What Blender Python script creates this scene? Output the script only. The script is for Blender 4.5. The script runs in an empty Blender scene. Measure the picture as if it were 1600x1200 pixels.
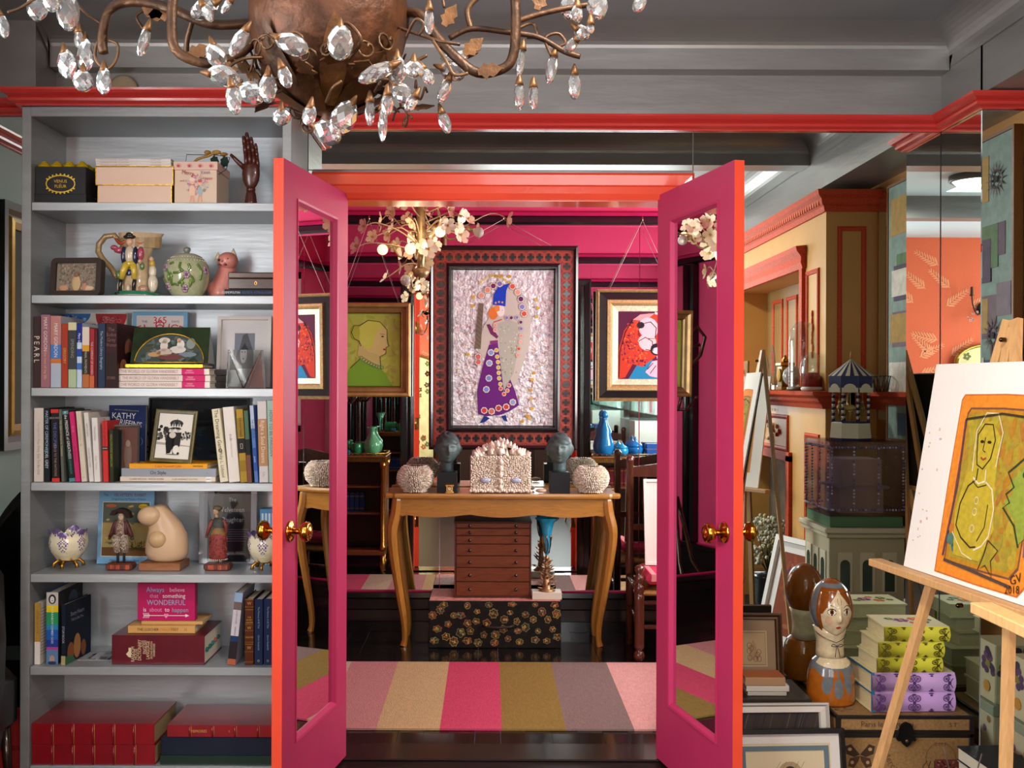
import bpy, bmesh, math, random
from mathutils import Vector, Matrix, Euler
PI = math.pi
random.seed(7)
sc = bpy.context.scene
COL = sc.collection
# ------------------------------------------------------------------ camera
F, CX, CY, H = 1555.6, 764.0, 600.0, 1.365      # focal length in pixels, principal point, camera height
cam = bpy.data.objects.new('camera', bpy.data.cameras.new('camera')); COL.objects.link(cam)
cam.location = (0, 0, H); cam.rotation_euler = (PI/2, math.radians(-0.2), 0)
cam.data.sensor_width = 36.0; cam.data.lens = F/1600*36; cam.data.shift_x = (800-CX)/1600; cam.data.shift_y = 0.0
cam.data.clip_start = 0.02
sc.camera = cam
# ------------------------------------------------------------------ light and view
sc.view_settings.view_transform = 'Standard'; sc.view_settings.look = 'None'
sc.view_settings.exposure = 0.2; sc.view_settings.gamma = 1.0; sc.view_settings.use_curve_mapping = False
sc.cycles.max_bounces = 12; sc.cycles.diffuse_bounces = 5; sc.cycles.glossy_bounces = 10
sc.cycles.transmission_bounces = 8; sc.cycles.transparent_max_bounces = 8
sc.cycles.sample_clamp_indirect = 6.0; sc.cycles.caustics_reflective = True; sc.cycles.caustics_refractive = False
w = bpy.data.worlds.new('sky'); sc.world = w; w.use_nodes = True
w.node_tree.nodes['Background'].inputs[0].default_value = (0.75, 0.86, 1.0, 1); w.node_tree.nodes['Background'].inputs[1].default_value = 1.0
def area(name, loc, rot, sx, sy, power, col=(1, 1, 1), spread=180):
    l = bpy.data.lights.new(name, 'AREA'); l.shape = 'RECTANGLE'; l.size = sx; l.size_y = sy; l.energy = power; l.color = col
    l.spread = math.radians(spread)
    o = bpy.data.objects.new(name, l); COL.objects.link(o); o.location = loc; o.rotation_euler = rot; return o
# daylight outside left and pink room windows; added fill window behind the camera
area('daylight_left', (-2.02, 0.35, 1.62), (0, -PI/2, 0), 1.4, 2.2, 150, (1.0, 0.985, 0.96))
area('added_fill_behind', (0.78, -1.32, 1.62), (PI/2, 0, 0), 1.65, 1.35, 48, (1.0, 0.985, 0.965))  # no window known on this wall; added to fill the room
area('daylight_pink_room', (1.87, 4.62, 1.6), (0, PI/2, 0), 1.2, 1.0, 80, (1.0, 0.985, 0.96))

# ------------------------------------------------------------------ helpers
def S(d): return F/d
def P(x, y, d):                                   # photo pixel at distance d -> point
    return Vector(((x-CX)*d/F, d, H+(CY-y)*d/F))
def lin(c):
    if isinstance(c, str):
        c = c.lstrip('#'); c = [int(c[i:i+2], 16)/255 for i in (0, 2, 4)]
    return tuple(x/12.92 if x <= 0.04045 else ((x+0.055)/1.055)**2.4 for x in c[:3])
_m = {}
def mt(name, rough=0.5, metal=0.0, spec=0.5, coat=0.0, nscale=0, namt=0.0, bump=0.0, bscale=60, stretch=(1, 1, 1), trans=0.0,
       ior=1.45, emis=0.0, flat=None, sheen=0.0, dist=0.0, sss=0.0):
    if name in _m: return _m[name]
    m = bpy.data.materials.new(name); m.use_nodes = True; nt = m.node_tree; N = nt.nodes; L = nt.links
    b = N['Principled BSDF']
    if flat is None:
        a = N.new('ShaderNodeAttribute'); a.attribute_name = 'Col'; out = a.outputs['Color']
    else:
        a = N.new('ShaderNodeRGB'); a.outputs[0].default_value = (*lin(flat), 1); out = a.outputs[0]
    tc = N.new('ShaderNodeTexCoord')
    if namt:
        mp = N.new('ShaderNodeMapping'); mp.inputs['Scale'].default_value = stretch; L.new(tc.outputs['Object'], mp.inputs['Vector'])
        n = N.new('ShaderNodeTexNoise'); n.inputs['Scale'].default_value = nscale; n.inputs['Detail'].default_value = 5
        n.inputs['Distortion'].default_value = dist; L.new(mp.outputs[0], n.inputs['Vector'])
        r = N.new('ShaderNodeMapRange'); r.inputs['From Min'].default_value = 0.3; r.inputs['From Max'].default_value = 0.7
        r.inputs['To Min'].default_value = 1-namt; r.inputs['To Max'].default_value = 1+namt*0.6; L.new(n.outputs[0], r.inputs['Value'])
        v = N.new('ShaderNodeVectorMath'); v.operation = 'SCALE'; L.new(out, v.inputs[0]); L.new(r.outputs[0], v.inputs['Scale']); out = v.outputs[0]
    L.new(out, b.inputs['Base Color'])
    if bump:
        n2 = N.new('ShaderNodeTexNoise'); n2.inputs['Scale'].default_value = bscale; n2.inputs['Detail'].default_value = 3
        mp2 = N.new('ShaderNodeMapping'); mp2.inputs['Scale'].default_value = stretch; L.new(tc.outputs['Object'], mp2.inputs['Vector']); L.new(mp2.outputs[0], n2.inputs['Vector'])
        bm = N.new('ShaderNodeBump'); bm.inputs['Strength'].default_value = bump; bm.inputs['Distance'].default_value = 0.01
        L.new(n2.outputs[0], bm.inputs['Height']); L.new(bm.outputs[0], b.inputs['Normal'])
    b.inputs['Roughness'].default_value = rough; b.inputs['Metallic'].default_value = metal
    b.inputs['Specular IOR Level'].default_value = spec; b.inputs['Coat Weight'].default_value = coat
    b.inputs['Coat Roughness'].default_value = 0.08; b.inputs['IOR'].default_value = ior
    b.inputs['Transmission Weight'].default_value = trans; b.inputs['Sheen Weight'].default_value = sheen
    if sss: b.inputs['Subsurface Weight'].default_value = sss; b.inputs['Subsurface Scale'].default_value = 0.01
    if emis:
        L.new(out, b.inputs['Emission Color']); b.inputs['Emission Strength'].default_value = emis
    _m[name] = m; return m
MAT = mt('matte', 0.75, spec=0.15); SAT = mt('satin', 0.45, spec=0.3); GLO = mt('gloss', 0.16, coat=0.6)
PAPER = mt('paper', 0.85, spec=0.15, nscale=90, namt=0.06, stretch=(1, 1, 14))
PRINT = mt('print', 0.6, spec=0.12); CLOTHB = mt('book_cloth', 0.65, spec=0.12, nscale=220, namt=0.1)
JACKET = mt('dust_jacket', 0.45, spec=0.14, nscale=9, namt=0.07)
GOLD = mt('gilt', 0.3, metal=1.0, nscale=40, namt=0.25, bump=0.15, bscale=90)
BRASS = mt('brass', 0.16, metal=1.0, nscale=30, namt=0.1)
MIRROR = mt('mirror_silver', 0.0, metal=1.0)
SILVERP = mt('silver_paint', 0.42, metal=0.45, spec=0.5, nscale=7, namt=0.12, bump=0.09, bscale=26, stretch=(0.35, 0.35, 3))
PLASTER = mt('pewter_plaster', 0.4, metal=0.6, spec=0.5, nscale=5, namt=0.14, bump=0.14, bscale=14, stretch=(.4, .4, 2))
REDP = mt('red_gloss_paint', 0.25, coat=0.3, nscale=6, namt=0.06, bump=0.04, bscale=60)
PINKP = mt('pink_paint', 0.42, spec=0.25, nscale=5, namt=0.06)
BLACKP = mt('black_paint', 0.22, coat=0.3, nscale=8, namt=0.2)
WOOD = mt('wood_grain', 0.38, coat=0.15, nscale=16, namt=0.28, stretch=(1, 14, 14), dist=1.2)
WOODV = mt('wood_grain_upright', 0.36, coat=0.15, nscale=16, namt=0.28, stretch=(14, 14, 1), dist=1.2)
GLASS = mt('clear_glass', 0.02, trans=1.0, ior=1.5); CRYSTAL = mt('crystal', 0.0, trans=0.93, ior=1.5, spec=0.8)
RUGM = mt('wool_rug', 0.95, spec=0.05, nscale=160, namt=0.14, bump=0.35, bscale=260, stretch=(1, 0.25, 1))

def clear(name, tint='#f2f4f4', fac=0.1, rough=0.03):      # thin clear sheet: see-through with a faint gloss
    if name in _m: return _m[name]
    m = bpy.data.materials.new(name); m.use_nodes = True; nt = m.node_tree; nt.nodes.remove(nt.nodes['Principled BSDF'])
    t = nt.nodes.new('ShaderNodeBsdfTransparent'); t.inputs[0].default_value = (*lin(tint), 1); g_ = nt.nodes.new('ShaderNodeBsdfGlossy'); g_.inputs['Roughness'].default_value = rough
    x = nt.nodes.new('ShaderNodeMixShader'); x.inputs[0].default_value = fac; nt.links.new(t.outputs[0], x.inputs[1]); nt.links.new(g_.outputs[0], x.inputs[2]); nt.links.new(x.outputs[0], nt.nodes['Material Output'].inputs['Surface'])
    _m[name] = m; return m
class MB:
    def __init__(s): s.v, s.f, s.c, s.sm = [], [], [], []
    def add(s, vs, fs, col, smooth=False, M=None):
        o = len(s.v); s.v += [tuple(M @ Vector(p)) if M else tuple(p) for p in vs]
        multi = isinstance(col, list)
        for i, f in enumerate(fs):
            s.f.append([o+k for k in f]); s.c.append(lin(col[i]) if multi else lin(col)); s.sm.append(smooth)
        return s
    def box(s, a, b, col, ch=0.0, M=None):
        x0, y0, z0 = [min(p, q) for p, q in zip(a, b)]; x1, y1, z1 = [max(p, q) for p, q in zip(a, b)]
        if ch <= 0:
            vs = [(x, y, z) for x in (x0, x1) for y in (y0, y1) for z in (z0, z1)]
            return s.add(vs, [(0, 1, 3, 2), (4, 6, 7, 5), (0, 4, 5, 1), (2, 3, 7, 6), (0, 2, 6, 4), (1, 5, 7, 3)], col, M=M)
        c = min(ch, (x1-x0)*.45, (y1-y0)*.45, (z1-z0)*.45)
        bm = bmesh.new()
        for x, sx in ((x0, 1), (x1, -1)):
            for y, sy in ((y0, 1), (y1, -1)):
                for z, sz in ((z0, 1), (z1, -1)):
                    bm.verts.new((x, y+sy*c, z+sz*c)); bm.verts.new((x+sx*c, y, z+sz*c)); bm.verts.new((x+sx*c, y+sy*c, z))
        bmesh.ops.convex_hull(bm, input=bm.verts); bm.verts.index_update()
        bmesh.ops.dissolve_limit(bm, angle_limit=0.01, verts=bm.verts, edges=bm.edges); bm.verts.index_update()
        s.add([v.co for v in bm.verts], [[v.index for v in f.verts] for f in bm.faces], col, M=M); bm.free(); return s
    def lathe(s, prof, col, c=(0, 0, 0), seg=20, smooth=True, M=None, caps=True, sx=1, sy=1, flute=None):
        vs = []; fs = []
        for j, (r, z) in enumerate(prof):
            for i in range(seg):
                a = 2*PI*i/seg; rr = r*(1+(flute(a, j) if flute else 0))
                vs.append((c[0]+rr*math.cos(a)*sx, c[1]+rr*math.sin(a)*sy, c[2]+z))
        n = len(prof); cl = []
        for j in range(n-1):
            cc = col[j] if isinstance(col, list) else col
            for i in range(seg):
                k = (i+1) % seg; fs.append((j*seg+i, j*seg+k, (j+1)*seg+k, (j+1)*seg+i)); cl.append(cc)
        if caps:
            if prof[0][0] > 1e-5: fs.append(tuple(range(seg-1, -1, -1))); cl.append(cl[0])
            if prof[-1][0] > 1e-5: fs.append(tuple(range((n-1)*seg, n*seg))); cl.append(cl[-1])
        return s.add(vs, fs, cl, smooth, M)
    def ball(s, c, r, col, seg=12, rings=8, M=None, smooth=True):
        r = (r, r, r) if not hasattr(r, '__len__') else r
        prof = [(math.sin(PI*j/rings), -math.cos(PI*j/rings)) for j in range(rings+1)]
        vs = []; fs = []
        for j, (q, z) in enumerate(prof):
            for i in range(seg):
                a = 2*PI*i/seg; vs.append((c[0]+q*math.cos(a)*r[0], c[1]+q*math.sin(a)*r[1], c[2]+z*r[2]))
        for j in range(rings):
            for i in range(seg):
                k = (i+1) % seg; fs.append((j*seg+i, j*seg+k, (j+1)*seg+k, (j+1)*seg+i))
        return s.add(vs, fs, col, smooth, M)
    def tube(s, pts, r, col, seg=8, M=None, caps=True, smooth=True, flat=1.0):
        pts = [Vector(p) for p in pts]; n = len(pts); rs = r if hasattr(r, '__len__') else [r]*n
        vs = []; fs = []; up = None
        for i, p in enumerate(pts):
            t = (pts[min(i+1, n-1)]-pts[max(i-1, 0)]).normalized()
            if up is None:
                up = Vector((0, 0, 1)) if abs(t.z) < 0.9 else Vector((0, 1, 0))
            b = t.cross(up)
            if b.length < 1e-6: b = t.cross(Vector((1, 0.3, 0.2)))
            b.normalize(); up = b.cross(t).normalized()
            for k in range(seg):
                a = 2*PI*k/seg; vs.append(p+(b*math.cos(a)+up*math.sin(a)*flat)*rs[i])
        for i in range(n-1):
            for k in range(seg):
                q = (k+1) % seg; fs.append((i*seg+k, i*seg+q, (i+1)*seg+q, (i+1)*seg+k))
        if caps: fs.append(tuple(range(seg-1, -1, -1))); fs.append(tuple(range((n-1)*seg, n*seg)))
        return s.add(vs, fs, col, smooth, M)
    def prism(s, pts, y0, y1, col, M=None, smooth=False):      # outline in x,z pushed from y0 to y1
        n = len(pts)
        if sum(pts[i][0]*pts[(i+1) % n][1]-pts[(i+1) % n][0]*pts[i][1] for i in range(n)) < 0: pts = pts[::-1]
        vs = [(x, y0, z) for x, z in pts]+[(x, y1, z) for x, z in pts]
        fs = [tuple(range(n)), tuple(range(2*n-1, n-1, -1))]+[(i, i+n, (i+1) % n+n, (i+1) % n) for i in range(n)]
        return s.add(vs, fs, col, smooth, M)
    def poly(s, pts, y, col, M=None):                           # flat outline in x,z facing -y
        n = len(pts)
        if sum(pts[i][0]*pts[(i+1) % n][1]-pts[(i+1) % n][0]*pts[i][1] for i in range(n)) < 0: pts = pts[::-1]
        return s.add([(x, y, z) for x, z in pts], [tuple(range(n))], col, M=M)
    def ell(s, cx, cz, rx, rz, y, col, n=20, M=None, rot=0):
        c, d = math.cos(rot), math.sin(rot)
        return s.poly([(cx+rx*math.cos(2*PI*i/n)*c-rz*math.sin(2*PI*i/n)*d, cz+rx*math.cos(2*PI*i/n)*d+rz*math.sin(2*PI*i/n)*c) for i in range(n)], y, col, M)
    def stroke(s, pts, w, y, col, M=None):                      # flat painted line
        n = len(pts); L_, R_ = [], []
        for i in range(n):
            a = Vector(pts[max(i-1, 0)]); b = Vector(pts[min(i+1, n-1)]); t = (b-a)
            t = t.normalized() if t.length > 0 else Vector((1, 0)); q = Vector((-t.y, t.x))*w/2; p = Vector(pts[i])
            L_.append(p+q); R_.append(p-q)
        for i in range(n-1): s.poly([tuple(L_[i]), tuple(L_[i+1]), tuple(R_[i+1]), tuple(R_[i])], y, col, M)
        return s
    def ring(s, cx, cz, rx, rz, w, y, col, n=28, M=None, a0=0, a1=2*PI):
        return s.stroke([(cx+rx*math.cos(a0+(a1-a0)*i/n), cz+rz*math.sin(a0+(a1-a0)*i/n)) for i in range(n+1)], w, y, col, M)
    def frame(s, w, h, prof, col, M=None):     # picture-frame loft; profile (inset, forward); centre at origin, faces -y
        vs = []; fs = []; cl = []
        for ins, fw in prof:
            a, b = w/2-ins, h/2-ins; vs += [(-a, -fw, -b), (a, -fw, -b), (a, -fw, b), (-a, -fw, b)]
        for j in range(len(prof)-1):
            for i in range(4):
                k = (i+1) % 4; fs.append((j*4+i, j*4+k, j*4+4+k, j*4+4+i)); cl.append(col[j] if isinstance(col, list) else col)
        return s.add(vs, fs, cl, M=M)
    def mould(s, path, prof, col, closed=False, M=None, side=1):   # profile (out, z) swept along an x,y path with mitred corners
        n = len(path); pv = [Vector(p[:2]) for p in path]; offs = []
        for i in range(n):
            ds = []
            if closed or i > 0: ds.append((pv[i]-pv[i-1]).normalized())
            if closed or i < n-1: ds.append((pv[(i+1) % n]-pv[i]).normalized())
            ns = [Vector((d.y, -d.x))*side for d in ds]
            if len(ns) == 2:
                q = ns[0]+ns[1]; q = q/max(q.dot(ns[0]), 0.2)
            else: q = ns[0]
            offs.append(q)
        vs = []; fs = []; k = len(prof)
        for i in range(n):
            for o, z in prof: vs.append((pv[i].x+offs[i].x*o, pv[i].y+offs[i].y*o, z))
        for i in range(n if closed else n-1):
            q = (i+1) % n
            for j in range(k-1): fs.append((i*k+j, q*k+j, q*k+j+1, i*k+j+1))
        if not closed: fs.append(tuple(range(k))); fs.append(tuple(range((n-1)*k+k-1, (n-1)*k-1, -1)))
        return s.add(vs, fs, col, M=M)
    def text(s, body, size, col, M, align='CENTER', sx=1.0, lift=0.0004):
        key = (body, align); g = _txt.get(key)
        if g is None:
            cu = bpy.data.curves.new('t', 'FONT'); cu.body = body; cu.align_x = align; cu.align_y = 'CENTER'; cu.resolution_u = 2
            ob = bpy.data.objects.new('t', cu); me = ob.to_mesh()
            g = ([tuple(v.co) for v in me.vertices], [tuple(p.vertices) for p in me.polygons]); ob.to_mesh_clear()
            bpy.data.objects.remove(ob); bpy.data.curves.remove(cu); _txt[key] = g
        return s.add([(x*size*sx, -lift, y*size) for x, y, z in g[0]], g[1], col, M=M)
    def build(s, name, mat, parent=None, loc=None, rot=None, bev=None):
        me = bpy.data.meshes.new(name); me.from_pydata(s.v, [], s.f)
        at = me.color_attributes.new('Col', 'FLOAT_COLOR', 'CORNER'); buf = []
        for f, c in zip(s.f, s.c): buf += [c[0], c[1], c[2], 1.0]*len(f)
        at.data.foreach_set('color', buf); me.polygons.foreach_set('use_smooth', s.sm)
        me.materials.append(mat); me.validate(); me.update()
        o = bpy.data.objects.new(name, me); COL.objects.link(o)
        if name in ('lettering', 'damask_print', 'print', 'lid_print', 'flower_print'): o['kind'] = 'stuff'
        if parent is not None: o.parent = parent
        if loc is not None: o.location = loc
        if rot is not None: o.rotation_euler = rot
        return o
_txt = {}
def thing(name, label, cat, loc=(0, 0, 0), rot=(0, 0, 0), group=None):
    o = bpy.data.objects.new(name, None); COL.objects.link(o); o.empty_display_size = 0.05
    o.location = loc; o.rotation_euler = rot if hasattr(rot, '__len__') else (0, 0, rot)
    o['label'] = label; o['category'] = cat
    if group: o['group'] = group
    return o
def tag(o, label, cat, group=None):
    o['label'] = label; o['category'] = cat
    if group: o['group'] = group
    return o
def struct(o, label=None):
    o['kind'] = 'structure'
    if label: o['label'] = label
    return o
def sempty(name, loc=(0, 0, 0), rot=(0, 0, 0), label=None):
    o = bpy.data.objects.new(name, None); COL.objects.link(o); o.location = loc; o.rotation_euler = rot; o['kind'] = 'structure'
    if label: o['label'] = label
    return o
def copy_tree(o, parent=None):
    c = o.copy(); COL.objects.link(c); c.parent = parent
    for ch in list(o.children): copy_tree(ch, c)
    return c
def T(x=0, y=0, z=0): return Matrix.Translation((x, y, z))
def R(a, ax): return Matrix.Rotation(math.radians(a), 4, ax)
def arc(cx, cz, r, a0, a1, n=10, ry=None):
    return [(cx+r*math.cos(math.radians(a0+(a1-a0)*i/n)), cz+(ry or r)*math.sin(math.radians(a0+(a1-a0)*i/n))) for i in range(n+1)]
def spline(pts, n=6):                              # smooth curve through points
    pts = [Vector(p) for p in pts]; out = []
    for i in range(len(pts)-1):
        p0, p1, p2, p3 = pts[max(i-1, 0)], pts[i], pts[i+1], pts[min(i+2, len(pts)-1)]
        for k in range(n):
            t = k/n; out.append(0.5*((2*p1)+(p2-p0)*t+(2*p0-5*p1+4*p2-p3)*t*t+(3*p1-p0-3*p2+p3)*t**3))
    return out+[pts[-1]]
# ================================================================== THE SETTING
WY, WIN = 3.62, 3.74          # mirrored door wall: front face and inner face
BY = 5.50                     # back wall of the pink room
LX, RX = -1.90, 1.89          # side walls of the front room
JL, JR = -0.548, 0.645        # door jambs
CEIL = 2.62; TRT = 2.335; TRB = 2.286
GR, RD, PK, CO, BK = '#979694', '#b8322e', '#c83e68', '#e04c33', '#1b1719'
# floors
m = MB(); m.box((LX-.1, -1.3, -.06), (RX+.1, WIN-.02, 0), '#1d1614'); struct(m.build('floor', mt('dark_floor', 0.34, spec=0.12, nscale=5, namt=0.3, stretch=(1, 8, 1))), 'dark stained wooden floor of the front room')
fl = sempty('floor', (0, 0, 0), label='black plank floor of the pink room')
pm = MB(); pm.box((-.0496, WIN-.02, -.05), (.0496, BY+.05, 0), "#15100f", ch=.0007)
p0 = pm.build('plank', mt('black_planks', 0.15, coat=0.45, nscale=7, namt=0.3, stretch=(6, 1, 1)), fl, (-1.70, 0, 0))
for i in range(1, 35):
    c = p0.copy(); COL.objects.link(c); c.location = (-1.70+i*.1, 0, random.uniform(-.0012, .0006))
# ceilings
m = MB(); m.box((LX-.1, -1.3, CEIL), (RX+.1, 2.08, CEIL+.08), '#c3d2da'); struct(m.build('ceiling', mt('ceiling_paint', 0.45, nscale=3, namt=0.04)), 'pale blue ceiling over the camera end of the front room')
m = MB(); m.box((LX-.1, 2.08, CEIL), (RX+.1, WIN, CEIL+.08), '#8e9296'); struct(m.build('ceiling', PLASTER), 'ceiling bay in front of the doorway, shade put into its grey')  # dimness of this unlit bay is put into the darker grey
m = MB(); m.box((-1.8, WIN, CEIL), (1.8, BY+.1, CEIL+.08), '#cc3a70'); struct(m.build('ceiling', PINKP), 'pink ceiling of the small back room')
# door wall core
wf = sempty('wall_front', label='mirrored wall holding the double doorway')
m = MB()
m.box((LX-.1, WY+.006, 0), (JL, WIN, CEIL), '#77777c'); m.box((JR, WY+.006, 0), (RX+.1, WIN, CEIL), '#77777c'); m.box((JL, WY+.006, 2.035), (JR, WIN, CEIL), '#77777c')
m.build('wall_core', PLASTER, wf)
def mirror(name, a, b, parent, tint='#e2ebe8'):
    q = MB(); q.box(a, b, tint, ch=.0012); return q.build(name, MIRROR, parent)
g = .0012
mirror('mirror_panel', (-.66, WY, 2.142), (JR+.094-g, WY+.006, TRB), wf)
mirror('mirror_panel', (JR+.094+g, WY, 0.16), (1.64-g, WY+.006, TRB), wf)
mirror('mirror_panel', (-.66, WY, .16), (JL-.095-g, WY+.006, 2.142-g*2), wf)
# frieze above the trim on the door wall: flat, soffit, band, cove
m = MB(); m.box((LX, WY, TRT-.03), (RX, WY+.006, CEIL), GR); m.build('frieze', PLASTER, wf)
def cove_prof(out=.07, zb=2.49):
    return [(0, zb), (out, zb), (out, 2.565)]+[(out+.13*(1-math.cos(t*PI/16)), 2.565+.055*math.sin(t*PI/16)) for t in range(1, 9)]
m = MB(); m.mould([(1.638, WY), (-1.57, WY)], cove_prof(), GR, side=-1); struct(m.build('trim_1', PLASTER), 'grey plaster cove moulding above the doorway')
# right pilaster (mirrored on two faces) and right wall
wr = sempty('wall_right', label='right wall with mirrored pilaster and alcove')
m = MB(); m.box((1.646, 3.326, 0), (RX+.1, WY+.1, CEIL), GR); m.box((RX, -1.3, 0), (RX+.1, 3.33, CEIL), '#b98a52'); m.build('wall_core', PLASTER, wr)
m = MB(); m.box((1.64, 3.32, TRT-.03), (1.648, WY, CEIL), GR); m.box((1.64, 3.32, TRT-.03), (RX, 3.328, CEIL), GR); m.build('frieze', PLASTER, wr)
mirror('mirror_panel', (1.64, 3.322, .16), (1.646, WY-.001, TRB), wr); mirror('mirror_panel', (1.641, 3.32, .16), (RX, 3.326, TRB), wr)
mirror('mirror_panel', (RX-.006, 2.42, 1.2), (RX, 2.56, TRB), wr)
# beam above chimney breast / right side cove
m = MB(); m.box((1.642, -1.2, 2.34), (RX, 3.319, CEIL), GR); struct(m.build('trim_2', PLASTER), 'grey plaster beam along the right wall')
m = MB(); m.mould([(1.64, 3.62), (1.64, -1.2)], [(.002, 2.5), (.002, 2.54)]+[(.002+.11*(1-math.cos(t*PI/16)), 2.54+.08*math.sin(t*PI/16)) for t in range(1, 9)], GR, side=1)
struct(m.build('trim_3', PLASTER), 'curved plaster cove on the right beam')
for k, yb in enumerate((2.0, .42)):
    m = MB(); m.box((LX, yb, 2.49), (1.64, yb+.14, CEIL), GR)
    for q, sd in ((yb+.14, 1), (yb, -1)):
        m.mould([(LX, q), (1.64, q)], [(0, 2.55)]+[(.10*(1-math.cos(t*PI/16)), 2.55+.07*math.sin(t*PI/16)) for t in range(1, 9)], GR, side=-sd)
    struct(m.build('trim_%d' % (4+k), PLASTER), 'grey ceiling beam crossing the front room')
# left pilaster + left wall with window
wl = sempty('wall_left', label='left wall with a tall window')
m = MB()
for a, b in (((LX-.1, -1.3, 0), (LX, -.8, CEIL)), ((LX-.1, 1.5, 0), (LX, WY, CEIL)), ((LX-.1, -.8, 0), (LX, 1.5, .9)), ((LX-.1, -.8, 2.34), (LX, 1.5, CEIL))): m.box(a, b, '#a9bcbc')
m.build('wall_core', MAT, wl)
m = MB(); m.box((LX, 3.451, 0), (-1.575, WY, CEIL), GR); m.build('pilaster', PLASTER, wl)
mirror('mirror_panel', (LX, 3.445, .24), (-1.57, 3.451, TRB), wl)
def window(n, M, w, h, label, bars=(2, 3), curtain=False):
    e = sempty('window_%d' % n, label=label); m = MB(); t = .05
    m.box((-w/2, -.02, 0), (-w/2+t, .05, h), '#e9e6e0'); m.box((w/2-t, -.02, 0), (w/2, .05, h), '#e9e6e0')
    m.box((-w/2, -.02, 0), (w/2, .05, t), '#e9e6e0'); m.box((-w/2, -.02, h-t), (w/2, .05, h), '#e9e6e0'); m.build('window_frame', SAT, e)
    for i in range(1, bars[0]):
        q = MB(); x = -w/2+w*i/bars[0]; q.box((x-.012, 0, t), (x+.012, .03, h-t), '#e9e6e0'); q.build('muntin', SAT, e)
    for i in range(1, bars[1]):
        q = MB(); z = h*i/bars[1]; q.box((-w/2+t, 0, z-.012), (w/2-t, .03, z+.012), '#e9e6e0'); q.build('muntin', SAT, e)
    e.matrix_world = M; return e
window(1, T(LX, .35, .9) @ R(90, 'Z'), 2.3, 1.44, 'white framed window in the left wall', (3, 2))
# wall behind the camera with an added window for fill light
wb = sempty('wall_back', label='coral wall with pale frond pattern')
m = MB()
for a, b in (((LX, -1.3, 0), (-.1, -1.2, CEIL)), ((1.65, -1.3, 0), (RX, -1.2, CEIL)), ((-.1, -1.3, 0), (1.65, -1.2, .9)), ((-.1, -1.3, 2.35), (1.65, -1.2, CEIL))): m.box(a, b, '#cf5f3f')
m.build('wall_core', mt('coral_wallpaper', 0.7, spec=0.2, nscale=30, namt=0.07, stretch=(1, 1, 6)), wb)
window(2, T(.775, -1.2, .9) @ R(180, 'Z'), 1.75, 1.45, 'white framed window added behind the camera for light', (3, 2))
fr = MB()
for i in range(84):
    cx = random.uniform(-1.8, -.3); cz = random.uniform(.4, 2.4); a0 = random.uniform(-.3, .3)+random.choice((.5, PI-.5)); L_ = .24
    M_ = T(cx, -1.1985, cz) @ R(180, 'Z') @ R(-math.degrees(a0), 'Y')
    fr.stroke([(0, 0), (L_*.5, .012), (L_, .0)], .006, 0, '#e08e68', M_)
    for k in range(8):
        x = L_*(.05+.115*k); q_ = 1-.07*k
        for sd in (1, -1): fr.ell(x+.026*q_, sd*.022*q_, .034*q_, .0075*q_, -.0004-.0001*k, '#e08e68', 10, M_, sd*.7)
fr.build('frond_pattern', MAT, wb)
# red picture-rail trim right round the front
RP = [(0, TRB), (.014, TRB), (.014, TRB+.006), (.03, TRB+.012), (.033, TRB+.02), (.028, TRB+.026), (.045, TRB+.034), (.052, TRB+.042), (.055, TRT), (0, TRT)]
m = MB(); m.mould([(RX, 3.32), (1.64, 3.32), (1.64, WY), (-.66, WY), (-.66, 3.32), (-1.562, 3.32), (-1.562, 3.445), (LX, 3.445), (LX, 1.5)], RP, RD, side=-1); struct(m.build('trim_6', REDP), 'glossy red picture rail moulding around the front room')
m = MB(); m.mould([(RX, 3.32), (1.64, 3.32), (1.64, WY), (JR+.1, WY)], [(0, 0), (.02, 0), (.02, .13), (.012, .15), (0, .16)], RD, side=-1); struct(m.build('baseboard_front', REDP), 'glossy red baseboard')
m = MB(); m.mould([(-1.562, 3.445), (LX, 3.445), (LX, -1.2)], [(0, 0), (.022, 0), (.022, .10), (.03, .12), (.02, .15), (.012, .22), (0, .24)], RD, side=-1); struct(m.build('baseboard_left', REDP), 'glossy red baseboard of the left corner')
# doorway casing (coral outside, black inside)
def casing(name, yf, sgn, col, mat, label):
    e = sempty(name, label=label); w_ = .095
    prof = [(0, 0), (.0, .012), (.02, .02), (.045, .018), (.05, .024), (.085, .03), (.095, .022), (.095, 0)]
    for i, pts in enumerate(([(JL, 0), (JL, 2.035)], [(JL, 2.035), (JR, 2.035)], [(JR, 2.035), (JR, 0)])):
        q = MB(); vs = []; k = len(prof)
        for j, (x, z) in enumerate(pts):
            for o, d in prof:
                if i == 0: vs.append((x-o, yf-sgn*d, z+(o if j else 0)))
                elif i == 1: vs.append((x+(-o if j == 0 else o), yf-sgn*d, z+o))
                else: vs.append((x+o, yf-sgn*d, z+(o if j == 0 else 0)))
        q.add(vs, [(a, a+1, k+a+1, k+a) for a in range(k-1)], col)
        q.build('casing', mat, e)
    return e
casing('trim_7', WY, 1, CO, REDP, 'coral door casing'); casing('trim_8', WIN, -1, BK, BLACKP, 'black door casing on the pink room side')
m = MB(); m.box((JL-.001, WY, 0), (JL+.004, WIN, 2.035), CO); m.box((JR-.004, WY, 0), (JR+.001, WIN, 2.035), CO); m.box((JL, WY, 2.03), (JR, WIN, 2.036), CO)
struct(m.build('trim_9', REDP), 'coral lining of the doorway')
m = MB(); m.box((JL, WY-.02, 0), (JR, WIN+.02, .008), '#231b18', ch=.003); struct(m.build('trim_10', BLACKP), 'dark door threshold')
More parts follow.
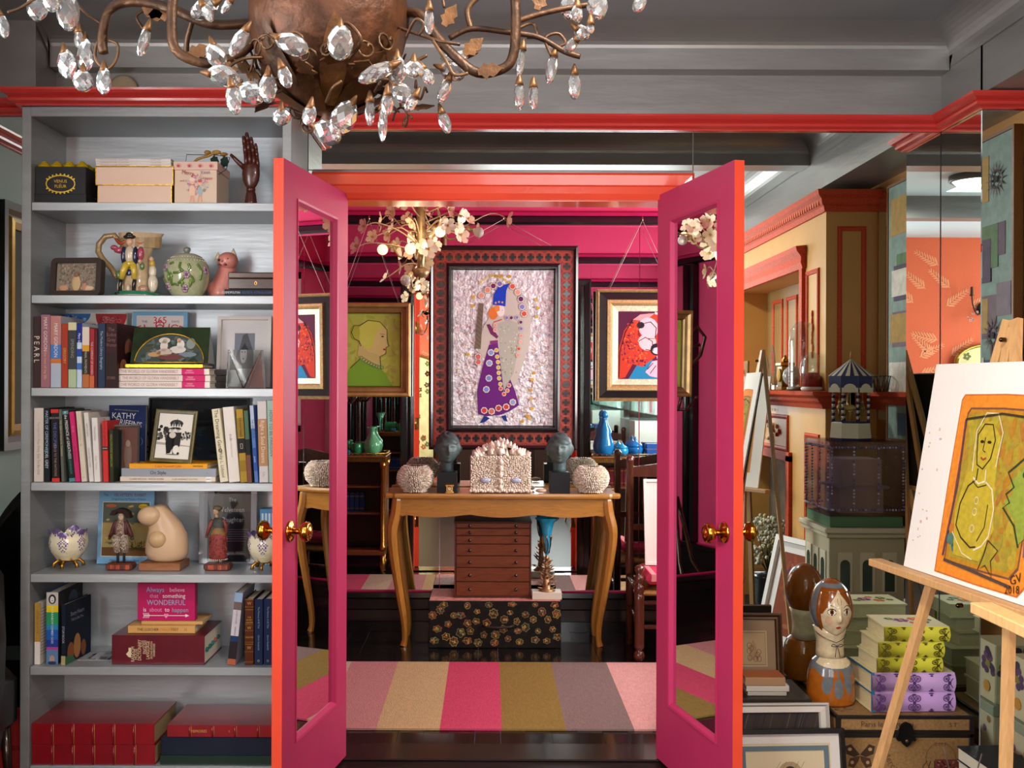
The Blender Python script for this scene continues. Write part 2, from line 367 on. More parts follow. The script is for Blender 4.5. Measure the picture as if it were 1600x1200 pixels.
# pink room
wbk = sempty('wall_far', label='pink far wall covered in mirror between black mouldings')
m = MB(); m.box((-1.8, BY+.006, 0), (1.8, BY+.1, CEIL), PK); m.box((-1.8, BY, 2.235), (1.8, BY+.006, CEIL), PK); m.build('wall_core', PINKP, wbk)
for a, b in ((-1.75, -1.366), (-1.366, -.27), (-.27, .83), (.83, 1.75)): mirror('mirror_panel', (a+g, BY, .225), (b-g, BY+.006, 2.235), wbk)
for a, b in ((-1.75, JL-.095), (JR+.095, 1.75)): mirror('mirror_panel', (a, WIN, .225), (b-g, WIN+.006, 2.235), wf)
mirror('mirror_panel', (JL-.095, WIN, 2.13), (JR+.095, WIN+.006, 2.235), wf)
m = MB(); m.box((-1.75, WIN, 2.235), (1.75, WIN+.006, CEIL), PK); m.build('frieze', PINKP, wf)
for sx, nm in ((-1, 'left'), (1, 'right')):
    e = sempty('wall_%s' % nm, label='pink %s wall of the small room' % nm); m = MB(); x0, x1 = sx*1.75, sx*1.85
    if sx < 0:
        m.box((x0, WIN, 0), (x1, BY+.1, CEIL), PK); m.build('wall_core', PINKP, e)
        for yy in (4.45, 5.2): q = MB(); q.box((x0, yy, .226), (x0+.06, yy+.12, 2.24), BK, ch=.008); q.lathe([(.03, .24), (.03, 2.23)], BK, (x0+.06, yy+.06, 0), seg=12); q.build('black_pilaster', BLACKP, e)
        continue
    for a, b in ((WIN, 4.12), (5.12, BY+.1)): m.box((x0, a, 0), (x1, b, CEIL), PK)
    m.box((x0, 4.12, 0), (x1, 5.12, 1.0), PK); m.box((x0, 4.12, 2.2), (x1, 5.12, CEIL), PK); m.build('wall_core', PINKP, e)
    window(3, T(sx*1.75, 4.62, 1.0) @ R(90 if sx < 0 else -90, 'Z'), 1.0, 1.2, 'white window in the %s pink wall' % nm, (2, 2))
loop = [(-1.75, WIN), (-1.75, BY), (1.75, BY), (1.75, WIN)]
m = MB(); m.mould(loop, [(0, 2.242), (.02, 2.244), (.032, 2.256), (.03, 2.27), (.024, 2.286), (0, 2.292)], BK, closed=True); struct(m.build('trim_11', BLACKP), 'black picture rail around the pink room')
m = MB(); m.mould(loop, [(0, 2.292), (.026, 2.292), (.02, 2.31), (.008, 2.32), (0, 2.322)], '#b02458', closed=True); struct(m.build('trim_12', PINKP), 'pink bead above the black picture rail')
BB = [(0, 0), (.02, 0), (.02, .055), (.026, .06), (.022, .12), (.03, .128), (.026, .18), (.034, .19), (.03, .216), (0, .218)]
m = MB(); m.mould([(JL-.1, WIN), (-1.75, WIN), (-1.75, BY), (1.75, BY), (1.75, WIN), (JR+.1, WIN)], BB, '#181214'); struct(m.build('baseboard_back', BLACKP), 'tall black moulded baseboard of the pink room')
m = MB(); m.mould([(JL-.1, WIN), (-1.75, WIN), (-1.75, BY), (1.75, BY), (1.75, WIN), (JR+.1, WIN)], [(0, .218), (.012, .218), (.012, .225), (0, .226)], '#b31e52'); struct(m.build('trim_13', PINKP), 'thin pink ledge on top of the black baseboard')
# door leaves
def leaf(n, hinge, sgn, ang, label):
    W, t, zb, zt, st = .597, .033, .012, 2.052, .113
    e = sempty('door_%d' % n, (hinge[0], hinge[1], 0), (0, 0, ang), label)      # local: x along leaf, y = sgn*t is the outer side
    y0, y1 = 0, sgn*t; PK = '#ae2e58'
    def two(a, b):                                # pink inner face and coral rest
        q = MB(); q.box((a[0], y0, a[1]), (b[0], y1, b[1]), PK)
        for k, f in enumerate(q.f):
            ys = [q.v[i][1] for i in f]; xs = [q.v[i][0] for i in f]
            if not all(abs(y-y0) < 1e-6 for y in ys): q.c[k] = lin(CO)
        return q
    two((0, zb), (st, zt)).build('hinge_stile', PINKP, e); two((W-st, zb), (W, zt)).build('lock_stile', PINKP, e)
    two((st, zt-.108), (W-st, zt)).build('top_rail', PINKP, e); two((st, zb), (W-st, .235)).build('bottom_rail', PINKP, e)
    q = MB(); q.box((st-.002, sgn*.012, .233), (W-st+.002, sgn*.021, zt-.106), '#dfe8e6'); q.build('mirror_pane', MIRROR, e)
    for side, yy, cc in ((0, 0, PK), (1, sgn*t, CO)):
        q = MB(); hw, hh = (W-2*st)/2, (zt-.108-.235)/2; d = (.012 if side == 0 else -.012)*sgn
        vs = []
        for ins, dy in ((-.004, 0), (-.004, -.004*(1 if side == 0 else -1)*sgn), (.003, -.002*(1 if side == 0 else -1)*sgn), (.012, d)):
            a, b = hw-ins, hh-ins; cx, cz = W/2, .235+hh
            vs += [(cx-a, yy+dy, cz-b), (cx+a, yy+dy, cz-b), (cx+a, yy+dy, cz+b), (cx-a, yy+dy, cz+b)]
        q.add(vs, [(j*4+i, j*4+(i+1) % 4, j*4+4+(i+1) % 4, j*4+4+i) for j in range(3) for i in range(4)], cc); q.build('pane_bead', PINKP, e)
    kx, kz = W-.058, .906
    for yy, d in ((0, -sgn), (sgn*t, sgn)):
        M_ = T(kx, yy, kz) @ R(90*d, 'X').inverted()
        q = MB(); q.lathe([(.034, 0), (.034, .004), (.03, .007), (.028, .007), (.022, .011), (.012, .012)], '#d9a441', seg=24, M=M_); r_ = q.build('rosette', BRASS, e)
        q = MB(); q.lathe([(.010, .01), (.009, .03), (.013, .036), (.026, .042), (.031, .052), (.029, .062), (.024, .066), (.02, .064), (.012, .069), (.001, .071)], '#d9a441', seg=24, M=M_, flute=lambda a, j: .05*math.cos(10*a) if j in (3, 4, 5, 6) else 0); q.build('knob', BRASS, e)
    for z in (.35, 1.07, 1.78):
        q = MB(); q.box((-.002, sgn*.004, z-.045), (0.001, sgn*.029, z+.045), '#b08a4c'); q.lathe([(.006, -.045), (.006, .045)], '#b08a4c', (-.004, sgn*.03, z), seg=8); q.build('hinge', BRASS, e)
    return e
leaf(1, (-.515, WY), -1, math.atan2(-.588, -.113), 'pink mirrored door leaf standing open on the left')
leaf(2, (.612, WY), 1, math.atan2(-.576, .134), 'pink mirrored door leaf standing open on the right')
# rug with stripes
m = MB(); rx = [-1.6]
cols = ['#a08a66', '#c77f86', '#b9a596', '#8e7a58']
def rug_x(px): return (px-CX)*3.918/F
edges = [(-1.62, '#b79c78'), (rug_x(240), '#8d7a4f'), (rug_x(330), '#c0506c'), (rug_x(430), '#b5a08a'), (rug_x(500), '#ae7876'), (rug_x(590), '#b2986f'), (rug_x(689), '#b8445f'), (rug_x(786), '#826a3a'), (rug_x(886), '#7a6662'), (rug_x(993), '#c6938d'), (rug_x(1100), '#c2a67c'), (rug_x(1190), '#c04a66'), (rug_x(1290), '#8f7540'), (1.2, '#b79c78')]
rg = thing('striped_rug', 'flat wool rug with wide pink, tan and mauve stripes on black floor', 'rug', (0, 0, 0))
edges = [(a, c) for a, c in edges if a > -1.3]
for i in range(len(edges)-1):
    m = MB(); a, b = edges[i][0], edges[i+1][0]; skew = .055
    vs = []
    for y, z in ((3.918, .001), (3.918, .0085), (4.86, .0085), (4.86, .001)):
        k = (y-3.918)/.942*skew*0
        vs += [(a-k, y, z), (b-k, y, z)]
    m.add(vs, [(0, 1, 3, 2), (2, 3, 5, 4), (4, 5, 7, 6), (6, 7, 1, 0), (0, 2, 4, 6), (1, 7, 5, 3)], edges[i][1]); m.build('stripe', RUGM, rg)
# ================================================================== BOOKCASE AND WHAT STANDS IN IT
YF = 3.32
def zs(y): return P(0, y, YF+.004).z
bc = thing('bookcase', 'tall built-in silver grey painted bookcase with seven open shelves', 'bookcase', (0, 0, 0))
BX0, BX1 = -1.561, -.661; SH = [zs(y) for y in (318, 463, 608, 756, 899, 1044)]+[.085]
m = MB(); m.box((BX0, YF, 0), (BX0+.031, WY-.002, 2.285), '#929799', ch=.002); m.build('side_panel', SILVERP, bc)
m = MB(); m.box((BX1-.031, YF, 0), (BX1, WY-.002, 2.285), '#929799', ch=.002); m.build('side_panel', SILVERP, bc)
m = MB(); m.box((BX0+.031, YF, 2.252), (BX1-.031, WY-.02, 2.285), '#929799', ch=.002); m.build('top_panel', SILVERP, bc)
m = MB(); m.box((BX0+.031, 3.597, 0), (BX1-.031, WY-.003, 2.26), '#b4bcc2'); m.build('back_panel', SILVERP, bc)
m = MB(); m.box((BX0+.031, YF+.012, 0), (BX1-.031, YF+.03, .06), '#7f888a'); m.build('plinth', SILVERP, bc)
for z in SH:
    m = MB(); m.box((BX0+.0325, YF+.004, z-.0285), (BX1-.0325, 3.5965, z-.0009), '#abb1b5', ch=.0015); m.build('shelf', SILVERP, bc)
SIDX = R(90, 'Z')           # print on the right-hand (+x) side of a book
def book(x0, x1, yt, shelf, label, cover, Y=3.34, d=.16, lean=0, bands=(), txt=(), pages='#d9cfba', mat=None, group=None, rotz=0, yb=None, side=None, cat='book', name='book'):
    """standing book, spine to the room; pixels of the spine's foot and its top"""
    s = S(Y); z0 = SH[shelf]; W = (x1-x0)/s; h = (zs_at(yt, Y)-z0)/max(math.cos(math.radians(lean)), .5)
    X = ((x0+x1)/2-CX)/s
    e = thing(name, label, cat, (X, Y, z0+abs(math.sin(math.radians(lean)))*W*.5), (0, math.radians(lean), rotz), group)
    t = min(.0025, W*.2); m = MB()
    m.box((-W/2, 0, 0), (W/2, t, h), cover, ch=.001); m.box((-W/2, t, 0), (-W/2+t, d, h), cover); m.box((W/2-t, t, 0), (W/2, d, h), cover)
    for a, b, c in bands: m.box((-W/2-.0002, -.0004, h*(1-b)), (W/2+.0002, t, h*(1-a)), c)
    m.build('cover', mat or JACKET, e)
    q = MB(); q.box((-W/2+t, t, .003), (W/2-t, d-.004, h-.003), pages); q.build('pages', PAPER, e)
    if txt:
        q = MB()
        for (body, f, size, c, *o) in txt:
            M_ = T(0, -.0006, h*(1-f))
            if not (o and o[0] == 'h'): M_ = M_ @ R(90, 'Y')
            q.text(body, size/s, c, M_, sx=(o[1] if len(o) > 1 else .9))
        q.build('lettering', PRINT, e)
    if side:
        q = MB(); side(q, T(W/2+.0006, 0, 0) @ R(90, 'Z'), d, h); q.build('cover_picture', PRINT, e)
    return e
def zs_at(y, Y): return H+(CY-y)*Y/F
def flatbook(x0, x1, y0, y1, label, cover, Y=3.36, d=.2, txt=(), bands=(), pages='#d9cfba', mat=None, group=None, rotz=0, name='book', cat='book', zb=None, ribs=0, top=None):
    """lying book, spine to the room; pixels of the spine"""
    s = S(Y); W = (x1-x0)/s; h = (y1-y0)/s; z0 = zs_at(y1, Y) if zb is None else zb; X = ((x0+x1)/2-CX)/s
    e = thing(name, label, cat, (X, Y, z0), (0, 0, rotz), group); t = min(.003, h*.2); m = MB()
    m.box((-W/2, 0, 0), (W/2, t, h), cover, ch=.0012); m.box((-W/2, t, 0), (W/2, d, t), cover); m.box((-W/2, t, h-t), (W/2, d, h), top or cover)
    for a, b, c in bands: m.box((-W/2+W*a, -.0005, -.0001), (-W/2+W*b, t, h+.0001), c)
    m.build('cover', mat or JACKET, e)
    q = MB(); q.box((-W/2+.003, t, t), (W/2-.003, d-.003, h-t), pages); q.build('pages', PAPER, e)
    for i in range(ribs):
        x = -W/2+W*(i+1)/(ribs+1); q = MB(); q.tube([(x, -.001, .001), (x, -.004, h*.5), (x, -.001, h-.001)], .003, cover, seg=6); q.tube([(x+.005, -.0005, .001), (x+.005, -.0005, h-.001)], .0007, '#c9a25a', seg=4); q.build('raised_band', GLO, e)
    if txt:
        q = MB()
        for (body, f, size, c, *o) in txt: q.text(body, size/s, c, T(-W/2+W*f, -.0008, h*(o[0] if o else .5)), sx=(o[1] if len(o) > 1 else .9))
        q.build('lettering', PRINT, e)
    return e

# ---- shelf 1 (top): boxes and the wooden hand
s = S(3.345); z0 = SH[0]
e = thing('flower_box', 'square black gift box filled with yellow roses and gold oval emblem', 'flower box', (P(93.5, 0, 3.345).x, 3.345, z0))
hw, hh = 39.5/s, 57/s
m = MB(); m.box((-hw, 0, .03), (hw, .185, hh), '#26262a', ch=.0015); m.build('box', SAT, e)
m = MB(); m.box((-hw-.002, -.002, 0), (hw+.002, .187, .031), '#232327', ch=.0015); m.build('base_tray', SAT, e)
m = MB()
m.ring(0, .065, .048, .028, .0035, -.0006, '#d8b43a', 36)
for i in range(24):
    a = 2*PI*i/24
    if abs(math.sin(a)) > .35: m.ell(.051*math.cos(a), .065+.0305*math.sin(a), .005, .003, -.0009, '#d8b43a', 8, rot=a)
m.text('VENUS', .0145, '#d8b43a', T(0, -.0006, .073)); m.text('ET', .004, '#d8b43a', T(0, -.0006, .0645)); m.text('FLEUR', .0145, '#d8b43a', T(0, -.0006, .056))
m.build('emblem', mt('gold_print', 0.35, metal=0.6), e)
for i in range(4):
    for j in range(4):
        m = MB(); cx, cy = -hw+hw*2*(i+.5)/4, .185*(j+.5)/4; r = .021
        for k in range(4):
            rr = r*(1-.2*k); a0 = random.uniform(0, 6)
            m.lathe([(rr*.55, -.006), (rr, .002+.002*k), (rr*.92, .009+.003*k), (rr*.7, .011+.0033*k)], '#c2a512' if k % 2 else '#a88f10', (cx, cy, hh+.001), seg=10, flute=lambda a, jj: .09*math.cos(5*a+a0+k), caps=(k == 3))
        m.build('rose', MAT, e)
e = thing('gift_box', 'large blush pink two-tier box edged in gold', 'box', (P(209.5, 0, 3.345).x, 3.345, z0))
m = MB(); m.box((-57.5/s, 0, .0), (57.5/s, .2, 28/s), '#e0c4b2', ch=.001); m.build('box', MAT, e)
m = MB(); m.box((-60/s, -.004, 29/s), (60/s, .203, 56.5/s), '#e2c6b4', ch=.001); m.build('lid', MAT, e)
m = MB()
for za in (28/s, 57/s): m.box((-60.4/s, -.0046, za), (60.4/s, .2036, za+.0025), '#c79a2c')
for sx in (-1, 1): m.box((sx*59.6/s, -.0048, 30/s), (sx*60.6/s, .2036, 57/s), '#cfa53a'); m.box((sx*57/s, -.0006, 0), (sx*58/s, .2, 28/s), '#cfa53a')
m.build('gold_edging', GOLD, e)
for k in range(3):
    flatbook(147.5+k*.8, 266+random.uniform(-1, 1), 244.5+k*4.2, 248.6+k*4.2, ['topmost of three thin white magazines on the blush pink box', 'middle of three thin white magazines on the blush pink box', 'lowest of three thin white magazines on the blush pink box'][k], '#ddd8d4', Y=3.347, d=.19, name='magazine', cat='magazine', group='magazines on pink box', pages='#cfcac4', txt=(('VOGUE DE COUTURE  COLLECTION', .25, 3.0, '#a49a98'), ('COLLECTION', .8, 3.0, '#a49a98')), zb=z0+57.4/s+.0008+(2-k)*4.25/s)
e = thing('christmas_box', 'square pastel Christmas box printed with two children and holly wreath', 'box', (P(304.5, 0, 3.35).x, 3.35, z0)); s = S(3.35)
m = MB(); m.box((-33/s, 0, 0), (33/s, .155, 53/s), '#d8c2ae', ch=.001); m.build('box', MAT, e)
m = MB(); m.box((-34.5/s, -.003, 53/s), (34.5/s, .158, 66/s), '#dcbcae', ch=.001); m.build('lid', MAT, e)
m = MB()
for i in range(4):
    cx = (-26+i*17)/s; m.ell(cx, 59.5/s, 4.4/s, 3.6/s, -.0034, '#d79a98', 10); m.ell(cx-.5/s, 59/s, 2.4/s, 2/s, -.0037, '#b8525c', 8); m.ell(cx+3/s, 58/s, 1.6/s, 1.2/s, -.0039, '#a7b39a', 6)
for k in range(90):
    a = random.uniform(0, 2*PI); r = random.uniform(4, 17)/s; m.ell(r*math.cos(a)*1.15+1/s, 30/s+r*math.sin(a)*.95, random.uniform(1.5, 3.4)/s, random.uniform(1.2, 2.4)/s, -.0004-.00001*k, random.choice(['#c58a9c', '#b87f97', '#d2a39b', '#8f9a78', '#c96f73', '#d8b49a', '#cdb0b8', '#b9c0b4']), 7, rot=a)
for dx, w_ in ((-5, 1), (7, .8)):
    c0 = dx/s; m.ell(c0, 20/s, 5*w_/s, 9*w_/s, -.0016, '#e6c3a8' if dx < 0 else '#9fb4bd', 12); m.ell(c0, 34/s*(.7+.3*w_), 3.6*w_/s, 4*w_/s, -.0018, '#e7b79c', 10)
    m.ell(c0, 38/s*(.7+.3*w_), 4.6*w_/s, 3*w_/s, -.002, '#e8cfc4' if dx < 0 else '#c45a5f', 10)
    for lx in (-2.2, 2.2): m.stroke([(c0+lx/s*.6, 13/s), (c0+lx*1.3/s, 3/s)], 2.6*w_/s, -.0019, '#e2a890')
m.text('Merry', 9.5/s, '#a23b52', T(-12/s, -.0018, 48/s) @ R(8, 'Y'), sx=.8); m.text('Xmas', 8.5/s, '#8f6f9c', T(15/s, -.0018, 49/s) @ R(-6, 'Y'), sx=.8)
m.text('and a', 5/s, '#b8525c', T(-19/s, -.002, 36/s)); m.text('Happy', 6/s, '#b8525c', T(19/s, -.002, 40/s))
m.build('printed_scene', PRINT, e)
m = MB(); m.tube([(-26/s, .07, 66/s), (-24/s, .07, 84.5/s), (22/s, .07, 84/s)], .0012, '#1f2a2a', seg=5); m.tube([(22/s, .07, 84/s), (46/s, .06, 79/s), (43/s, .04, 58/s), (33/s, .02, 48/s)], .0012, '#1f2a2a', seg=5); m.build('wire_handle', SAT, e)
m = MB(); m.tube(spline([(-12/s, .05, 66/s), (-4/s, .05, 75/s), (12/s, .05, 80/s), (24/s, .05, 86/s)]), .0045, '#a4803f', seg=6)
m.ball((12/s, .05, 86/s), (.012, .01, .007), '#9a7534'); m.ball((26/s, .05, 86/s), (.016, .01, .008), '#a98442'); m.ball((38/s, .05, 83/s), (.014, .01, .006), '#8f6a2e'); m.build('rope_bow', mt('rope', 0.8, nscale=200, namt=0.4), e)
for cx, cz in ((23, 72), (39, 71)):
    m = MB(); m.prism([((cx+6.5*math.cos(a)*(1+.12*math.cos(7*a)))/s, (cz+8*math.sin(a)*(1+.12*math.cos(7*a)))/s) for a in [2*PI*i/22 for i in range(22)]], .048, .052, '#1f322c'); m.tube([(cx/s, .05, (cz+7)/s), ((cx-1)/s, .05, (cz+13)/s)], .002, '#1f322c', seg=5); m.build('felt_leaf', MAT, e)
# wooden hand
s = S(3.44); e = thing('mannequin_hand', 'dark brown wooden artist mannequin hand raised with thumb out', 'mannequin hand', (P(391, 0, 3.44).x, 3.44, z0)); C_ = '#4b2218'
HW = mt('dark_hand_wood', 0.3, coat=0.25, nscale=14, namt=0.2, stretch=(6, 6, 1))
def hp(x, y, dy=0): return ((x-391)/s, dy, (313-y)/s)
m = MB(); m.lathe([(10.8/s, 0), (9.6/s, 10/s), (8/s, 22/s), (6.6/s, 27/s)], C_, seg=18); m.build('forearm', HW, e)
m = MB(); m.lathe([(5.5/s, 26/s), (7/s, 28/s), (7.2/s, 31/s), (5.5/s, 33/s)], C_, seg=16); m.build('wrist', HW, e)
m = MB(); pr = [(5, 31), (9, 36), (12.8, 44), (14, 54), (13.6, 62), (12.8, 69), (9, 72)]
m.lathe([(r/s, z/s) for r, z in pr], C_, seg=20, sy=.5); m.build('palm', HW, e)
for k, (bx, by, tx, ty, rr, bend) in enumerate(((385, 247, 381.5, 204, 3.3, -.006), (391, 245, 386.5, 198.5, 3.5, -.008), (397, 246, 393, 205, 3.3, -.006), (402, 248, 399.5, 214, 2.9, -.004))):
    m = MB()
    for a, b in ((0, .42), (.44, .72), (.74, 1)):
        pts = [hp(bx+(tx-bx)*f, by+(ty-by)*f, -.012*f*f+(k-1.5)*.002+bend) for f in (a, (a+b)/2, b)]
        m.tube(pts, [rr/s*(1-.12*a), rr/s*1.02*(1-.12*a), rr/s*(1-.2*b)], C_, seg=10); m.ball(pts[-1], rr/s*(1-.2*b), C_, 8, 6)
    m.build('finger', HW, e)
m = MB(); pts = [hp(381, 250), hp(375, 244, -.006), hp(368, 237, -.012), hp(362, 231, -.016)]; m.tube(pts, [4/s, 3.8/s, 3.2/s, 2.4/s], C_, seg=10); m.ball(pts[-1], 2.5/s, C_, 8, 6); m.build('thumb', HW, e)

# ---- shelf 2
z0 = SH[1]; s = S(3.37)
e = thing('framed_relief', 'small dark framed figure relief leaning at left end', 'framed picture', (P(116, 0, 3.37).x, 3.37, z0+.002), (math.radians(-5), 0, math.radians(-6)))
def rrect(w, h, r, n=5):
    o = []
    for cx, cz, a0 in ((w/2-r, h/2-r, 0), (-w/2+r, h/2-r, 90), (-w/2+r, -h/2+r, 180), (w/2-r, -h/2+r, 270)): o += arc(cx, cz, r, a0, a0+90, n)
    return o
W_, H_ = 83/s, 60/s
m = MB(); oo = [(x, z+H_/2) for x, z in rrect(W_, H_, .018)]; ii = [(x, z+H_/2) for x, z in rrect(W_-.036, H_-.034, .004)]
n = len(oo); m.add([(x, 0, z) for x, z in oo]+[(x, 0, z) for x, z in ii]+[(x, .03, z) for x, z in oo]+[(x, .012, z) for x, z in ii], [(i, (i+1) % n, n+(i+1) % n, n+i) for i in range(n)]+[(i, i+2*n, (i+1) % n+2*n, (i+1) % n) for i in range(n)]+[(n+i, n+(i+1) % n, 3*n+(i+1) % n, 3*n+i) for i in range(n)]+[tuple(range(3*n-1, 2*n-1, -1))], '#3b302b'); m.build('frame', SAT, e)
m = MB(); m.box((-W_/2+.016, .010, .016), (W_/2-.016, .014, H_-.016), '#8d8375')
for k in range(240):
    m.ball((random.uniform(-.064, .064), .0095, random.uniform(.022, H_-.02)), (random.uniform(.002, .005), .002, random.uniform(.002, .005)), random.choice(['#7b7468', '#9c9080', '#8b7a70', '#b0a090', '#6b6660', '#96826e']), 6, 4)
for cx, w_, h_, c in ((.0, .017, .05, '#c8ad83'), (.03, .009, .026, '#b98a78')): m.ball((cx, .006, .018+h_*.5), (w_, .005, h_*.55), c); m.ball((cx, .005, .022+h_), (w_*.5, .004, w_*.6), '#8a6a58')
m.ball((-.045, .007, .027), (.018, .004, .01), '#c9997c'); m.ball((.04, .007, .026), (.025, .004, .009), '#cfb596'); m.build('relief', MAT, e)
# figure jug
s = S(3.44); e = thing('figure_jug', 'glazed pottery jug with a standing man in yellow breeches', 'jug', (P(212, 0, 3.44).x, 3.44, z0)); CR = '#c4ae8c'
CER = mt('painted_pottery', 0.14, coat=0.6, nscale=60, namt=0.14)
def jp(x, y, d=0): return ((x-212)/s, d, (460-y)/s)
m = MB(); nseg = 28; prof = [(26, 6), (21.5, 14), (20, 30), (20, 48), (20, 62), (21, 76), (24, 90), (27, 100)]; vs = []; fs = []
for j, (r, z) in enumerate(prof):
    for i in range(nseg):
        a = 2*PI*i/nseg; k = max(0, math.cos(a))**3*max(0, (z-60)/40)*17; vs.append(((r+k)*math.cos(a)/s, r*math.sin(a)*.85/s, z/s))
for j in range(len(prof)-1):
    for i in range(nseg): fs.append((j*nseg+i, j*nseg+(i+1) % nseg, (j+1)*nseg+(i+1) % nseg, (j+1)*nseg+i))
m.add(vs, fs, CR, True); vs2 = [(x*.92, y*.92, z) for x, y, z in vs[-nseg:]]+[(x*.9, y*.9, z-.05) for x, y, z in vs[-nseg:]]
m.add(vs[-nseg:]+vs2, [(i, (i+1) % nseg, nseg+(i+1) % nseg, nseg+i) for i in range(nseg)]+[(nseg+i, nseg+(i+1) % nseg, 2*nseg+(i+1) % nseg, 2*nseg+i) for i in range(nseg)]+[tuple(range(2*nseg, 3*nseg))], '#9a8560'); m.build('body', CER, e)
m = MB(); m.tube([jp(*p) for p in ((188, 374), (178, 362), (164, 364), (154, 376), (153, 388), (160, 400), (172, 412), (180, 424), (184, 428))], [.009, .01, .01, .0105, .0105, .0105, .01, .01, .011], '#9d8153', seg=10); m.build('handle', CER, e)
m = MB(); m.lathe([(36/s, 0), (37/s, 3/s), (34/s, 8/s), (29/s, 10/s)], ['#a88f78', '#2f7d62', '#3d9070'], seg=26, sy=.85, flute=lambda a, j: .04*math.sin(7*a)); m.build('base', CER, e)
yf = -19.5/s
m = MB(); b_ = lambda x, y, rx, ry, rz, c, d=0: m.ball(jp(x, y, yf+d), (rx/s, ry/s, rz/s), c, 12, 8)
b_(209, 375, 5.5, 5, 6.5, '#d7a98a'); b_(209, 367.5, 10, 8, 4, '#23201e'); b_(209, 364.5, 6.5, 6, 4.5, '#23201e')
b_(209, 395, 8, 6, 14, '#cfc0a8'); b_(200, 396, 4.5, 6, 14, '#1f2748'); b_(218, 396, 4.5, 6, 14, '#1f2748'); b_(193, 388, 9, 4.5, 5, '#a8485c'); b_(185, 384, 6, 4, 4, '#a8485c'); b_(226, 393, 5.5, 5, 11, '#a8485c'); b_(225, 405, 3.4, 4, 4, '#d7a98a')
b_(209, 409, 10.5, 6, 5, '#c9ae3c'); m.tube([jp(204, 409, yf), jp(200, 420, yf-.004), jp(196, 432, yf)], [.0125, .012, .009], '#cdb23e'); m.tube([jp(214, 409, yf), jp(216, 420, yf), jp(216, 432, yf)], [.012, .011, .009], '#cdb23e')
for a, b in ((196, 433), (217, 433)): m.tube([jp(a, b, yf), jp(a-1, b+6, yf), jp(a-2, 455, yf)], [.007, .0075, .007], '#1d1b1c'); b_(a-4, 455, 5, 4.5, 2.6, '#1d1b1c', -.008)
b_(207, 422, 6, 2, 5, '#22305e', .006)
for a in (-1, 1): m.tube(spline([jp(209+a*8, 374, yf+.004), jp(209+a*16, 377, yf+.008), jp(209+a*24, 370, yf+.018)], 4), [.006]*9, '#b0492c', seg=6)
b_(240, 420, 6, 5, 11, '#d9cdb8', .03); b_(239, 407, 5, 4, 6, '#c3a13a', .03); b_(238, 400, 4, 4, 4.5, '#cba487', .03); b_(241, 438, 8, 6, 14, '#d6c9b4', .025); b_(228, 447, 8, 6, 6, '#b98f78', .01); b_(194, 444, 5, 4, 10, '#cbbfa8', .004); b_(190, 425, 5, 3, 7, '#5f7a4a', .012); b_(227, 412, 4, 3, 6, '#5f7a4a', .008); b_(207, 447, 4, 4, 8, '#c9b09a')
m.build('figures', CER, e)
# green lidded jar
s = S(3.43); e = thing('ginger_jar', 'round pale green lidded jar with purple blossoms and leaf tracery', 'jar', (P(291.5, 0, 3.43).x, 3.43, z0))
JR_ = [(22, 0), (24, 4), (30, 14), (34, 28), (35, 38), (33, 50), (27, 60), (22, 63)]
m = MB(); m.lathe([(r/s, z/s) for r, z in JR_], '#a9ad8a', seg=30)
m.build('body', CER, e)
m = MB(); m.lathe([(24/s, 61/s), (23.5/s, 64/s), (14/s, 68.5/s), (4/s, 70/s)], ['#8f9179', '#a9a68f', '#8f9179'], seg=28); l_ = m.build('lid', CER, e)
m = MB(); m.lathe([(2.5/s, 69/s), (5.4/s, 74/s), (5/s, 78/s), (.5/s, 80/s)], '#7b8374', seg=14, flute=lambda a, j: .08*math.cos(8*a)); m.build('knob', CER, l_)
m = MB()
def on_jar(u, z):                 # angle u from the front, height z in px
    r = next((a[0]+(b[0]-a[0])*(z-a[1])/(b[1]-a[1]) for a, b in zip(JR_, JR_[1:]) if a[1] <= z <= b[1]), 22)+.4
    return Vector((r*math.sin(u)/s, -r*math.cos(u)/s, z/s))
for u, z in ((.28, 33), (-.85, 45), (-.8, 16), (1.2, 42), (.2, 12)):
    c0 = on_jar(u, z)
    for k in range(6): m.ball(on_jar(u+.1*math.cos(k*PI/3), z+4*math.sin(k*PI/3)), .006, '#a1899b', 6, 4)
    m.ball(c0, .006, '#6f3f5e', 8, 5)
for pts in (((-.1, 20), (.1, 26), (.2, 33)), ((-.5, 20), (-.45, 30), (-.75, 42)), ((.0, 52), (-.02, 44), (.15, 38)), ((.6, 22), (.5, 30), (.3, 33)), ((-.55, 50), (-.35, 52)), ((.75, 50), (.95, 40), (.9, 26)), ((-.5, 18), (-.3, 19), (-.1, 17)), ((-1.1, 30), (-.95, 22), (-.8, 16)), ((-.3, 36), (-.1, 36), (.05, 38)), ((.35, 50), (.42, 44), (.34, 40))): m.tube(spline([on_jar(*p) for p in pts], 4), .0045, '#5d7a35', seg=6)
for u, z in ((.05, 20), (.42, 20), (-.62, 30), (-.45, 31)): m.tube([on_jar(u, z-6), on_jar(u+.04, z), on_jar(u, z+7)], [.002, .007, .001], '#6b8a3e', seg=6)
for zz in (57, 62): 
    for k in range(-9, 10): m.ball(on_jar(k*.17, min(zz, 62.5)), .0022, '#d4d0c0', 5, 3)
m.build('raised_decoration', CER, e)
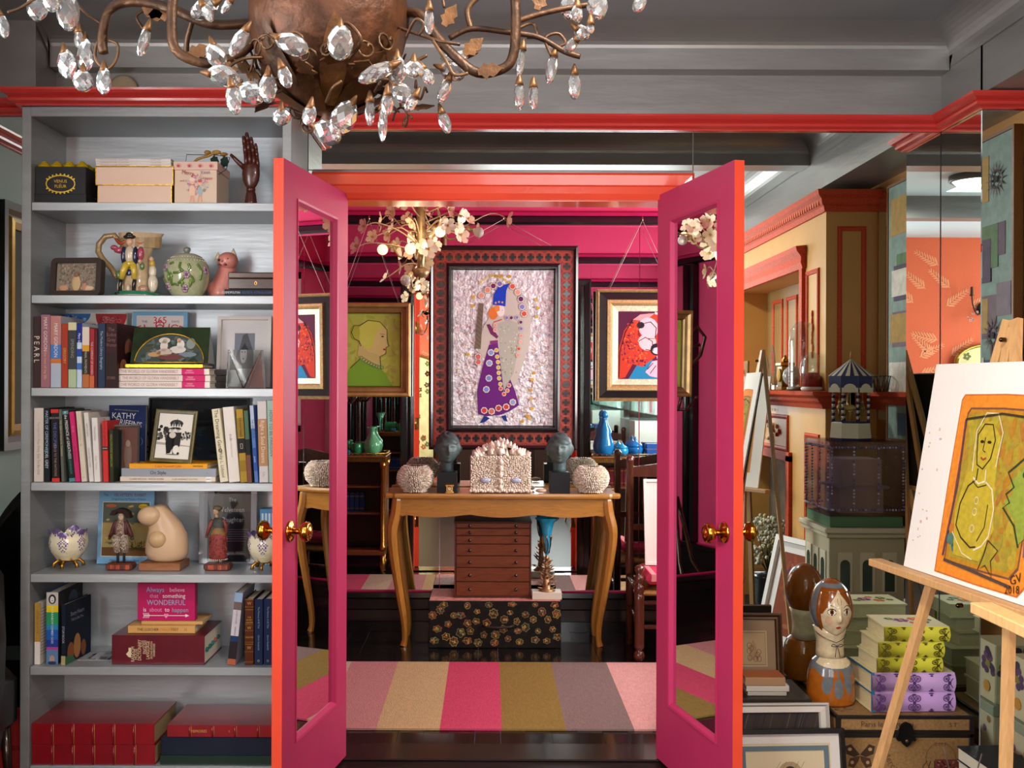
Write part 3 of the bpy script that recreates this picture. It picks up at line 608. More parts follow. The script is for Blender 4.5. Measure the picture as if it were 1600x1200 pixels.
# pink cat
s = S(3.47); e = thing('cat_figurine', 'pink painted sitting cat figurine with cream ears and red bow', 'figurine', (P(352, 0, 3.515).x, 3.515, z0)); PC = '#d28578'
CATM = mt('painted_plaster', 0.35, coat=0.2, nscale=45, namt=0.12, stretch=(3, 3, 1))
def cp(x, y, d=0): return ((x-351)/s, d, (459-y)/s)
m = MB(); m.tube([cp(346, 459), cp(346, 448), cp(350, 430, .0), cp(354, 412), cp(356, 400)], [.05, .052, .042, .032, .028], PC, seg=18); m.ball(cp(337, 444, -.015), (.03, .03, .033), PC, 14, 10); m.tube([cp(360, 430, -.02), cp(361, 444, -.03), cp(361, 458, -.032)], [.017, .015, .014], PC); m.tube([cp(352, 430, -.02), cp(351, 444, -.034), cp(350, 458, -.036)], [.017, .015, .014], PC); m.build('body', CATM, e)
m = MB(); m.ball(cp(356, 398, -.012), (.036, .034, .032), PC, 18, 12); m.ball(cp(351, 402, -.036), (.013, .013, .01), '#d9938a', 10, 8); h_ = m.build('head', CATM, e)
for a, b, tx in ((340, 395, 337), (364, 389, 366)):
    m = MB(); m.lathe([(.013, 0), (.009, .012), (.001, .028)], '#d8bfa4', cp(a, b+1, -.008), seg=10, sy=.55); m.build('ear', CATM, h_)
m = MB()
for a, b in ((345, 397.5), (359, 396)): m.ball(cp(a, b, -.041), .0045, '#2b2422', 8, 6)
m.ball(cp(351, 400, -.05), .004, '#c9665f', 8, 6); m.ball(cp(346.5, 405, -.045), (.006, .004, .004), '#7c2a2a', 8, 6); m.ball(cp(355.5, 405, -.044), (.006, .004, .004), '#7c2a2a', 8, 6); m.build('face', CATM, h_)
m = MB(); m.box(cp(363, 421, -.04), cp(375, 416, -.03), '#a01c1c', ch=.003); m.build('bow', GLO, e)
flatbook(350, 432, 451.5, 462.5, 'dark navy paperback lying under the wooden box', '#22262f', Y=3.35, d=.1, txt=(('COSMOPOLITAN', .13, 5, '#d8d8d8', .5, .75), ('BEDSIDE ASTROLOGER', .62, 5, '#5a6f9c', .5, .9)), zb=z0)
s = S(3.355); zt_ = z0+11.6/S(3.35)
e = thing('wooden_box', 'low dark mahogany box with keyhole on the navy paperback', 'box', (P(395, 0, 3.355).x, 3.355, zt_)); hw = 39/s
WB = mt('mahogany', 0.3, coat=0.3, nscale=14, namt=0.3, stretch=(1, 9, 9))
m = MB(); m.box((-hw, 0, 0), (hw, .095, 16/s), '#3f2418', ch=.002); m.build('box', WB, e)
m = MB(); m.box((-hw-.001, -.001, 16.6/s), (hw+.001, .096, 26/s), '#4b2c1e', ch=.003); m.build('lid', WB, e)
m = MB(); m.ell(4/s, 9/s, 2.4/s, 3.2/s, -.0006, '#b18a52', 12); m.ell(4/s, 9.4/s, .8/s, 1/s, -.0009, '#1a1210', 8); m.poly([(3.5/s, 9/s), (4.5/s, 9/s), (4.8/s, 7/s), (3.2/s, 7/s)], -.0009, '#1a1210'); m.build('keyhole_plate', BRASS, e)

# ---- shelf 3 books
book(51.5, 62.5, 497, 2, 'dark brown hardback with wide-spaced white capital letters on spine', '#40302e', txt=(('P E A R L', .46, 12, '#d9d0c8'),), d=.17)
book(63.5, 78, 494, 2, 'mauve pink hardback with white and gold script spine', '#9a6a76', txt=(('MARY GORDON', .27, 8, '#e2d2cc'), ('the love of my life', .70, 6.5, '#cfae7a')), d=.17)
book(79, 95, 496, 2, 'hardback with salmon, blue and pale grey spine', '#aab4c4', bands=((0, .4, '#b67f78'), (.4, .6, '#4d78b8'), (.6, .66, '#c8743a')), txt=(('MARY GORDON', .34, 8, '#e2dcdc'),), d=.18)
book(96, 105.5, 508, 2, 'slim brick red paperback with gold letters', '#a83c26', txt=(('GREGORY', .5, 6, '#caa254'),))
book(106.5, 119, 506, 2, 'pale green and cream paperback with dark oval on spine', '#a8bd98', bands=((0, .12, '#cfc8a0'), (.12, .72, '#3c4044')), txt=(('SPENDING', .4, 7, '#8c8c84'),))
book(120, 127.5, 507, 2, 'slim blue and white glossy paperback', '#b9cde4', bands=((0, .3, '#1f2e86'), (.4, .52, '#27459a'), (.62, .72, '#3f6ab4')), txt=(('Mary Gordon', .28, 5, '#e6e8ee'),))
book(128.5, 139, 513, 2, 'small paperback with white, orange and black spine bands', '#b06a3a', bands=((0, .3, '#d8cbbf'), (.3, .4, '#d59a2e'), (.4, .78, '#332d2b')), txt=(('FINAL PAYMENTS', .58, 5, '#b8aea0'),))
book(140, 147, 516, 2, 'thin crimson paperback beside the dark maroon one', '#9c2a34', bands=((.8, 1, '#c4633a'),), txt=(('THE COMPANY OF WOMEN', .5, 4.5, '#d8b8b0'),))
book(147.5, 152, 517, 2, 'thin dark maroon paperback next to navy hardback', '#531d20')
book(153, 164, 507, 2, 'navy blue hardback with silver spine lettering', '#27364f', txt=(('The Modern Library Biography', .42, 5.4, '#a8b2c0'),), d=.18)
def port(q, M, d, h):
    q.ell(d*.55, h*.62, d*.2, h*.16, -.0002, '#8a5a44', 14, M); q.ell(d*.3, h*.33, d*.16, h*.12, -.0003, '#9a6448', 14, M); q.ell(d*.6, h*.5, d*.24, h*.07, -.0003, '#2a1a18', 12, M)
book(165, 182.5, 507, 2, 'thick dark maroon hardback with portrait jacket next to stacked books', '#351a1b', bands=((.45, 1, '#2a1716'),), txt=(('The', .1, 8, '#7a5a54', 'h', .8), ('Bodice', .18, 8, '#7a5a54', 'h', .7), ('Grey', .26, 8, '#7a5a54', 'h', .8), ('Woman', .34, 8, '#7a5a54', 'h', .65), ('STORIES', .85, 6, '#8a6a5c', 'h', .6)), side=port, d=.2)
# tall picture book at the back, Eloise book
def cover_book(x0, x1, yt, Y, shelf, label, edge, art, th=.014, lean=6, rotz=0, yb=None, name='book', cat='book', pages='#d9cfba'):
    """book standing with its front cover to the room, leaning back"""
    s = S(Y); z0 = SH[shelf]; W = (x1-x0)/s; h = (zs_at(yt, Y)-z0)/math.cos(math.radians(lean))
    e = thing(name, label, cat, (((x0+x1)/2-CX)/s, Y, z0+th*math.sin(math.radians(lean))+.0004), (math.radians(-lean), 0, rotz))
    m = MB(); m.box((-W/2, 0, 0), (W/2, .002, h), edge); m.box((-W/2, th-.002, 0), (W/2, th, h), edge); m.box((-W/2, 0, 0), (-W/2+.002, th, h), edge); m.build('cover', JACKET, e)
    m = MB(); m.box((-W/2+.002, .002, .002), (W/2-.002, th-.002, h-.002), pages); m.build('pages', PAPER, e)
    m = MB(); art(m, W, h); m.build('cover_art', PRINT, e); return e
def art_orn(m, W, h):
    m.box((-W/2+.002, -.0004, .002), (W/2-.002, 0, h-.002), '#d8d4d0'); m.poly(arc(-W*.34, h-.003, .047, 180, 360, 14, .038), -.0006, '#3f78b8'); m.poly(arc(W*.24, h-.003, .056, 180, 360, 16, .07), -.0006, '#a8383f')
    for k in range(26):
        a = random.uniform(3.4, 6.0); r = random.uniform(.012, .045); m.ring(W*.24+r*math.cos(a), h-.012+r*math.sin(a)*1.1, .008, .006, .0022, -.0009, random.choice(['#d98a90', '#6f1c24', '#c8656c']), 8)
    for k in range(16): m.ell(-W*.34+random.uniform(-.03, .03), h-.012+random.uniform(-.018, .002), .006, .004, -.0009, random.choice(['#7fb0dc', '#2a5a9c', '#9cc4e4']), 8)
    for k in range(8): m.ring(-W*.06+k*.007, h*.8-(k % 3)*.012, .01, .014, .002, -.0008, '#2f3a5c', 10)
cover_book(104, 195, 491, 3.55, 2, 'white picture book with blue and red ornament discs at shelf back', '#e2dcd0', art_orn, th=.012, lean=3)
def art_eloise(m, W, h):
    m.box((-W/2, -.0004, 0), (W/2, 0, h), '#7ab0d4'); m.box((-W/2+.014, -.0008, .014), (W/2-.014, 0, h-.014), '#dbd3d2')
    m.text('THE', .011, '#43383a', T(-.055, -.001, h-.036)); m.text('365', .034, '#c22f4a', T(0, -.001, h-.032)); m.text('DAYS', .011, '#43383a', T(.055, -.001, h-.036)); m.ring(0, h-.048, .014, .013, .004, -.001, '#c8323f', 16); m.text('OF', .008, '#43383a', T(0, -.0012, h-.048))
    for ch, x, a, dz in (('E', -.066, 24, -.068), ('L', -.045, 14, -.062), ('O', -.0, 0, -.062), ('I', .03, -8, -.06), ('C', .048, -14, -.062), ('E', .068, -22, -.068)):
        m.text(ch, .04, '#cc2f35', T(x*1.05, -.001, h+dz+.002) @ R(-a, 'Y'))
cover_book(205, 291, 489, 3.53, 2, 'pale blue bordered book with red hand-lettered title behind velvet frame', '#6fa6cc', art_eloise, th=.02, lean=3)
# fan-shaped miniature in green velvet frame
s = S(3.40); st_top = zs_at(576.6, 3.36)
e = thing('velvet_picture_stand', 'green velvet stand with gold arched miniature of lounging ladies', 'framed picture', (P(264, 0, 3.40).x, 3.40, st_top+.0168))
a_, t_, hh = 61/s, 60/s, 57/s
m = MB(); vs = [(-a_, 0, 0), (a_, 0, 0), (t_, .035, hh), (-t_, .035, hh), (-a_+.01, .12, 0), (a_-.01, .12, 0)]
m.add(vs, [(0, 1, 2, 3), (4, 3, 2, 5), (0, 3, 4), (1, 5, 2), (0, 4, 5, 1)], '#1f2e16'); m.build('velvet_stand', mt('green_velvet', 0.8, spec=0.2, nscale=30, namt=0.35, sheen=0.4), e)
tilt = T(0, -.0008, 0) @ R(-math.degrees(math.atan2(.035, hh)), 'X')
fan = [(-54/s, 1/s)]+[(54/s*math.cos(PI-PI*i/24), 1/s+47/s*math.sin(PI*i/24)) for i in range(25)]
m = MB(); m.poly(fan, -.0006, '#3f4a46', tilt)
for k in range(80):
    u = random.uniform(-.9, .9); v = random.uniform(.05, .95)*math.sqrt(1-u*u); m.ell(54/s*u*.92, 1/s+47/s*v*.9, random.uniform(3, 8)/s, random.uniform(1.5, 4)/s, -.0008-.000005*k, random.choice(['#37423a', '#56625f', '#2c352c', '#606c6e', '#4a4832', '#333e36']), 9, tilt, random.uniform(0, 3))
for cx, cz, rx, rz, c in ((-8, 18, 12, 6, '#b8a89a'), (-10, 28, 6, 9, '#cfc4b8'), (-10, 37, 9, 5, '#c9c0b4'), (-9, 36, 3.5, 4, '#d3a88c'), (12, 22, 13, 6, '#c8c2bc'), (16, 30, 6, 8, '#d2ccc6'), (13, 37, 3.4, 4, '#c99c80'), (2, 10, 20, 5, '#6b3f3c'), (-24, 14, 10, 4, '#b48d62'), (28, 14, 14, 4, '#6f7f88'), (32, 32, 7, 9, '#7f8a86'), (-18, 17, 4, 4, '#c89a78')): m.ell(cx/s, cz/s, rx/s, rz/s, -.0016, c, 14, tilt)
m.build('miniature', PRINT, e)
m = MB(); m.tube([tilt @ Vector((x, -.0015, z)) for x, z in fan[1:]]+[tilt @ Vector((-54/s, -.0015, 1/s)), tilt @ Vector((54/s, -.0015, 1/s))], .0024, '#c79a35', seg=6); m.build('gold_arch', GOLD, e)
flatbook(194.5, 317, 570, 576, 'thin gold book lying under the velvet picture stand', '#b8922f', Y=3.385, d=.13, mat=GOLD, zb=st_top+.0006)
for k, (a, b, y0, y1) in enumerate(((180, 327, 576.5, 586), (182, 328.5, 587, 596.5), (179, 328, 597.5, 607.3))):
    flatbook(a, b, y0, y1, ['topmost', 'middle', 'lowest'][k]+' of three cream books with pink-ended spines', '#dbcfc6', group='cream and pink spined books', Y=3.36, d=.075, zb=SH[2]+(2-k)*10.35/S(3.36), txt=(('THE WORLD OF GLORIA VANDERBILT', .365, 6.6, '#a9808c', .5, .78), ('WENDY', .79, 3, '#e8c8d4', .66), ('GOODMAN', .79, 3, '#e8c8d4', .33)), bands=((.705, .945, '#c41f62'),))
    flatbook(250, 354.5, y0-.4, y1-.6, ['topmost', 'middle', 'lowest'][k]+' of three charcoal books stacked behind the cream ones', '#4a4544', group='charcoal books', Y=3.45, d=.14, zb=SH[2]+(2-k)*9.9/S(3.45), pages='#6b6460')
# white framed photo of a face, crystal award
def picture(name, label, cat, X, Y, z, w, h, prof, fcol, fmat, art, rot=(0, 0, 0), mount=None, depth=.012, back='#3a2c22', extra=None):
    """hanging or leaning picture: frame, canvas (and mount); origin at the middle of the bottom edge, faces -y"""
    e = thing(name, label, cat, (X, Y, z), rot); M0 = T(0, 0, h/2)
    m = MB(); m.frame(w, h, prof, fcol, M0); m.build('frame', fmat, e)
    ins = prof[-1][0]; iw, ih = w-2*ins, h-2*ins
    m = MB(); m.box((-w/2+.002, 0, .002), (w/2-.002, depth*.3, h-.002), back); m.build('backing', MAT, e)
    yy = -prof[-1][1]
    if mount:
        m = MB(); b = mount[0]
        m.box((-iw/2, yy-.0015, h/2-ih/2), (iw/2, yy, h/2-ih/2+b), mount[1]); m.box((-iw/2, yy-.0015, h/2+ih/2-b), (iw/2, yy, h/2+ih/2), mount[1]); m.box((-iw/2, yy-.0015, h/2-ih/2+b), (-iw/2+b, yy, h/2+ih/2-b), mount[1]); m.box((iw/2-b, yy-.0015, h/2-ih/2+b), (iw/2, yy, h/2+ih/2-b), mount[1]); m.build('mount', PAPER, e); iw -= 2*b; ih -= 2*b
    m = MB(); art(m, iw, ih, T(0, yy, h/2)); m.build('picture', PRINT if not extra else extra, e)
    return e
def art_face(m, w, h, M):
    m.box((-w/2, 0, -h/2), (w/2, .001, h/2), '#7f848f', M=M); m.poly([(-w*.5, -h*.5), (-w*.1, h*.45), (w*.12, h*.5), (w*.5, -h*.1), (w*.5, -h*.5)], -.0004, '#5a5a60', M); m.ell(.0, -h*.12, w*.17, h*.24, -.0006, '#b9b5b4', 16, M); m.poly([(-w*.2, .05*h), (0, h*.24), (w*.22, .04*h), (w*.1, .06*h), (-w*.1, .05*h)], -.0008, '#3c3c42', M); m.ell(0, -h*.24, w*.05, h*.02, -.0009, '#55484a', 8, M); m.ell(-w*.07, -h*.06, w*.035, h*.02, -.0009, '#3a3638', 8, M); m.ell(w*.07, -h*.06, w*.035, h*.02, -.0009, '#3a3638', 8, M)
s = S(3.50); picture('framed_photograph', 'white framed black and white portrait photo behind crystal award', 'photo frame', P(381, 0, 3.5).x, 3.5, SH[2]+.001, 84/s, 112/s, [(0, 0), (0, .016), (.012, .016), (.013, .004)], ['#cdbfae', '#d8d3ce', '#d8d3ce'], SAT, art_face, (math.radians(-6), 0, 0), mount=(.046, '#d5d2d2'))
s = S(3.375); e = thing('crystal_award', 'clear V-shaped faceted crystal award in front of white photo frame', 'award', (P(382, 0, 3.375).x, 3.375, SH[2]))
m = MB(); w1, w0, hh = 26/s, 29/s, 60/s
vs = [(-w1, 0, hh), (w1, 0, hh), (0, -.012, .004), (-w1, .035, hh), (w1, .035, hh), (0, .04, .0)]; m.add(vs, [(0, 2, 1), (3, 4, 5), (0, 1, 4, 3), (0, 3, 5, 2), (1, 2, 5, 4)], '#eef2f2'); m.build('wedge', CRYSTAL, e)
for sx in (-1, 1):
    m = MB(); vs = [(sx*w1*1.0, .001, hh), (sx*w0*1.02, .001, 0), (sx*.004, -.010, 0), (sx*w1, .034, hh*.98), (sx*w0*1.02, .04, 0), (sx*.004, .04, 0)]; m.add(vs, [(0, 1, 2), (3, 5, 4), (0, 3, 4, 1), (1, 4, 5, 2), (0, 2, 5, 3)], '#dfe6e6'); m.build('side_facet', CRYSTAL, e)
# ---- shelf 4
def lean_for(xt, xb, yt, yb=754): return math.degrees(math.atan2(xt-xb, yb-yt))
def lbook(xt0, xt1, xb0, xb1, yt, label, cover, **k):     # leaning book given by top and foot pixels
    return book(xb0, xb1, yt, 3, label, cover, lean=lean_for((xt0+xt1)/2, (xb0+xb1)/2, yt), **k)
lbook(53, 68, 53.5, 68, 640, 'thick beige paperback at the left end above the tulip pot', '#cdc5bc', txt=(('The Half Of It', .3, 5, '#b0a498'), ('You Only Get To Be Old', .66, 6, '#8f867c')), d=.2)
lbook(68.5, 77.5, 69, 78, 640, 'black hardback with pale blue capital letters next to beige paperback', '#1d2226', txt=(('MASTER OF CEREMONIES', .32, 6.4, '#9cb6c8'), ('JOEL GREY', .7, 6.4, '#c6d0d4')), d=.2)
lbook(79.5, 91, 82, 93.5, 642, 'black hardback with red spine ends and blue letters', '#241f21', bands=((0, .05, '#c93630'), (.95, 1, '#c93630')), txt=(('JESUS AND', .12, 4, '#a8a4a2', 'h', .8), ('THE DISCIPLES', .36, 7, '#5d6aa8'), ('PEACE TO THE NATIONS', .7, 5, '#9c8878')), d=.2)
lbook(92, 96, 96.5, 101, 642, 'thin grey green book leaning beside the black and red one', '#5c6158', txt=(('THE YEAR OF MAGICAL THINKING', .4, 4, '#b4ac88'),), d=.19)
lbook(97, 107, 109, 118, 645, 'black book with teal spine ends and bold white title', '#22282a', bands=((0, .045, '#4a7f86'), (.95, 1, '#4a7f86')), txt=(('In the PRESENCE of GREATNESS', .34, 6, '#d8d8d4'), ('JULIE KAVANAGH', .73, 5, '#3f8f80')), d=.19)
lbook(108, 115.5, 118.5, 126, 646, 'hot pink paperback leaning left', '#c42a66', txt=(('FEUD', .25, 5, '#e06a94'), ('the whole story', .6, 4, '#8a1c48')), d=.18)
lbook(118, 127, 128, 136, 645, 'cream paperback with small gold ornament leaning left', '#cdc4b2', txt=(('the light of evening', .3, 3.5, '#a89c88'), ('*', .5, 12, '#b89a50', 'h'), ('0', .94, 4, '#c0563a', 'h')), d=.18)
lbook(131, 137.5, 140, 147, 647, 'thin white paperback leaning left', '#d3cfcb', txt=(('NEW POEMS', .25, 4, '#8a8688'), ('COLLECTED STORIES', .65, 3.6, '#8a8688')), d=.18)
lbook(143, 152, 148, 157, 655, 'taller white paperback beside the red spine', '#d8d4d0', txt=(('Selected Essays', .25, 4, '#94908e'), ('Dylan Thomas', .7, 4, '#94908e')), d=.11)
lbook(158, 168.5, 162, 170, 660, 'bright red paperback with narrow black band', '#c23230', bands=((.42, .48, '#1e1a1a'),), txt=(('DIVAS', .45, 3, '#d8d0c8', 'h'), ('ELEANOR OF AQUITAINE', .2, 4.5, '#8a1f22')), d=.11)
lbook(171, 176.5, 172, 178, 673, 'slim dark olive book next to red paperback', '#2c3020', txt=(('HOLLYWOOD BABYLON', .4, 5, '#7c9a3a'),), d=.05)
s = S(3.41); e = thing('framed_photograph', 'small dark framed photo under glass leaning against navy book', 'photo frame', (P(198, 0, 3.41).x, 3.41, SH[3]+.001), (math.radians(-4), 0, math.radians(8)))
m = MB(); w_, h_ = 40/s, 86/s; m.frame(w_, h_, [(0, 0), (0, .012), (.007, .012), (.008, .004)], '#17171a', T(0, 0, h_/2)); m.box((-w_/2, -.012, h_-.006), (w_/2, .002, h_), '#7b7874'); m.build('frame', SAT, e)
m = MB(); m.box((-w_/2+.004, -.003, .004), (w_/2-.004, 0, h_-.004), '#202326'); m.ell(.004, h_*.45, .013, .05, -.0032, '#464a48', 14); m.ell(.004, h_*.66, .008, .012, -.0036, '#6b6a66', 10); m.build('picture', GLO, e)
def art_kathy(m, W, h):
    m.box((-W/2, -.0004, 0), (W/2, 0, h), '#20305c')
    m.text('NEW YORK TIMES BESTSELLING AUTHOR', .0045, '#b9a878', T(-.002, -.0008, h-.018) @ R(4, 'Y'))
    m.text('KATHY', .029, '#d3d7dc', T(-.012, -.0008, h-.038) @ R(2, 'Y'), sx=.88); m.text("GRIFFIN'S", .029, '#d3d7dc', T(.004, -.0008, h-.064) @ R(9, 'Y'), sx=.78)
    m.ring(W*.3, h*.5, .016, .016, .001, -.0008, '#8fa0b8'); m.text('THE', .005, '#8fa0b8', T(W*.3, -.0008, h*.54)); m.text('A-Z', .008, '#c8ccd0', T(W*.3, -.0008, h*.5)); m.text('INDEX', .006, '#8fa0b8', T(W*.3, -.0008, h*.46))
cover_book(169, 226, 636, 3.47, 3, 'navy blue hardback with white arched title facing out', '#1a2850', art_kathy, th=.024, lean=3, rotz=math.radians(2))
def art_dark(m, w, h, M):
    m.box((-w/2, 0, -h/2), (w/2, .001, h/2), '#2b2e33', M=M)
    for k in range(60): m.ell(random.uniform(-.45, .45)*w, random.uniform(-.4, .46)*h, random.uniform(.02, .06), random.uniform(.004, .012), -.0004-.00001*k, random.choice(['#2f4046', '#3d3430', '#263038', '#46423a', '#24303c', '#1e2024', '#4a3c34']), 9, M, random.uniform(-.4, .4))
s = S(3.575); picture('framed_picture', 'dark moody landscape painting standing at shelf back', 'painting', P(311, 0, 3.575).x, 3.575, SH[3]+.001, 156/s, 121/s, [(0, 0), (0, .012), (.006, .012), (.008, .004)], '#22201f', SAT, art_dark, (math.radians(-2), 0, 0))
def art_couple(m, w, h, M):
    m.box((-w/2, 0, -h/2), (w/2, .001, h/2), '#d5d0c8', M=M); B = '#2a2827'
    m.poly([(-w*.5, -h*.14), (w*.5, -h*.2), (w*.5, -h*.22), (-w*.5, -h*.2)], -.0003, '#a09a92', M)
    for k in range(22): m.ell(random.uniform(-.5, -.2)*w, random.uniform(-.08, .2)*h, w*.05, h*.04, -.0004-.00001*k, random.choice([B, '#4a4644', '#6b6662']), 8, M)
    for k in range(20): m.ell(random.uniform(.22, .46)*w, random.uniform(-.06, .1)*h, w*.03, h*.03, -.0004-.00001*k, random.choice([B, '#5a5652', '#8a857e']), 8, M)
    m.ell(.03*w, .27*h, .2*w, .1*h, -.0008, '#3c3a39', 16, M); m.poly([(-.2*w, .27*h), (.26*w, .27*h), (.26*w, .2*h), (-.2*w, .2*h)], -.0009, '#d5d0c8', M); m.stroke([(.04*w, .4*h), (.04*w, .16*h)], .0012, -.001, B, M)
    for i in range(5): m.ell((-.12+.075*i)*w, .27*h, .03*w, .06*h, -.001, '#5d5a58' if i % 2 else '#2b2928', 8, M)
    for cx, c2 in ((-.08, '#1f1d1d'), (.1, '#2c2a2a')):
        m.poly([((cx-.12)*w, .08*h), ((cx+.11)*w, .09*h), ((cx+.1)*w, -.2*h), ((cx+.02)*w, -.38*h), ((cx-.09)*w, -.4*h), ((cx-.15)*w, -.15*h)], -.0011, c2, M); m.ell(cx*w, .13*h, .05*w, .04*h, -.0013, '#b8b2aa', 10, M); m.ell(cx*w, .165*h, .09*w, .018*h, -.0014, B, 10, M)
    m.ell(-.05*w, .02*h, .1*w, .07*h, -.0014, '#c2bcb4', 12, M); m.ell(.1*w, -.3*h, .1*w, .1*h, -.0015, '#d9d4cc', 10, M); m.ell(.17*w, -.38*h, .04*w, .03*h, -.0016, B, 8, M); m.ell(.0, -.41*h, .2*w, .012*h, -.0012, '#6b6661', 10, M)
s = S(3.385); zt_ = zs_at(725.5, 3.37)
e = picture('framed_photograph', 'olive framed photo of a couple under a tasselled parasol', 'photo frame', P(268, 0, 3.385).x, 3.385, zt_+.001, 66/s, 83/s, [(0, 0), (0, .010), (.004, .012), (.012, .010), (.013, .004)], ['#5d5530', '#6b6138', '#5a5230', '#40381f'], mt('olive_frame', 0.35, nscale=40, namt=0.3), art_couple, (math.radians(-12), math.radians(3), math.radians(-2)))
flatbook(202, 324.5, 725.8, 733.5, 'thin yellow orange paperback on top of the grey book', '#e09a24', Y=3.362, d=.17, txt=(('Color Yourself Calm', .5, 5.4, '#c04a34'), ('WATKINS', .88, 4, '#3a2c18')), bands=(), zb=SH[3]+.0435)
flatbook(190, 338, 734.5, 748, 'silver grey hardback lying under the yellow paperback', '#8e939c', Y=3.358, d=.2, txt=(('On Style', .39, 8, '#3f444c'), ('~', .91, 6, '#4a4e56')), zb=SH[3]+.0155)
flatbook(188, 337, 748.5, 756, 'cream paperback lowest in the stack with grey book', '#cdbfae', Y=3.356, d=.2, txt=(('CLAIRE WILCOX   PATCH WORK', .28, 4, '#6f6458'), ('A LIFE AMONGST CLOTHES', .68, 3.6, '#6f6458'), ('JUHLS', .93, 3, '#3c3630')), bands=((.9, .96, '#dcdad6'),), zb=SH[3]+.0005)
lbook(329, 345, 344.5, 357, 641, 'yellowed cream hardback with long black title leaning left', '#cfc6aa', txt=(('The Dreaming Game', .3, 8.6, '#3a3630'), ('o', .56, 14, '#4a3a30', 'h'), ('Philip L. Lidstaid', .76, 7, '#4a4640')), d=.19)
lbook(346, 367, 358.5, 375.5, 638, 'wide off-white comb-bound manuscript leaning left', '#d3ccc4', txt=(('the untitled memoir', .55, 4, '#9c948c'), ('draft', .4, 6, '#8a827a')), d=.2, bands=())
lbook(369, 379, 376.5, 387, 641, 'mustard yellow book with black label band', '#a8872c', bands=((.12, .38, '#8f7020'), (.4, .6, '#1c1a19'), (.7, .85, '#8f7020')), txt=(('THE ANDY DIARIES', .25, 4, '#2a2418'), ('[]', .5, 9, '#a8a098', 'h')), d=.18)
lbook(380, 388, 387.5, 394, 643, 'dark green over brown paperback beside mustard book', '#4b6a52', bands=((.4, .62, '#1c1a19'), (.62, 1, '#7a4a3e')), d=.17)
lbook(390, 396, 398.5, 404, 635, 'slim blue and white paperback leaning left', '#5a7ac0', bands=((0, .3, '#b4c0d8'), (.55, .85, '#2f55a4')), txt=(('THE GRIEF CLUB', .3, 4.4, '#3c4c80'), ('poems', .7, 4, '#d0d8e8')), d=.17)
lbook(402, 416, 406, 420, 628, 'white paperback with tan script label beside mint book', '#d4cecb', bands=((.22, .8, '#b98a62'),), txt=(('Right a Soul Dreams', .5, 9, '#e6d4c0'), ('Sally', .9, 5, '#a89c94')), d=.18)
lbook(417, 428, 421, 432, 627, 'mint green hardback at right end next to the coral door', '#a3c2b4', txt=(('HOW TO BE PARISIAN', .4, 8, '#4c6a60'),), d=.19)

# ---- shelf 5
z0 = SH[4]
TUL = mt('ivory_glaze', 0.16, coat=0.5, nscale=40, namt=0.06)
def tulip(x, Y, label):
    s = S(Y); e = thing('tulip_pot', label, 'pot', (P(x, 0, Y).x, Y, z0), (0, 0, random.uniform(0, .3)), 'tulip cachepots')
    for k in range(6):
        m = MB(); a0 = 2*PI*k/6+.35; vs = []; fs = []; cl = []; nu, nv = 15, 22
        for j in range(nv+1):
            v = j/nv; r = (17+12.5*math.sin(min(v*1.35, 1)*PI*.62)-(2.5*v*v if k % 2 else 0)+(4*max(0, v-.8)*5 if k % 2 else 0))/s; wd = (.62*math.sin(PI*(.16+.80*min(v, .5)))**.7)*(1 if v < .62 else 1-.8*((v-.62)/.38)**2)
            for i in range(nu+1):
                u = (i/nu-.5)*2; a = a0+u*wd; rr = r*(1+.02*(k % 2)-.05*abs(u)); vs.append((rr*math.cos(a), rr*math.sin(a), (15+45*v+(3 if k % 2 else 0)*v)/s))
        for j in range(nv):
            for i in range(nu):
                fs.append((j*(nu+1)+i, j*(nu+1)+i+1, (j+1)*(nu+1)+i+1, (j+1)*(nu+1)+i)); u = abs((i+.5)/nu-.5)*2; v = (j+.5)/nv
                pur = (v > .9-.1*(1-u)) or (v > .28 and u < .34 and ((v*8+u*3.2) % 1) < .42) or (v > .6 and .34 <= u < .5 and ((v*8+u*3.2) % 1) < .22)
                cl.append('#6a5590' if pur else ('#e4dcc0' if v > .2 else '#d8cfa6'))
        m.add(vs, fs, cl, True); m.build('petal', TUL, e)
    m = MB(); m.lathe([(8/s, 14/s), (17/s, 17/s), (26/s, 28/s), (27/s, 40/s), (25/s, 46/s)], '#d8d0ae', seg=24); m.build('bowl', TUL, e)
    m = MB(); m.lathe([(10/s, 12/s), (14/s, 14/s), (13/s, 17/s)], '#c58f3a', seg=16)
    for k in range(6):
        a = 2*PI*k/6+.2; m.tube([(math.cos(a)*r/s, math.sin(a)*r/s, z/s) for r, z in ((10, 13), (16, 13), (21, 9), (22, 3.2))], [.005, .0055, .005, .007], '#c58f3a', seg=8)
    m.build('gilt_foot', GOLD, e); return e
tulip(108, 3.425, 'ivory and purple tulip shaped pot on gold feet at left end'); tulip(417, 3.40, 'ivory and purple tulip shaped pot beside the coral door knob')
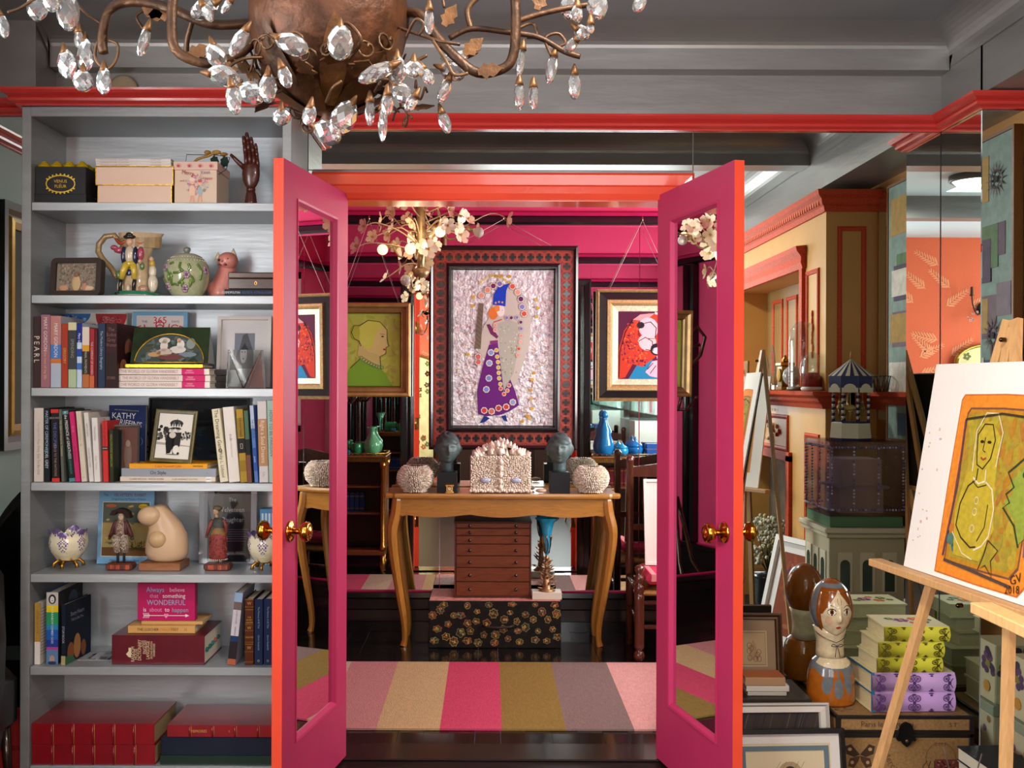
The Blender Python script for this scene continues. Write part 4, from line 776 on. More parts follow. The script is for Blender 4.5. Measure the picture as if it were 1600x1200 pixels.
def art_rabbit(m, W, h):
    m.box((-W/2, -.0004, 0), (W/2, 0, h), '#79a9cf'); m.box((-W/2+.014, -.0007, .026), (W/2-.013, 0, h-.04), '#ddd8c4'); x0, x1, z0_, z1 = -W/2+.016, W/2-.015, .028, h-.042
    m.box((x0, -.001, z0_), (x1, 0, z1), '#a8925a'); m.box((x0, -.0012, z0_+(z1-z0_)*.62), (x1, 0, z1), '#5a6258'); m.box((x0, -.0014, z0_), (x1, 0, z0_+(z1-z0_)*.16), '#6b4a2c')
    for k in range(40): m.ell(random.uniform(x0+.012, x1-.012), random.uniform(z0_+.01, z1-.01), random.uniform(.004, .012), random.uniform(.002, .005), -.0015-.00001*k, random.choice(['#b89c5c', '#8c7c4a', '#6a6a50', '#a8803c', '#c0a860', '#56604e']), 7, None, random.uniform(-.5, .5))
    for k in range(26): m.stroke([(x1-.05+random.uniform(-.02, .045), z0_+.02), (x1-.05+random.uniform(-.03, .045), z0_+random.uniform(.03, .06))], .0014, -.0022, '#4a4424')
    m.ell(x1-.022, z1-.014, .017, .009, -.0026, '#d8b02a', 18); m.text('NEW EDITION', .004, '#5a4a1a', T(x1-.022, -.003, z1-.014)); m.ell(x0+.03, z1-.012, .02, .006, -.0024, '#b8683a', 10)
    m.text('The', .012, '#3a4a78', T(-.075, -.0008, h-.016)); m.text('VELVETEEN  RABBIT', .0155, '#8c3f4a', T(.012, -.0008, h-.016), sx=.85); m.text('Original text by Margery Williams', .0105, '#2f4c80', T(.008, -.0008, h-.031), sx=.85); m.text('Original art by Michael Hague', .0105, '#2f4c80', T(.0, -.0008, .013), sx=.85)
cover_book(151, 239, 770, 3.50, 4, 'sky blue picture book with golden landscape cover behind doll', '#5f93bd', art_rabbit, th=.012, lean=5, rotz=math.radians(-3))
# puppet in tricorn hat
def doll(x, Y, label, man):
    s = S(Y); e = thing('wooden_doll', label, 'doll', (P(x, 0, Y).x, Y, z0)); DW = mt('old_painted_wood', 0.6, nscale=50, namt=0.35); q_ = lambda px, py, d=0: ((px-x)/s, d, (893-py)/s)
    m = MB(); bw = 21/s; m.box((-bw, -.022, 0), (bw*.96, .03, 11/s), '#5a2a1c', ch=.006)
    for k in range(12): m.box((-bw+.004+k*.0066, -.0226, .004), (-bw+.0095+k*.0066, -.0215, 9/s), random.choice(['#8f3520', '#6b2c1c', '#a8482a', '#4f261a'])); 
    m.build('base', DW, e)
    if man:
        m = MB()
        for dx in (-5, 5): m.tube([q_(x+dx, 884), q_(x+dx*.95, 868), q_(x+dx*.9, 858)], [.0048, .005, .006], '#20262a', seg=8)
        m.build('leg', DW, e)
        m = MB(); m.tube([q_(x-6, 866), q_(x-6, 850), q_(x-4, 838)], [.013, .0145, .014], '#9a8878', seg=10); m.tube([q_(x+6, 866), q_(x+6, 850), q_(x+4, 838)], [.013, .0145, .014], '#9a8878', seg=10)
        for k in range(60): m.ball(q_(x+random.uniform(-11, 11), random.uniform(838, 866), -.0135), .0022, random.choice(['#cfc4ba', '#6f5a4c', '#b8a898']), 5, 3)
        m.build('breeches', mt('brocade', 0.6, nscale=260, namt=0.6), e)
        m = MB(); m.lathe([(10/s, 0), (9/s, 10/s), (8.5/s, 18/s), (5/s, 25/s)], '#8c7460', q_(x, 840), seg=14, sy=.7)
        for k in range(30): m.ball(q_(x+random.uniform(-4, 4), random.uniform(818, 838), -.0135), .002, random.choice(['#c8bba8', '#6a4a3c']), 5, 3)
        m.build('waistcoat', mt('brocade', .6), e)
        m = MB()
        for sx in (-1, 1): m.tube([q_(x+sx*6, 817), q_(x+sx*10, 824), q_(x+sx*14, 834), q_(x+sx*17.5, 842)], [.008, .0085, .0075, .006], '#4e2524', seg=8); m.tube([q_(x+sx*6.5, 816), q_(x+sx*7.5, 828, -.003), q_(x+sx*8, 838, -.003)], [.007, .0085, .0085], '#4e2524', seg=8); m.ball(q_(x+sx*18, 844), .0055, '#3a2a22', 8, 6)
        m.build('coat', DW, e)
        m = MB(); m.ball(q_(x, 810), (.0105, .0105, .0135), '#c9b39a', 12, 10); m.ball(q_(x, 809, -.011), .0025, '#b8967c', 6, 5)
        for dx in (-2, 2): m.ball(q_(x+dx, 808, -.0095), .0013, '#2a2220', 5, 4)
        m.build('head', DW, e)
        m = MB(); m.prism([q_(x+a, b)[0::2] for a, b in ((-16, 807), (-12, 800), (-5, 797.5), (2, 797), (9, 799), (14, 803), (16.5, 812), (10, 812), (5, 804), (-5, 804), (-10, 808))], -.014, .014, '#2e211c'); m.lathe([(9/s, 0), (7.5/s, 5/s), (3/s, 7.5/s)], '#2e211c', q_(x, 804), seg=12); m.build('tricorn_hat', MAT, e)
    else:
        m = MB(); m.lathe([(.002, 0), (.003, .006), (.002, .012)], '#6a4a32', (0, 0, 11/s), seg=8); m.build('peg', DW, e)
        m = MB(); m.lathe([(13.5/s, 16/s), (14/s, 22/s), (14/s, 40/s), (13/s, 52/s), (10/s, 60/s)], '#7c2a26', seg=16, sy=.7)
        for k in range(90): a = random.uniform(-1.5, 1.5); m.ball((14.2/s*math.sin(a), -14.2/s*.7*math.cos(a), random.uniform(20, 52)/s), .0022, random.choice(['#8f3430', '#5a1e1c', '#a04a3c', '#6b2622']), 5, 3)
        for k in range(14): a = -1.5+3*k/13; m.ball((14.2/s*math.sin(a), -14.2/s*.7*math.cos(a), 17/s), .0026, '#b8a88c', 5, 3)
        m.build('skirt', DW, e)
        m = MB(); m.lathe([(13/s, 50/s), (12/s, 58/s), (8/s, 66/s), (10/s, 74/s), (6/s, 82/s)], ['#7a5a2c', '#7a5a2c', '#3a3c34', '#32362f'], seg=14, sy=.65); m.build('bodice', DW, e)
        m = MB(); m.tube([q_(x-9, 815), q_(x-14, 826), q_(x-18, 839)], [.0075, .007, .005], '#7a3530', seg=8); m.ball(q_(x-18.5, 841), .005, '#6a3c30', 8, 6); m.tube([q_(x+8, 815), q_(x+12, 824), q_(x+12, 838)], [.0075, .007, .005], '#7a3530', seg=8); m.build('arm', DW, e)
        m = MB(); m.tube([q_(x-2, 813), q_(x-4, 804)], [.005, .006], '#b09478'); m.ball(q_(x-4, 802), (.0105, .0105, .013), '#b89a7c', 12, 10)
        for dx in (-6, -2.5): m.ball(q_(x+dx, 801, -.010), .0012, '#2a2220', 5, 4)
        m.ball(q_(x-4.5, 803, -.011), .002, '#a8866a', 5, 4); m.build('head', DW, e)
        m = MB(); m.ball(q_(x-3, 798, .003), (.0135, .012, .012), '#5a4a34', 12, 8); m.ball(q_(x+1, 797, .003), (.009, .01, .008), '#5a4a34', 8, 6); m.build('hair', DW, e)
    return e
doll(190, 3.405, 'old wooden doll in tricorn hat and brocade breeches', True); doll(342, 3.405, 'old wooden doll in long red dress', False)
# abstract mother and child
s = S(3.43); e = thing('abstract_sculpture', 'smooth cream abstract mother and child sculpture on wooden block', 'sculpture', (P(261, 0, 3.43).x, 3.43, z0)); q_ = lambda px, py, d=0: ((px-261)/s, d, (893-py)/s)
m = MB(); m.box((-36/s, -.05, 0), (28/s, .06, 12/s), '#8a5530', ch=.002); m.build('base', WOOD, e)
ST = mt('smooth_stone', 0.38, nscale=8, namt=0.06, sss=0.0)
bm = bmesh.new()
def metab(name, balls, col, mat, parent, res=.006):
    mb = bpy.data.metaballs.new(name); mb.resolution = res; mb.render_resolution = res; mb.threshold = .3; ob = bpy.data.objects.new(name+'_src', mb); COL.objects.link(ob)
    for (c, r, *sz) in balls:
        el = mb.elements.new(type='ELLIPSOID' if sz else 'BALL'); el.co = c; el.radius = r
        if sz: el.size_x, el.size_y, el.size_z = sz[0]
    bpy.context.view_layer.update(); dg = bpy.context.evaluated_depsgraph_get(); me = ob.evaluated_get(dg).to_mesh()
    m = MB(); m.add([tuple(v.co) for v in me.vertices], [tuple(p.vertices) for p in me.polygons], col, True); ob.evaluated_get(dg).to_mesh_clear(); bpy.data.objects.remove(ob); bpy.data.metaballs.remove(mb)
    return m.build(name, mat, parent)
m = MB()
def loft(m, rings, col, n=20):      # rings: (centre, rx, ry, tilt)
    vs = []; fs = []
    for c, rx, ry, ti in rings:
        for i in range(n):
            a = 2*PI*i/n; x, y = rx*math.cos(a), ry*math.sin(a); vs.append((c[0]+x*math.cos(ti), c[1]+y, c[2]+x*math.sin(ti)))
    for j in range(len(rings)-1):
        for i in range(n): fs.append((j*n+i, j*n+(i+1) % n, (j+1)*n+(i+1) % n, (j+1)*n+i))
    fs.append(tuple(range(n-1, -1, -1))); fs.append(tuple(range((len(rings)-1)*n, len(rings)*n))); m.add(vs, fs, col, True)
SC = '#c6a584'
loft(m, [(q_(262, 881.5), 18/s, .03, 0), (q_(262, 877), 29/s, .046, 0), (q_(262, 868), 33/s, .052, 0), (q_(262, 855), 33/s, .052, .05), (q_(262, 842), 31/s, .05, .1), (q_(259, 828), 26/s, .045, .2), (q_(254, 816), 21/s, .04, .25), (q_(250, 806), 17.5/s, .037, .25), (q_(248, 797), 14/s, .03, .2), (q_(247, 793.5), 6/s, .014, .2)], SC, 26); m.build('mother_body', ST, e)
m = MB(); m.ball(q_(239, 810, -.022), (19.5/s, .034, 15.5/s), SC, 20, 14, M=None); m.build('mother_head', ST, e)
m = MB(); m.ball(q_(254, 845, -.042), (14.5/s, .022, 13.5/s), '#bf9d74', 18, 12); m.build('child', ST, e)
# book under acrylic
def art_vd(m, W, h):
    m.box((-W/2, -.0004, 0), (W/2, 0, h), '#cfccd2'); x0 = -W*.42; x1 = W*.40
    m.box((x0, -.0008, .006), (x1, 0, h), '#34303a'); m.box((x0+.05, -.001, h*.68), (x1, 0, h), '#55483c'); m.box((x0, -.0012, .006), (x0+.012, 0, h), '#b8b4b8')
    for t_, z, z2, sz in (('The', .015, .83, .02), ('Velveteen', .016, .70, .025), ('Daughter', .016, .57, .025)): m.text(t_, sz, '#d6d2d0', T(z, -.0014, h*z2) @ Matrix.Shear('XZ', 4, (.25, 0)), sx=.85)
    for k in range(6): m.box((x0+.062, -.0014, h*(.44-.03*k)), (x1-.008-.006*(k % 3), 0, h*(.447-.03*k)), '#8c8890')
    m.text('a novel', .012, '#b8b0ac', T(-.012, -.0014, h*.12)); m.ell(x0+.05, h*.75, .02, .05, -.0016, '#6a5c4c', 12); m.poly([(x0+.005, h), (x0+.03, h), (x0+.058, h*.62), (x0+.03, h*.5)], -.0011, '#9a9298')
e = cover_book(312, 401, 763, 3.52, 4, 'dark covered novel in clear plastic sleeve behind red doll', '#c4c0c8', art_vd, th=.014, lean=2)
m = MB(); W = 90/S(3.52); m.box((-W/2, -.006, 0), (W/2, -.004, .246), '#e8eef0'); m.build('clear_sleeve', clear('thin_plastic', '#eef0f2', .12, .08), e)
s = S(3.46); e = thing('striped_box', 'small blue and white striped box behind right tulip pot', 'box', (P(420, 0, 3.51).x, 3.51, z0)); m = MB(); m.box((-13/s, 0, 0), (13/s, .05, 84/s), '#cfdde6')
for k in range(5): m.box((-13/s+k*5.4/s, -.0005, 0), (-13/s+(k*5.4+2.4)/s, .05, 84/s), '#4a8fc0')
m.build('box', SAT, e); m = MB(); m.box((-13.6/s, -.001, 81/s), (13.6/s, .051, 88/s), '#4a86b4', ch=.001); m.build('lid', SAT, e)
# ---- shelf 6
def backtxt(q, M, d, h):
    for k in range(16): q.box((.02*d, -.0002, h*(.9-.05*k)), (d*random.uniform(.6, .9), 0, h*(.905-.05*k)+.001), '#8c8478', M=M)
book(55.5, 64, 945, 5, 'tan and white paperback at left end of the dictionary shelf', '#cfc4b2', Y=3.35, d=.16, bands=((0, .63, '#a8813c'), (.63, 1, '#d8d2ca')), txt=(('LETTERS OF NOTE', .3, 5, '#7c5a28'),), side=backtxt, rotz=math.radians(-2))
def cov2(q, M, d, h): q.poly([(0, 0), (d, 0), (d, h), (0, h)], -.0002, '#2a2a2e', M); q.ell(d*.6, h*.8, d*.2, h*.14, -.0004, '#44546a', 14, M)
e = book(74, 92, 928, 5, 'rainbow banded thick paperback with small portrait on spine', '#2a6ab0', Y=3.352, d=.2, side=cov2, bands=((0, .18, '#b8b4b0'), (.18, .275, '#e2c21c'), (.275, .45, '#2f8f5c'), (.45, .52, '#2f7fae'), (.52, .66, '#2458a8'), (.66, .76, '#283a8c'), (.76, .80, '#a8408c'), (.80, 1, '#5a7ca4')), txt=(('THE RAINBOW COMES', .385, 4.6, '#d0e0d8'), ('AND GOES', .62, 4.6, '#c0ccdc')))
m = MB()
m = MB(); h_ = zs_at(928, 3.352)-SH[5]; m.ell(0, h_*.905, .0125, .0165, -.0008, '#262222', 14); m.ell(0, h_*.9, .0075, .0115, -.0011, '#c9c5c2', 14); m.ell(0, h_*.885, .003, .0012, -.0013, '#6a5c5c', 8); m.ell(0, h_*.07, .009, .014, -.0011, '#a88c7c', 12); m.ell(0, h_*.02, .015, .006, -.0012, '#2a3a5c', 10); m.build('spine_portrait', PRINT, e)
def cov3(q, M, d, h):
    q.poly([(0, 0), (d, 0), (d, h), (0, h)], -.0002, '#1c2230', M); q.text('Story Hours', .02, '#8c90a0', M @ T(d*.45, -.0004, h*.8), sx=.9); q.text('Tell It Like You', .013, '#8c90a0', M @ T(d*.45, -.0004, h*.7))
    for cx, w_, hh, c in ((.2, .13, .2, '#8a5436'), (.45, .14, .26, '#a4764c'), (.7, .1, .17, '#7c4f36')): q.ell(d*cx, h*hh*.9, d*w_, h*hh*.8, -.0005, c, 14, M)
    q.poly([(0, 0), (d*.4, 0), (d*.25, h*.12), (0, h*.14)], -.0007, '#3c6a4c', M)
book(97, 103.5, 947, 5, 'thin dark picture book with night-time group on its cover', '#1c2230', Y=3.342, d=.17, side=cov3, bands=((.85, 1, '#a49a6c'),), txt=(('STORYBOOK', .5, 5, '#a8acb8'),), rotz=math.radians(-6))
s = S(3.45); e = thing('photo_card', 'black and white photo card lying flat beside the dictionary', 'card', (P(160, 0, 3.45).x, 3.45, SH[5]+.0004)); m = MB(); m.box((-.06, -.05, 0), (.06, .06, .0012), '#8c8c90'); 
for k in range(20): m.box((random.uniform(-.055, .02), random.uniform(-.045, .04), .0012), (random.uniform(-.01, .055), random.uniform(-.04, .055), .0013+.00001*k), random.choice(['#2a2a2e', '#c8c8cc', '#5a5a60', '#a0a0a6']))
m.build('card', PRINT, e); m = MB(); m.box((-.062, -.052, -.0003), (.062, .062, 0), '#c8c4c0'); m.build('backing', PAPER, e)
s = S(3.352); e = flatbook(176, 321, 997, 1042.5, 'huge maroon leather dictionary lying flat with cream title block', '#5c1420', Y=3.352, d=.215, mat=mt('maroon_leather', 0.34, coat=0.1, nscale=30, namt=0.15, bump=0.05, bscale=200), zb=SH[5])
m = MB(); h_ = 45.5/s
for i, (t_, x, sz, zz) in enumerate((('RANDOM', -39, 7.5, .36), ('HOUSE', -34.5, 7.5, .36), ('DICTIONARY', -28.5, 7.5, .50), ('OF THE', -24, 4.2, .72), ('ENGLISH', -20.5, 7.5, .6), ('LANGUAGE', -15.5, 7.5, .5), ('SECOND EDITION', -10, 4.6, .5), ('UNABRIDGED', -6, 4.6, .5))): m.text(t_, sz/s, '#d2c09a', T(x/s, -.001, h_*zz) @ R(-90, 'Y'), sx=.72)
m.poly([(-50/s, h_*.36), (-46/s, h_*.46), (-46/s, h_*.58), (-42/s, h_*.58), (-42/s, h_*.24), (-46/s, h_*.26)], -.001, '#d2c09a'); m.build('title_block', PRINT, e)
for k in range(5):
    m = MB(); m.ball((72.5/s, .03+.035*k, h_*.45+.002*k), (.006, .013, .008), random.choice(['#2f6a64', '#357a72', '#a8584c']), 8, 6); m.build('thumb_index', MAT, e)
flatbook(201, 306, 979.5, 991, 'tan paperback lying on the maroon dictionary', '#c89a5c', Y=3.38, d=.15, txt=(('THE LUSCHER', .30, 6, '#4a3626'), ('COLOR', .56, 6, '#d07038'), ('TEST', .70, 6, '#4a3626'), ('35', .86, 6, '#8a6434')), zb=SH[5]+45.7/s)
flatbook(222, 318, 974.5, 979.2, 'thin tan booklet under the pink plaque', '#c49a62', Y=3.40, d=.12, zb=SH[5]+45.7/s+11.6/S(3.38))
# plaque
s = S(3.41); e = thing('message_plaque', 'hot pink wooden block sign with hand-lettered message', 'sign', (P(261, 0, 3.41).x, 3.41, SH[5]+45.7/S(3.352)+11.6/S(3.38)+4.9/S(3.40)))
m = MB(); m.box((-45/s, 0, 0), (45/s, .03, 58.5/s), '#b01458', ch=.001); m.build('block', SAT, e)
m = MB(); t = lambda b, x, y, sz, c, sx=.9, sh=0: m.text(b, sz/s, c, T((x-45)/s, -.0006, (58.5-y)/s) @ Matrix.Shear('XZ', 4, (sh, 0)), sx=sx)
t('Always', 28, 10.5, 11, '#7fa4c4', .9, .25); t('believe', 62, 10.5, 9.5, '#d8a8c0'); t('that', 26, 20, 9.5, '#d88ab0'); t('something', 57, 20, 9.5, '#e6dce0', .9, .2); t('WONDERFUL', 45, 30.5, 11.5, '#7fa4c4', .85); t('is', 11.5, 41.5, 9.5, '#e0d4da'); t('about', 28.5, 41.5, 9.5, '#d88ab0'); t('to', 46.5, 41.5, 9.5, '#e0d4da'); t('happen', 67, 42, 10, '#6fa0b8', .9, .2)
m.stroke([(-35/s, 8/s), (35/s, 8/s)], 1/s, -.0006, '#e2d2da'); m.poly([(30/s, 10.5/s), (36/s, 8/s), (30/s, 5.5/s)], -.0008, '#e2d2da'); m.ell(-1.6/s, 8.8/s, 2.2/s, 2.2/s, -.0009, '#e48ab0', 10); m.ell(1.6/s, 8.8/s, 2.2/s, 2.2/s, -.0009, '#e48ab0', 10); m.poly([(-3.4/s, 8/s), (3.4/s, 8/s), (0, 3.6/s)], -.001, '#e48ab0')
for k in range(4):
    for sd in (1, -1): m.stroke([((-34+2.6*k)/s, 8/s), ((-36+2.6*k)/s, (8+sd*4)/s)], .9/s, -.0007, '#e2d2da')
m.build('lettering', PRINT, e)
# right-hand books
book(357, 369, 928, 5, 'slim hardback with pale photo jacket leaning right', '#a8a6b4', Y=3.35, d=.17, lean=6, bands=((0, .13, '#8ea8c4'), (.13, .24, '#6a5a58'), (.24, .6, '#c0b8c0'), (.6, .68, '#22365c'), (.68, .92, '#2a2426'), (.92, 1, '#a85a3c')), txt=(('GLORIA COOPER', .34, 3, '#4a4450'), ('OBSESSION', .53, 3, '#4a4450')))
e = book(384, 397.5, 937, 5, 'brown leather book with gold banded spine', '#552a1c', Y=3.35, d=.15, txt=(('THE', .28, 3.5, '#c49a4c', 'h'), ('SECRET', .32, 3.5, '#c49a4c', 'h', .8), ('GARDEN', .36, 3.5, '#c49a4c', 'h', .8), ('W', .07, 7, '#c49a4c', 'h'), ('W', .44, 7, '#c49a4c', 'h'), ('W', .74, 7, '#c49a4c', 'h'), ('COLLECTED', .58, 3.5, '#c49a4c', 'h', .7)), mat=CLOTHB)
for f in (.03, .14, .18, .40, .49, .66, .69, .80, .95):
    m = MB(); w_ = 6.75/S(3.35); m.box((-w_, -.0022, .228*(1-f)-.0014), (w_, .001, .228*(1-f)+.0014), '#b98a3a'); m.build('gold_band', GOLD, e)
for k, x in enumerate((399, 413.5, 428)):
    book(x, x+13, 937.5-k*.6, 5, ['navy cloth hardback next to the brown leather book', 'middle one of three matching navy cloth hardbacks', 'navy cloth hardback half hidden by the coral door'][k], '#1e2a48', group='navy hardbacks', Y=3.352, d=.15, mat=CLOTHB, txt=(('The Memory of All That', .28, 3.8, '#8c98b4'), ('Gloria Vanderbilt', .66, 3.8, '#8c98b4'), ('o', .93, 8, '#a09468', 'h')))
# ---- shelf 7 albums
ALB = mt('red_leather', 0.3, coat=0.15, nscale=9, namt=0.2, bump=0.03, bscale=160)
s = S(3.335); z1 = SH[6]
flatbook(51.5, 244, 0, 31, 'lower of two large crimson leather albums with banded spines', '#7f0f1a', Y=3.335, d=.24, mat=ALB, ribs=5, zb=z1, pages='#a89068', group='crimson albums')
flatbook(51, 243, 0, 32.5, 'upper of two large crimson leather albums with banded spines', '#84101b', Y=3.335, d=.24, mat=ALB, ribs=5, zb=z1+31.4/s, pages='#a89068', group='crimson albums')
flatbook(252, 440, 0, 14.5, 'dark green album with gold edge lowest at right', '#1c3128', Y=3.336, d=.23, mat=ALB, zb=z1, pages='#8a6c34')
flatbook(254, 440, 0, 27.5, 'dark navy leather album under the red one', '#141c30', Y=3.338, d=.23, mat=ALB, zb=z1+14.8/s, pages='#3a3430')
flatbook(263, 440, 0, 18.5, 'thin red album with gilt spine on top of navy album', '#8a1a22', Y=3.34, d=.22, mat=ALB, ribs=4, zb=z1+42.8/s, pages='#c0a878', txt=(('MEMOIRES', .28, 6, '#c49a4c'), ('II', .55, 5, '#c49a4c')))
# ================================================================== PINK ROOM
PINE = mt('honey_pine', 0.34, coat=0.25, nscale=9, namt=0.22, stretch=(1, 10, 10), dist=1.6)
PINEV = mt('honey_pine_upright', 0.34, coat=0.25, nscale=9, namt=0.2, stretch=(10, 10, 1), dist=1.2)
TZ = .797
tb = thing('console_table', 'honey pine console table with scalloped apron and curved legs', 'table', (.071, 5.30, 0))
hw, y0, y1 = .613, -.16, .16
def top_outline():
    o = []
    for sx, sy in ((-1, -1), (1, -1), (1, 1), (-1, 1)):
        cor = [(sx*(hw-.06), sy*.16), (sx*(hw-.045), sy*.15), (sx*(hw-.012), sy*.148), (sx*hw, sy*.125), (sx*(hw-.006), sy*.1), (sx*(hw-.02), sy*.08)]
        o += cor[::-1] if sx*sy > 0 else cor
    return o
m = MB(); oo = top_outline(); n = len(oo); vs = [(x, y, TZ-.023) for x, y in oo]+[(x*1.004, y*1.012, TZ-.012) for x, y in oo]+[(x, y, TZ) for x, y in oo]
m.add(vs, [tuple(range(n-1, -1, -1)), tuple(range(2*n, 3*n))]+[(j*n+i, j*n+(i+1) % n, (j+1)*n+(i+1) % n, (j+1)*n+i) for j in range(2) for i in range(n)], '#a8742f'); m.build('tabletop', PINE, tb)
def scal(w_):
    pts = [(-w_, TZ-.024), (w_, TZ-.024), (w_, TZ-.105), (w_-.03, TZ-.118)]; k = 4
    zz = lambda u: TZ-.118+.012*abs(math.sin(u))
    for i in range(25):
        x = w_-.06-(2*w_-.12)*i/24; pts.append((x, TZ-.108-.016*abs(math.cos(3*PI*(x/(w_*.95))*.5+PI/2*0))))
    return pts+[(-w_+.03, TZ-.118), (-w_, TZ-.105)]
m = MB(); m.prism(scal(.55), -.142, -.122, '#a5702c'); m.build('apron', PINE, tb)
m = MB(); m.prism(scal(.55), .122, .142, '#a5702c'); m.build('apron', PINE, tb)
for sx in (-1, 1): m = MB(); m.box((sx*.565, -.12, TZ-.105), (sx*.545, .12, TZ-.024), '#a5702c'); m.build('side_apron', PINE, tb)
for sx in (-1, 1):
    for sy in (-1, 1):
        m = MB(); pts = spline([(sx*.545, sy*.125, TZ-.024), (sx*.552, sy*.128, TZ-.10), (sx*.572, sy*.136, TZ-.2), (sx*.56, sy*.132, TZ-.34), (sx*.53, sy*.122, .26), (sx*.508, sy*.115, .12), (sx*.505, sy*.112, .04), (sx*.512, sy*.116, 0)], 4)
        rr = [.024, .027, .028, .028, .028, .028, .028, .028, .027, .026, .026, .025, .024, .023, .022, .021, .021, .020, .019, .018, .018, .017, .017, .017, .016, .016, .017, .018, .019]
        m.tube(pts, rr[:len(pts)], '#a06a28', seg=8, smooth=False); m.build('leg', PINEV, tb)
# shell encrusted pots
SHELL = mt('shells', 0.35, coat=0.2, nscale=80, namt=0.2)
def shell_pot(x, Y, label):
    e = thing('shell_pot', label, 'pot', (P(x, 0, Y).x, Y, TZ+.006), group='round shell pots'); pr = [(.052, 0), (.056, .012), (.078, .035), (.088, .065), (.083, .095), (.062, .122), (.046, .132)]
    m = MB(); m.lathe(pr, '#8f8270', seg=24, caps=False); m.lathe([(.052, 0), (.0, .002)], '#8f8270', seg=24, caps=False); m.lathe([(.046, .132), (.04, .128), (.05, .09)], '#5a5044', seg=24, caps=False); m.build('pot', MAT, e)
    m = MB(); k = 0
    for j in range(17):
        t = (j+.5)/17; z = .132*t; r = next(a[0]+(b[0]-a[0])*(z-a[1])/(b[1]-a[1]) for a, b in zip(pr, pr[1:]) if a[1] <= z <= b[1]); nn = int(2*PI*r/.0105)
        for i in range(nn):
            a = 2*PI*(i+.5*(j % 2))/nn+random.uniform(-.03, .03); c = Vector((r*math.cos(a), r*math.sin(a), z)); o = Vector((math.cos(a), math.sin(a), (t-.5)*1.1+random.uniform(-.3, .3))).normalized()
            m.tube([c, c+o*.006, c+o*.0125], [.0056, .005, .0012], random.choice(['#e6dccc', '#d6c9b6', '#efe7da', '#c8b8a2', '#ddd1c0']), seg=5, caps=False)
    q = m.build('shell_crust', SHELL, e); q['kind'] = 'stuff'; return e
shell_pot(649.5, 5.22, 'round pot crusted with small shells at left end of pine table'); shell_pot(923.5, 5.22, 'round pot crusted with small shells at right end of pine table')
# bronze heads
def headgrid(col, n=56, k=44, feats=(), scale=(1, 1, 1), hair=None):
    vs = []; fs = []; cl = []
    for j in range(k+1):
        el = -PI/2+PI*j/k
        for i in range(n):
            az = -PI+2*PI*i/n; r = 1.0
            for (a0, e0, wa, we, amp) in feats: r += amp*math.exp(-((az-a0)/wa)**2-((el-e0)/we)**2)
            if hair: r += hair(az, el)
            jaw = 1-.22*max(0, -math.sin(el))**1.5
            vs.append((r*math.cos(el)*math.sin(az)*scale[0]*jaw, -r*math.cos(el)*math.cos(az)*scale[1]*(1-.12*max(0, -math.sin(el))), r*math.sin(el)*scale[2]))
    for j in range(k):
        for i in range(n):
            fs.append((j*n+i, j*n+(i+1) % n, (j+1)*n+(i+1) % n, (j+1)*n+i)); az = -PI+2*PI*(i+.5)/n; el = -PI/2+PI*(j+.5)/k
            cl.append(col(az, el) if callable(col) else col)
    return vs, fs, cl
FACE = [(0, -.12, .13, .13, .17), (0, .06, .09, .2, .09), (0, -.3, .16, .05, .05), (0, -.48, .22, .07, .06), (0, -.46, .3, .035, -.03), (0, -.75, .3, .14, .07), (.33, .1, .17, .09, -.075), (-.33, .1, .17, .09, -.075), (.33, .1, .09, .045, .05), (-.33, .1, .09, .045, .05), (.3, .24, .3, .06, .035), (-.3, .24, .3, .06, .035), (.55, -.25, .3, .25, .03), (-.55, -.25, .3, .25, .03), (1.45, -.02, .1, .2, .10), (-1.45, -.02, .1, .2, .10)]
BRZ = mt('verdigris_bronze', 0.5, metal=0.1, spec=0.45, nscale=22, namt=0.35)
def bust(x, Y, label, turn, curls):
    s = S(Y); e = thing('bronze_head', label, 'sculpture', (P(x, 0, Y).x, Y, TZ+.001)); b_ = .052
    m = MB(); m.box((-b_, -b_, 0), (b_, b_, .108), '#15161a', ch=.0015); m.build('plinth', SAT, e)
    M_ = T(0, 0, .108) @ R(turn, 'Z')
    hair = lambda az, el: (.09+.045*math.sin(az*curls+el*5)*math.sin(el*7+az*2)) if (el > .42+.12*math.cos(az*3+1) or abs(az) > 1.25 and el > -.35) else 0
    m = MB(); vs, fs, cl = headgrid(lambda az, el: '#51605f' if hair(az, el) == 0 else '#3d4b4c', n=84, k=64, feats=[(a, b, c, d, f*1.55) for a, b, c, d, f in FACE], scale=(.063, .07, .081), hair=hair); m.add([(x_, y_, z_+.118) for x_, y_, z_ in vs], fs, cl, True, M_)
    m.lathe([(.036, -.002), (.033, .015), (.034, .05), (.038, .075)], '#425456', (0, .008, 0), seg=20, M=M_); m.build('head', BRZ, e)
bust(699.5, 5.225, 'bronze child head with tousled hair on black block, left of casket', 8, 4); bust(874.5, 5.225, 'bronze child head with side fringe on black block, right of casket', -6, 3)
s = S(5.16); e = thing('desk_clock', 'tiny brass desk clock on front edge of pine table', 'clock', (P(703, 0, 5.155).x, 5.155, TZ+.001)); w_ = .021
m = MB(); m.box((-w_, -.008, 0), (w_, .008, .008), '#c9a45a', ch=.001); m.box((-w_*.8, -.007, .008), (w_*.8, .007, .034), '#cfae68', ch=.001); m.box((-w_*1.05, -.008, .034), (w_*1.05, .008, .047), '#c9a45a', ch=.004); m.build('case', GOLD, e); m = MB(); m.ell(0, .025, .011, .011, -.0084, '#7a5a2c', 16); m.ell(0, .025, .008, .008, -.0088, '#d8c89c', 16); m.stroke([(0, .025), (.004, .028)], .001, -.009, '#221a12'); m.stroke([(0, .025), (0, .031)], .001, -.009, '#221a12'); m.build('dial', PRINT, e)
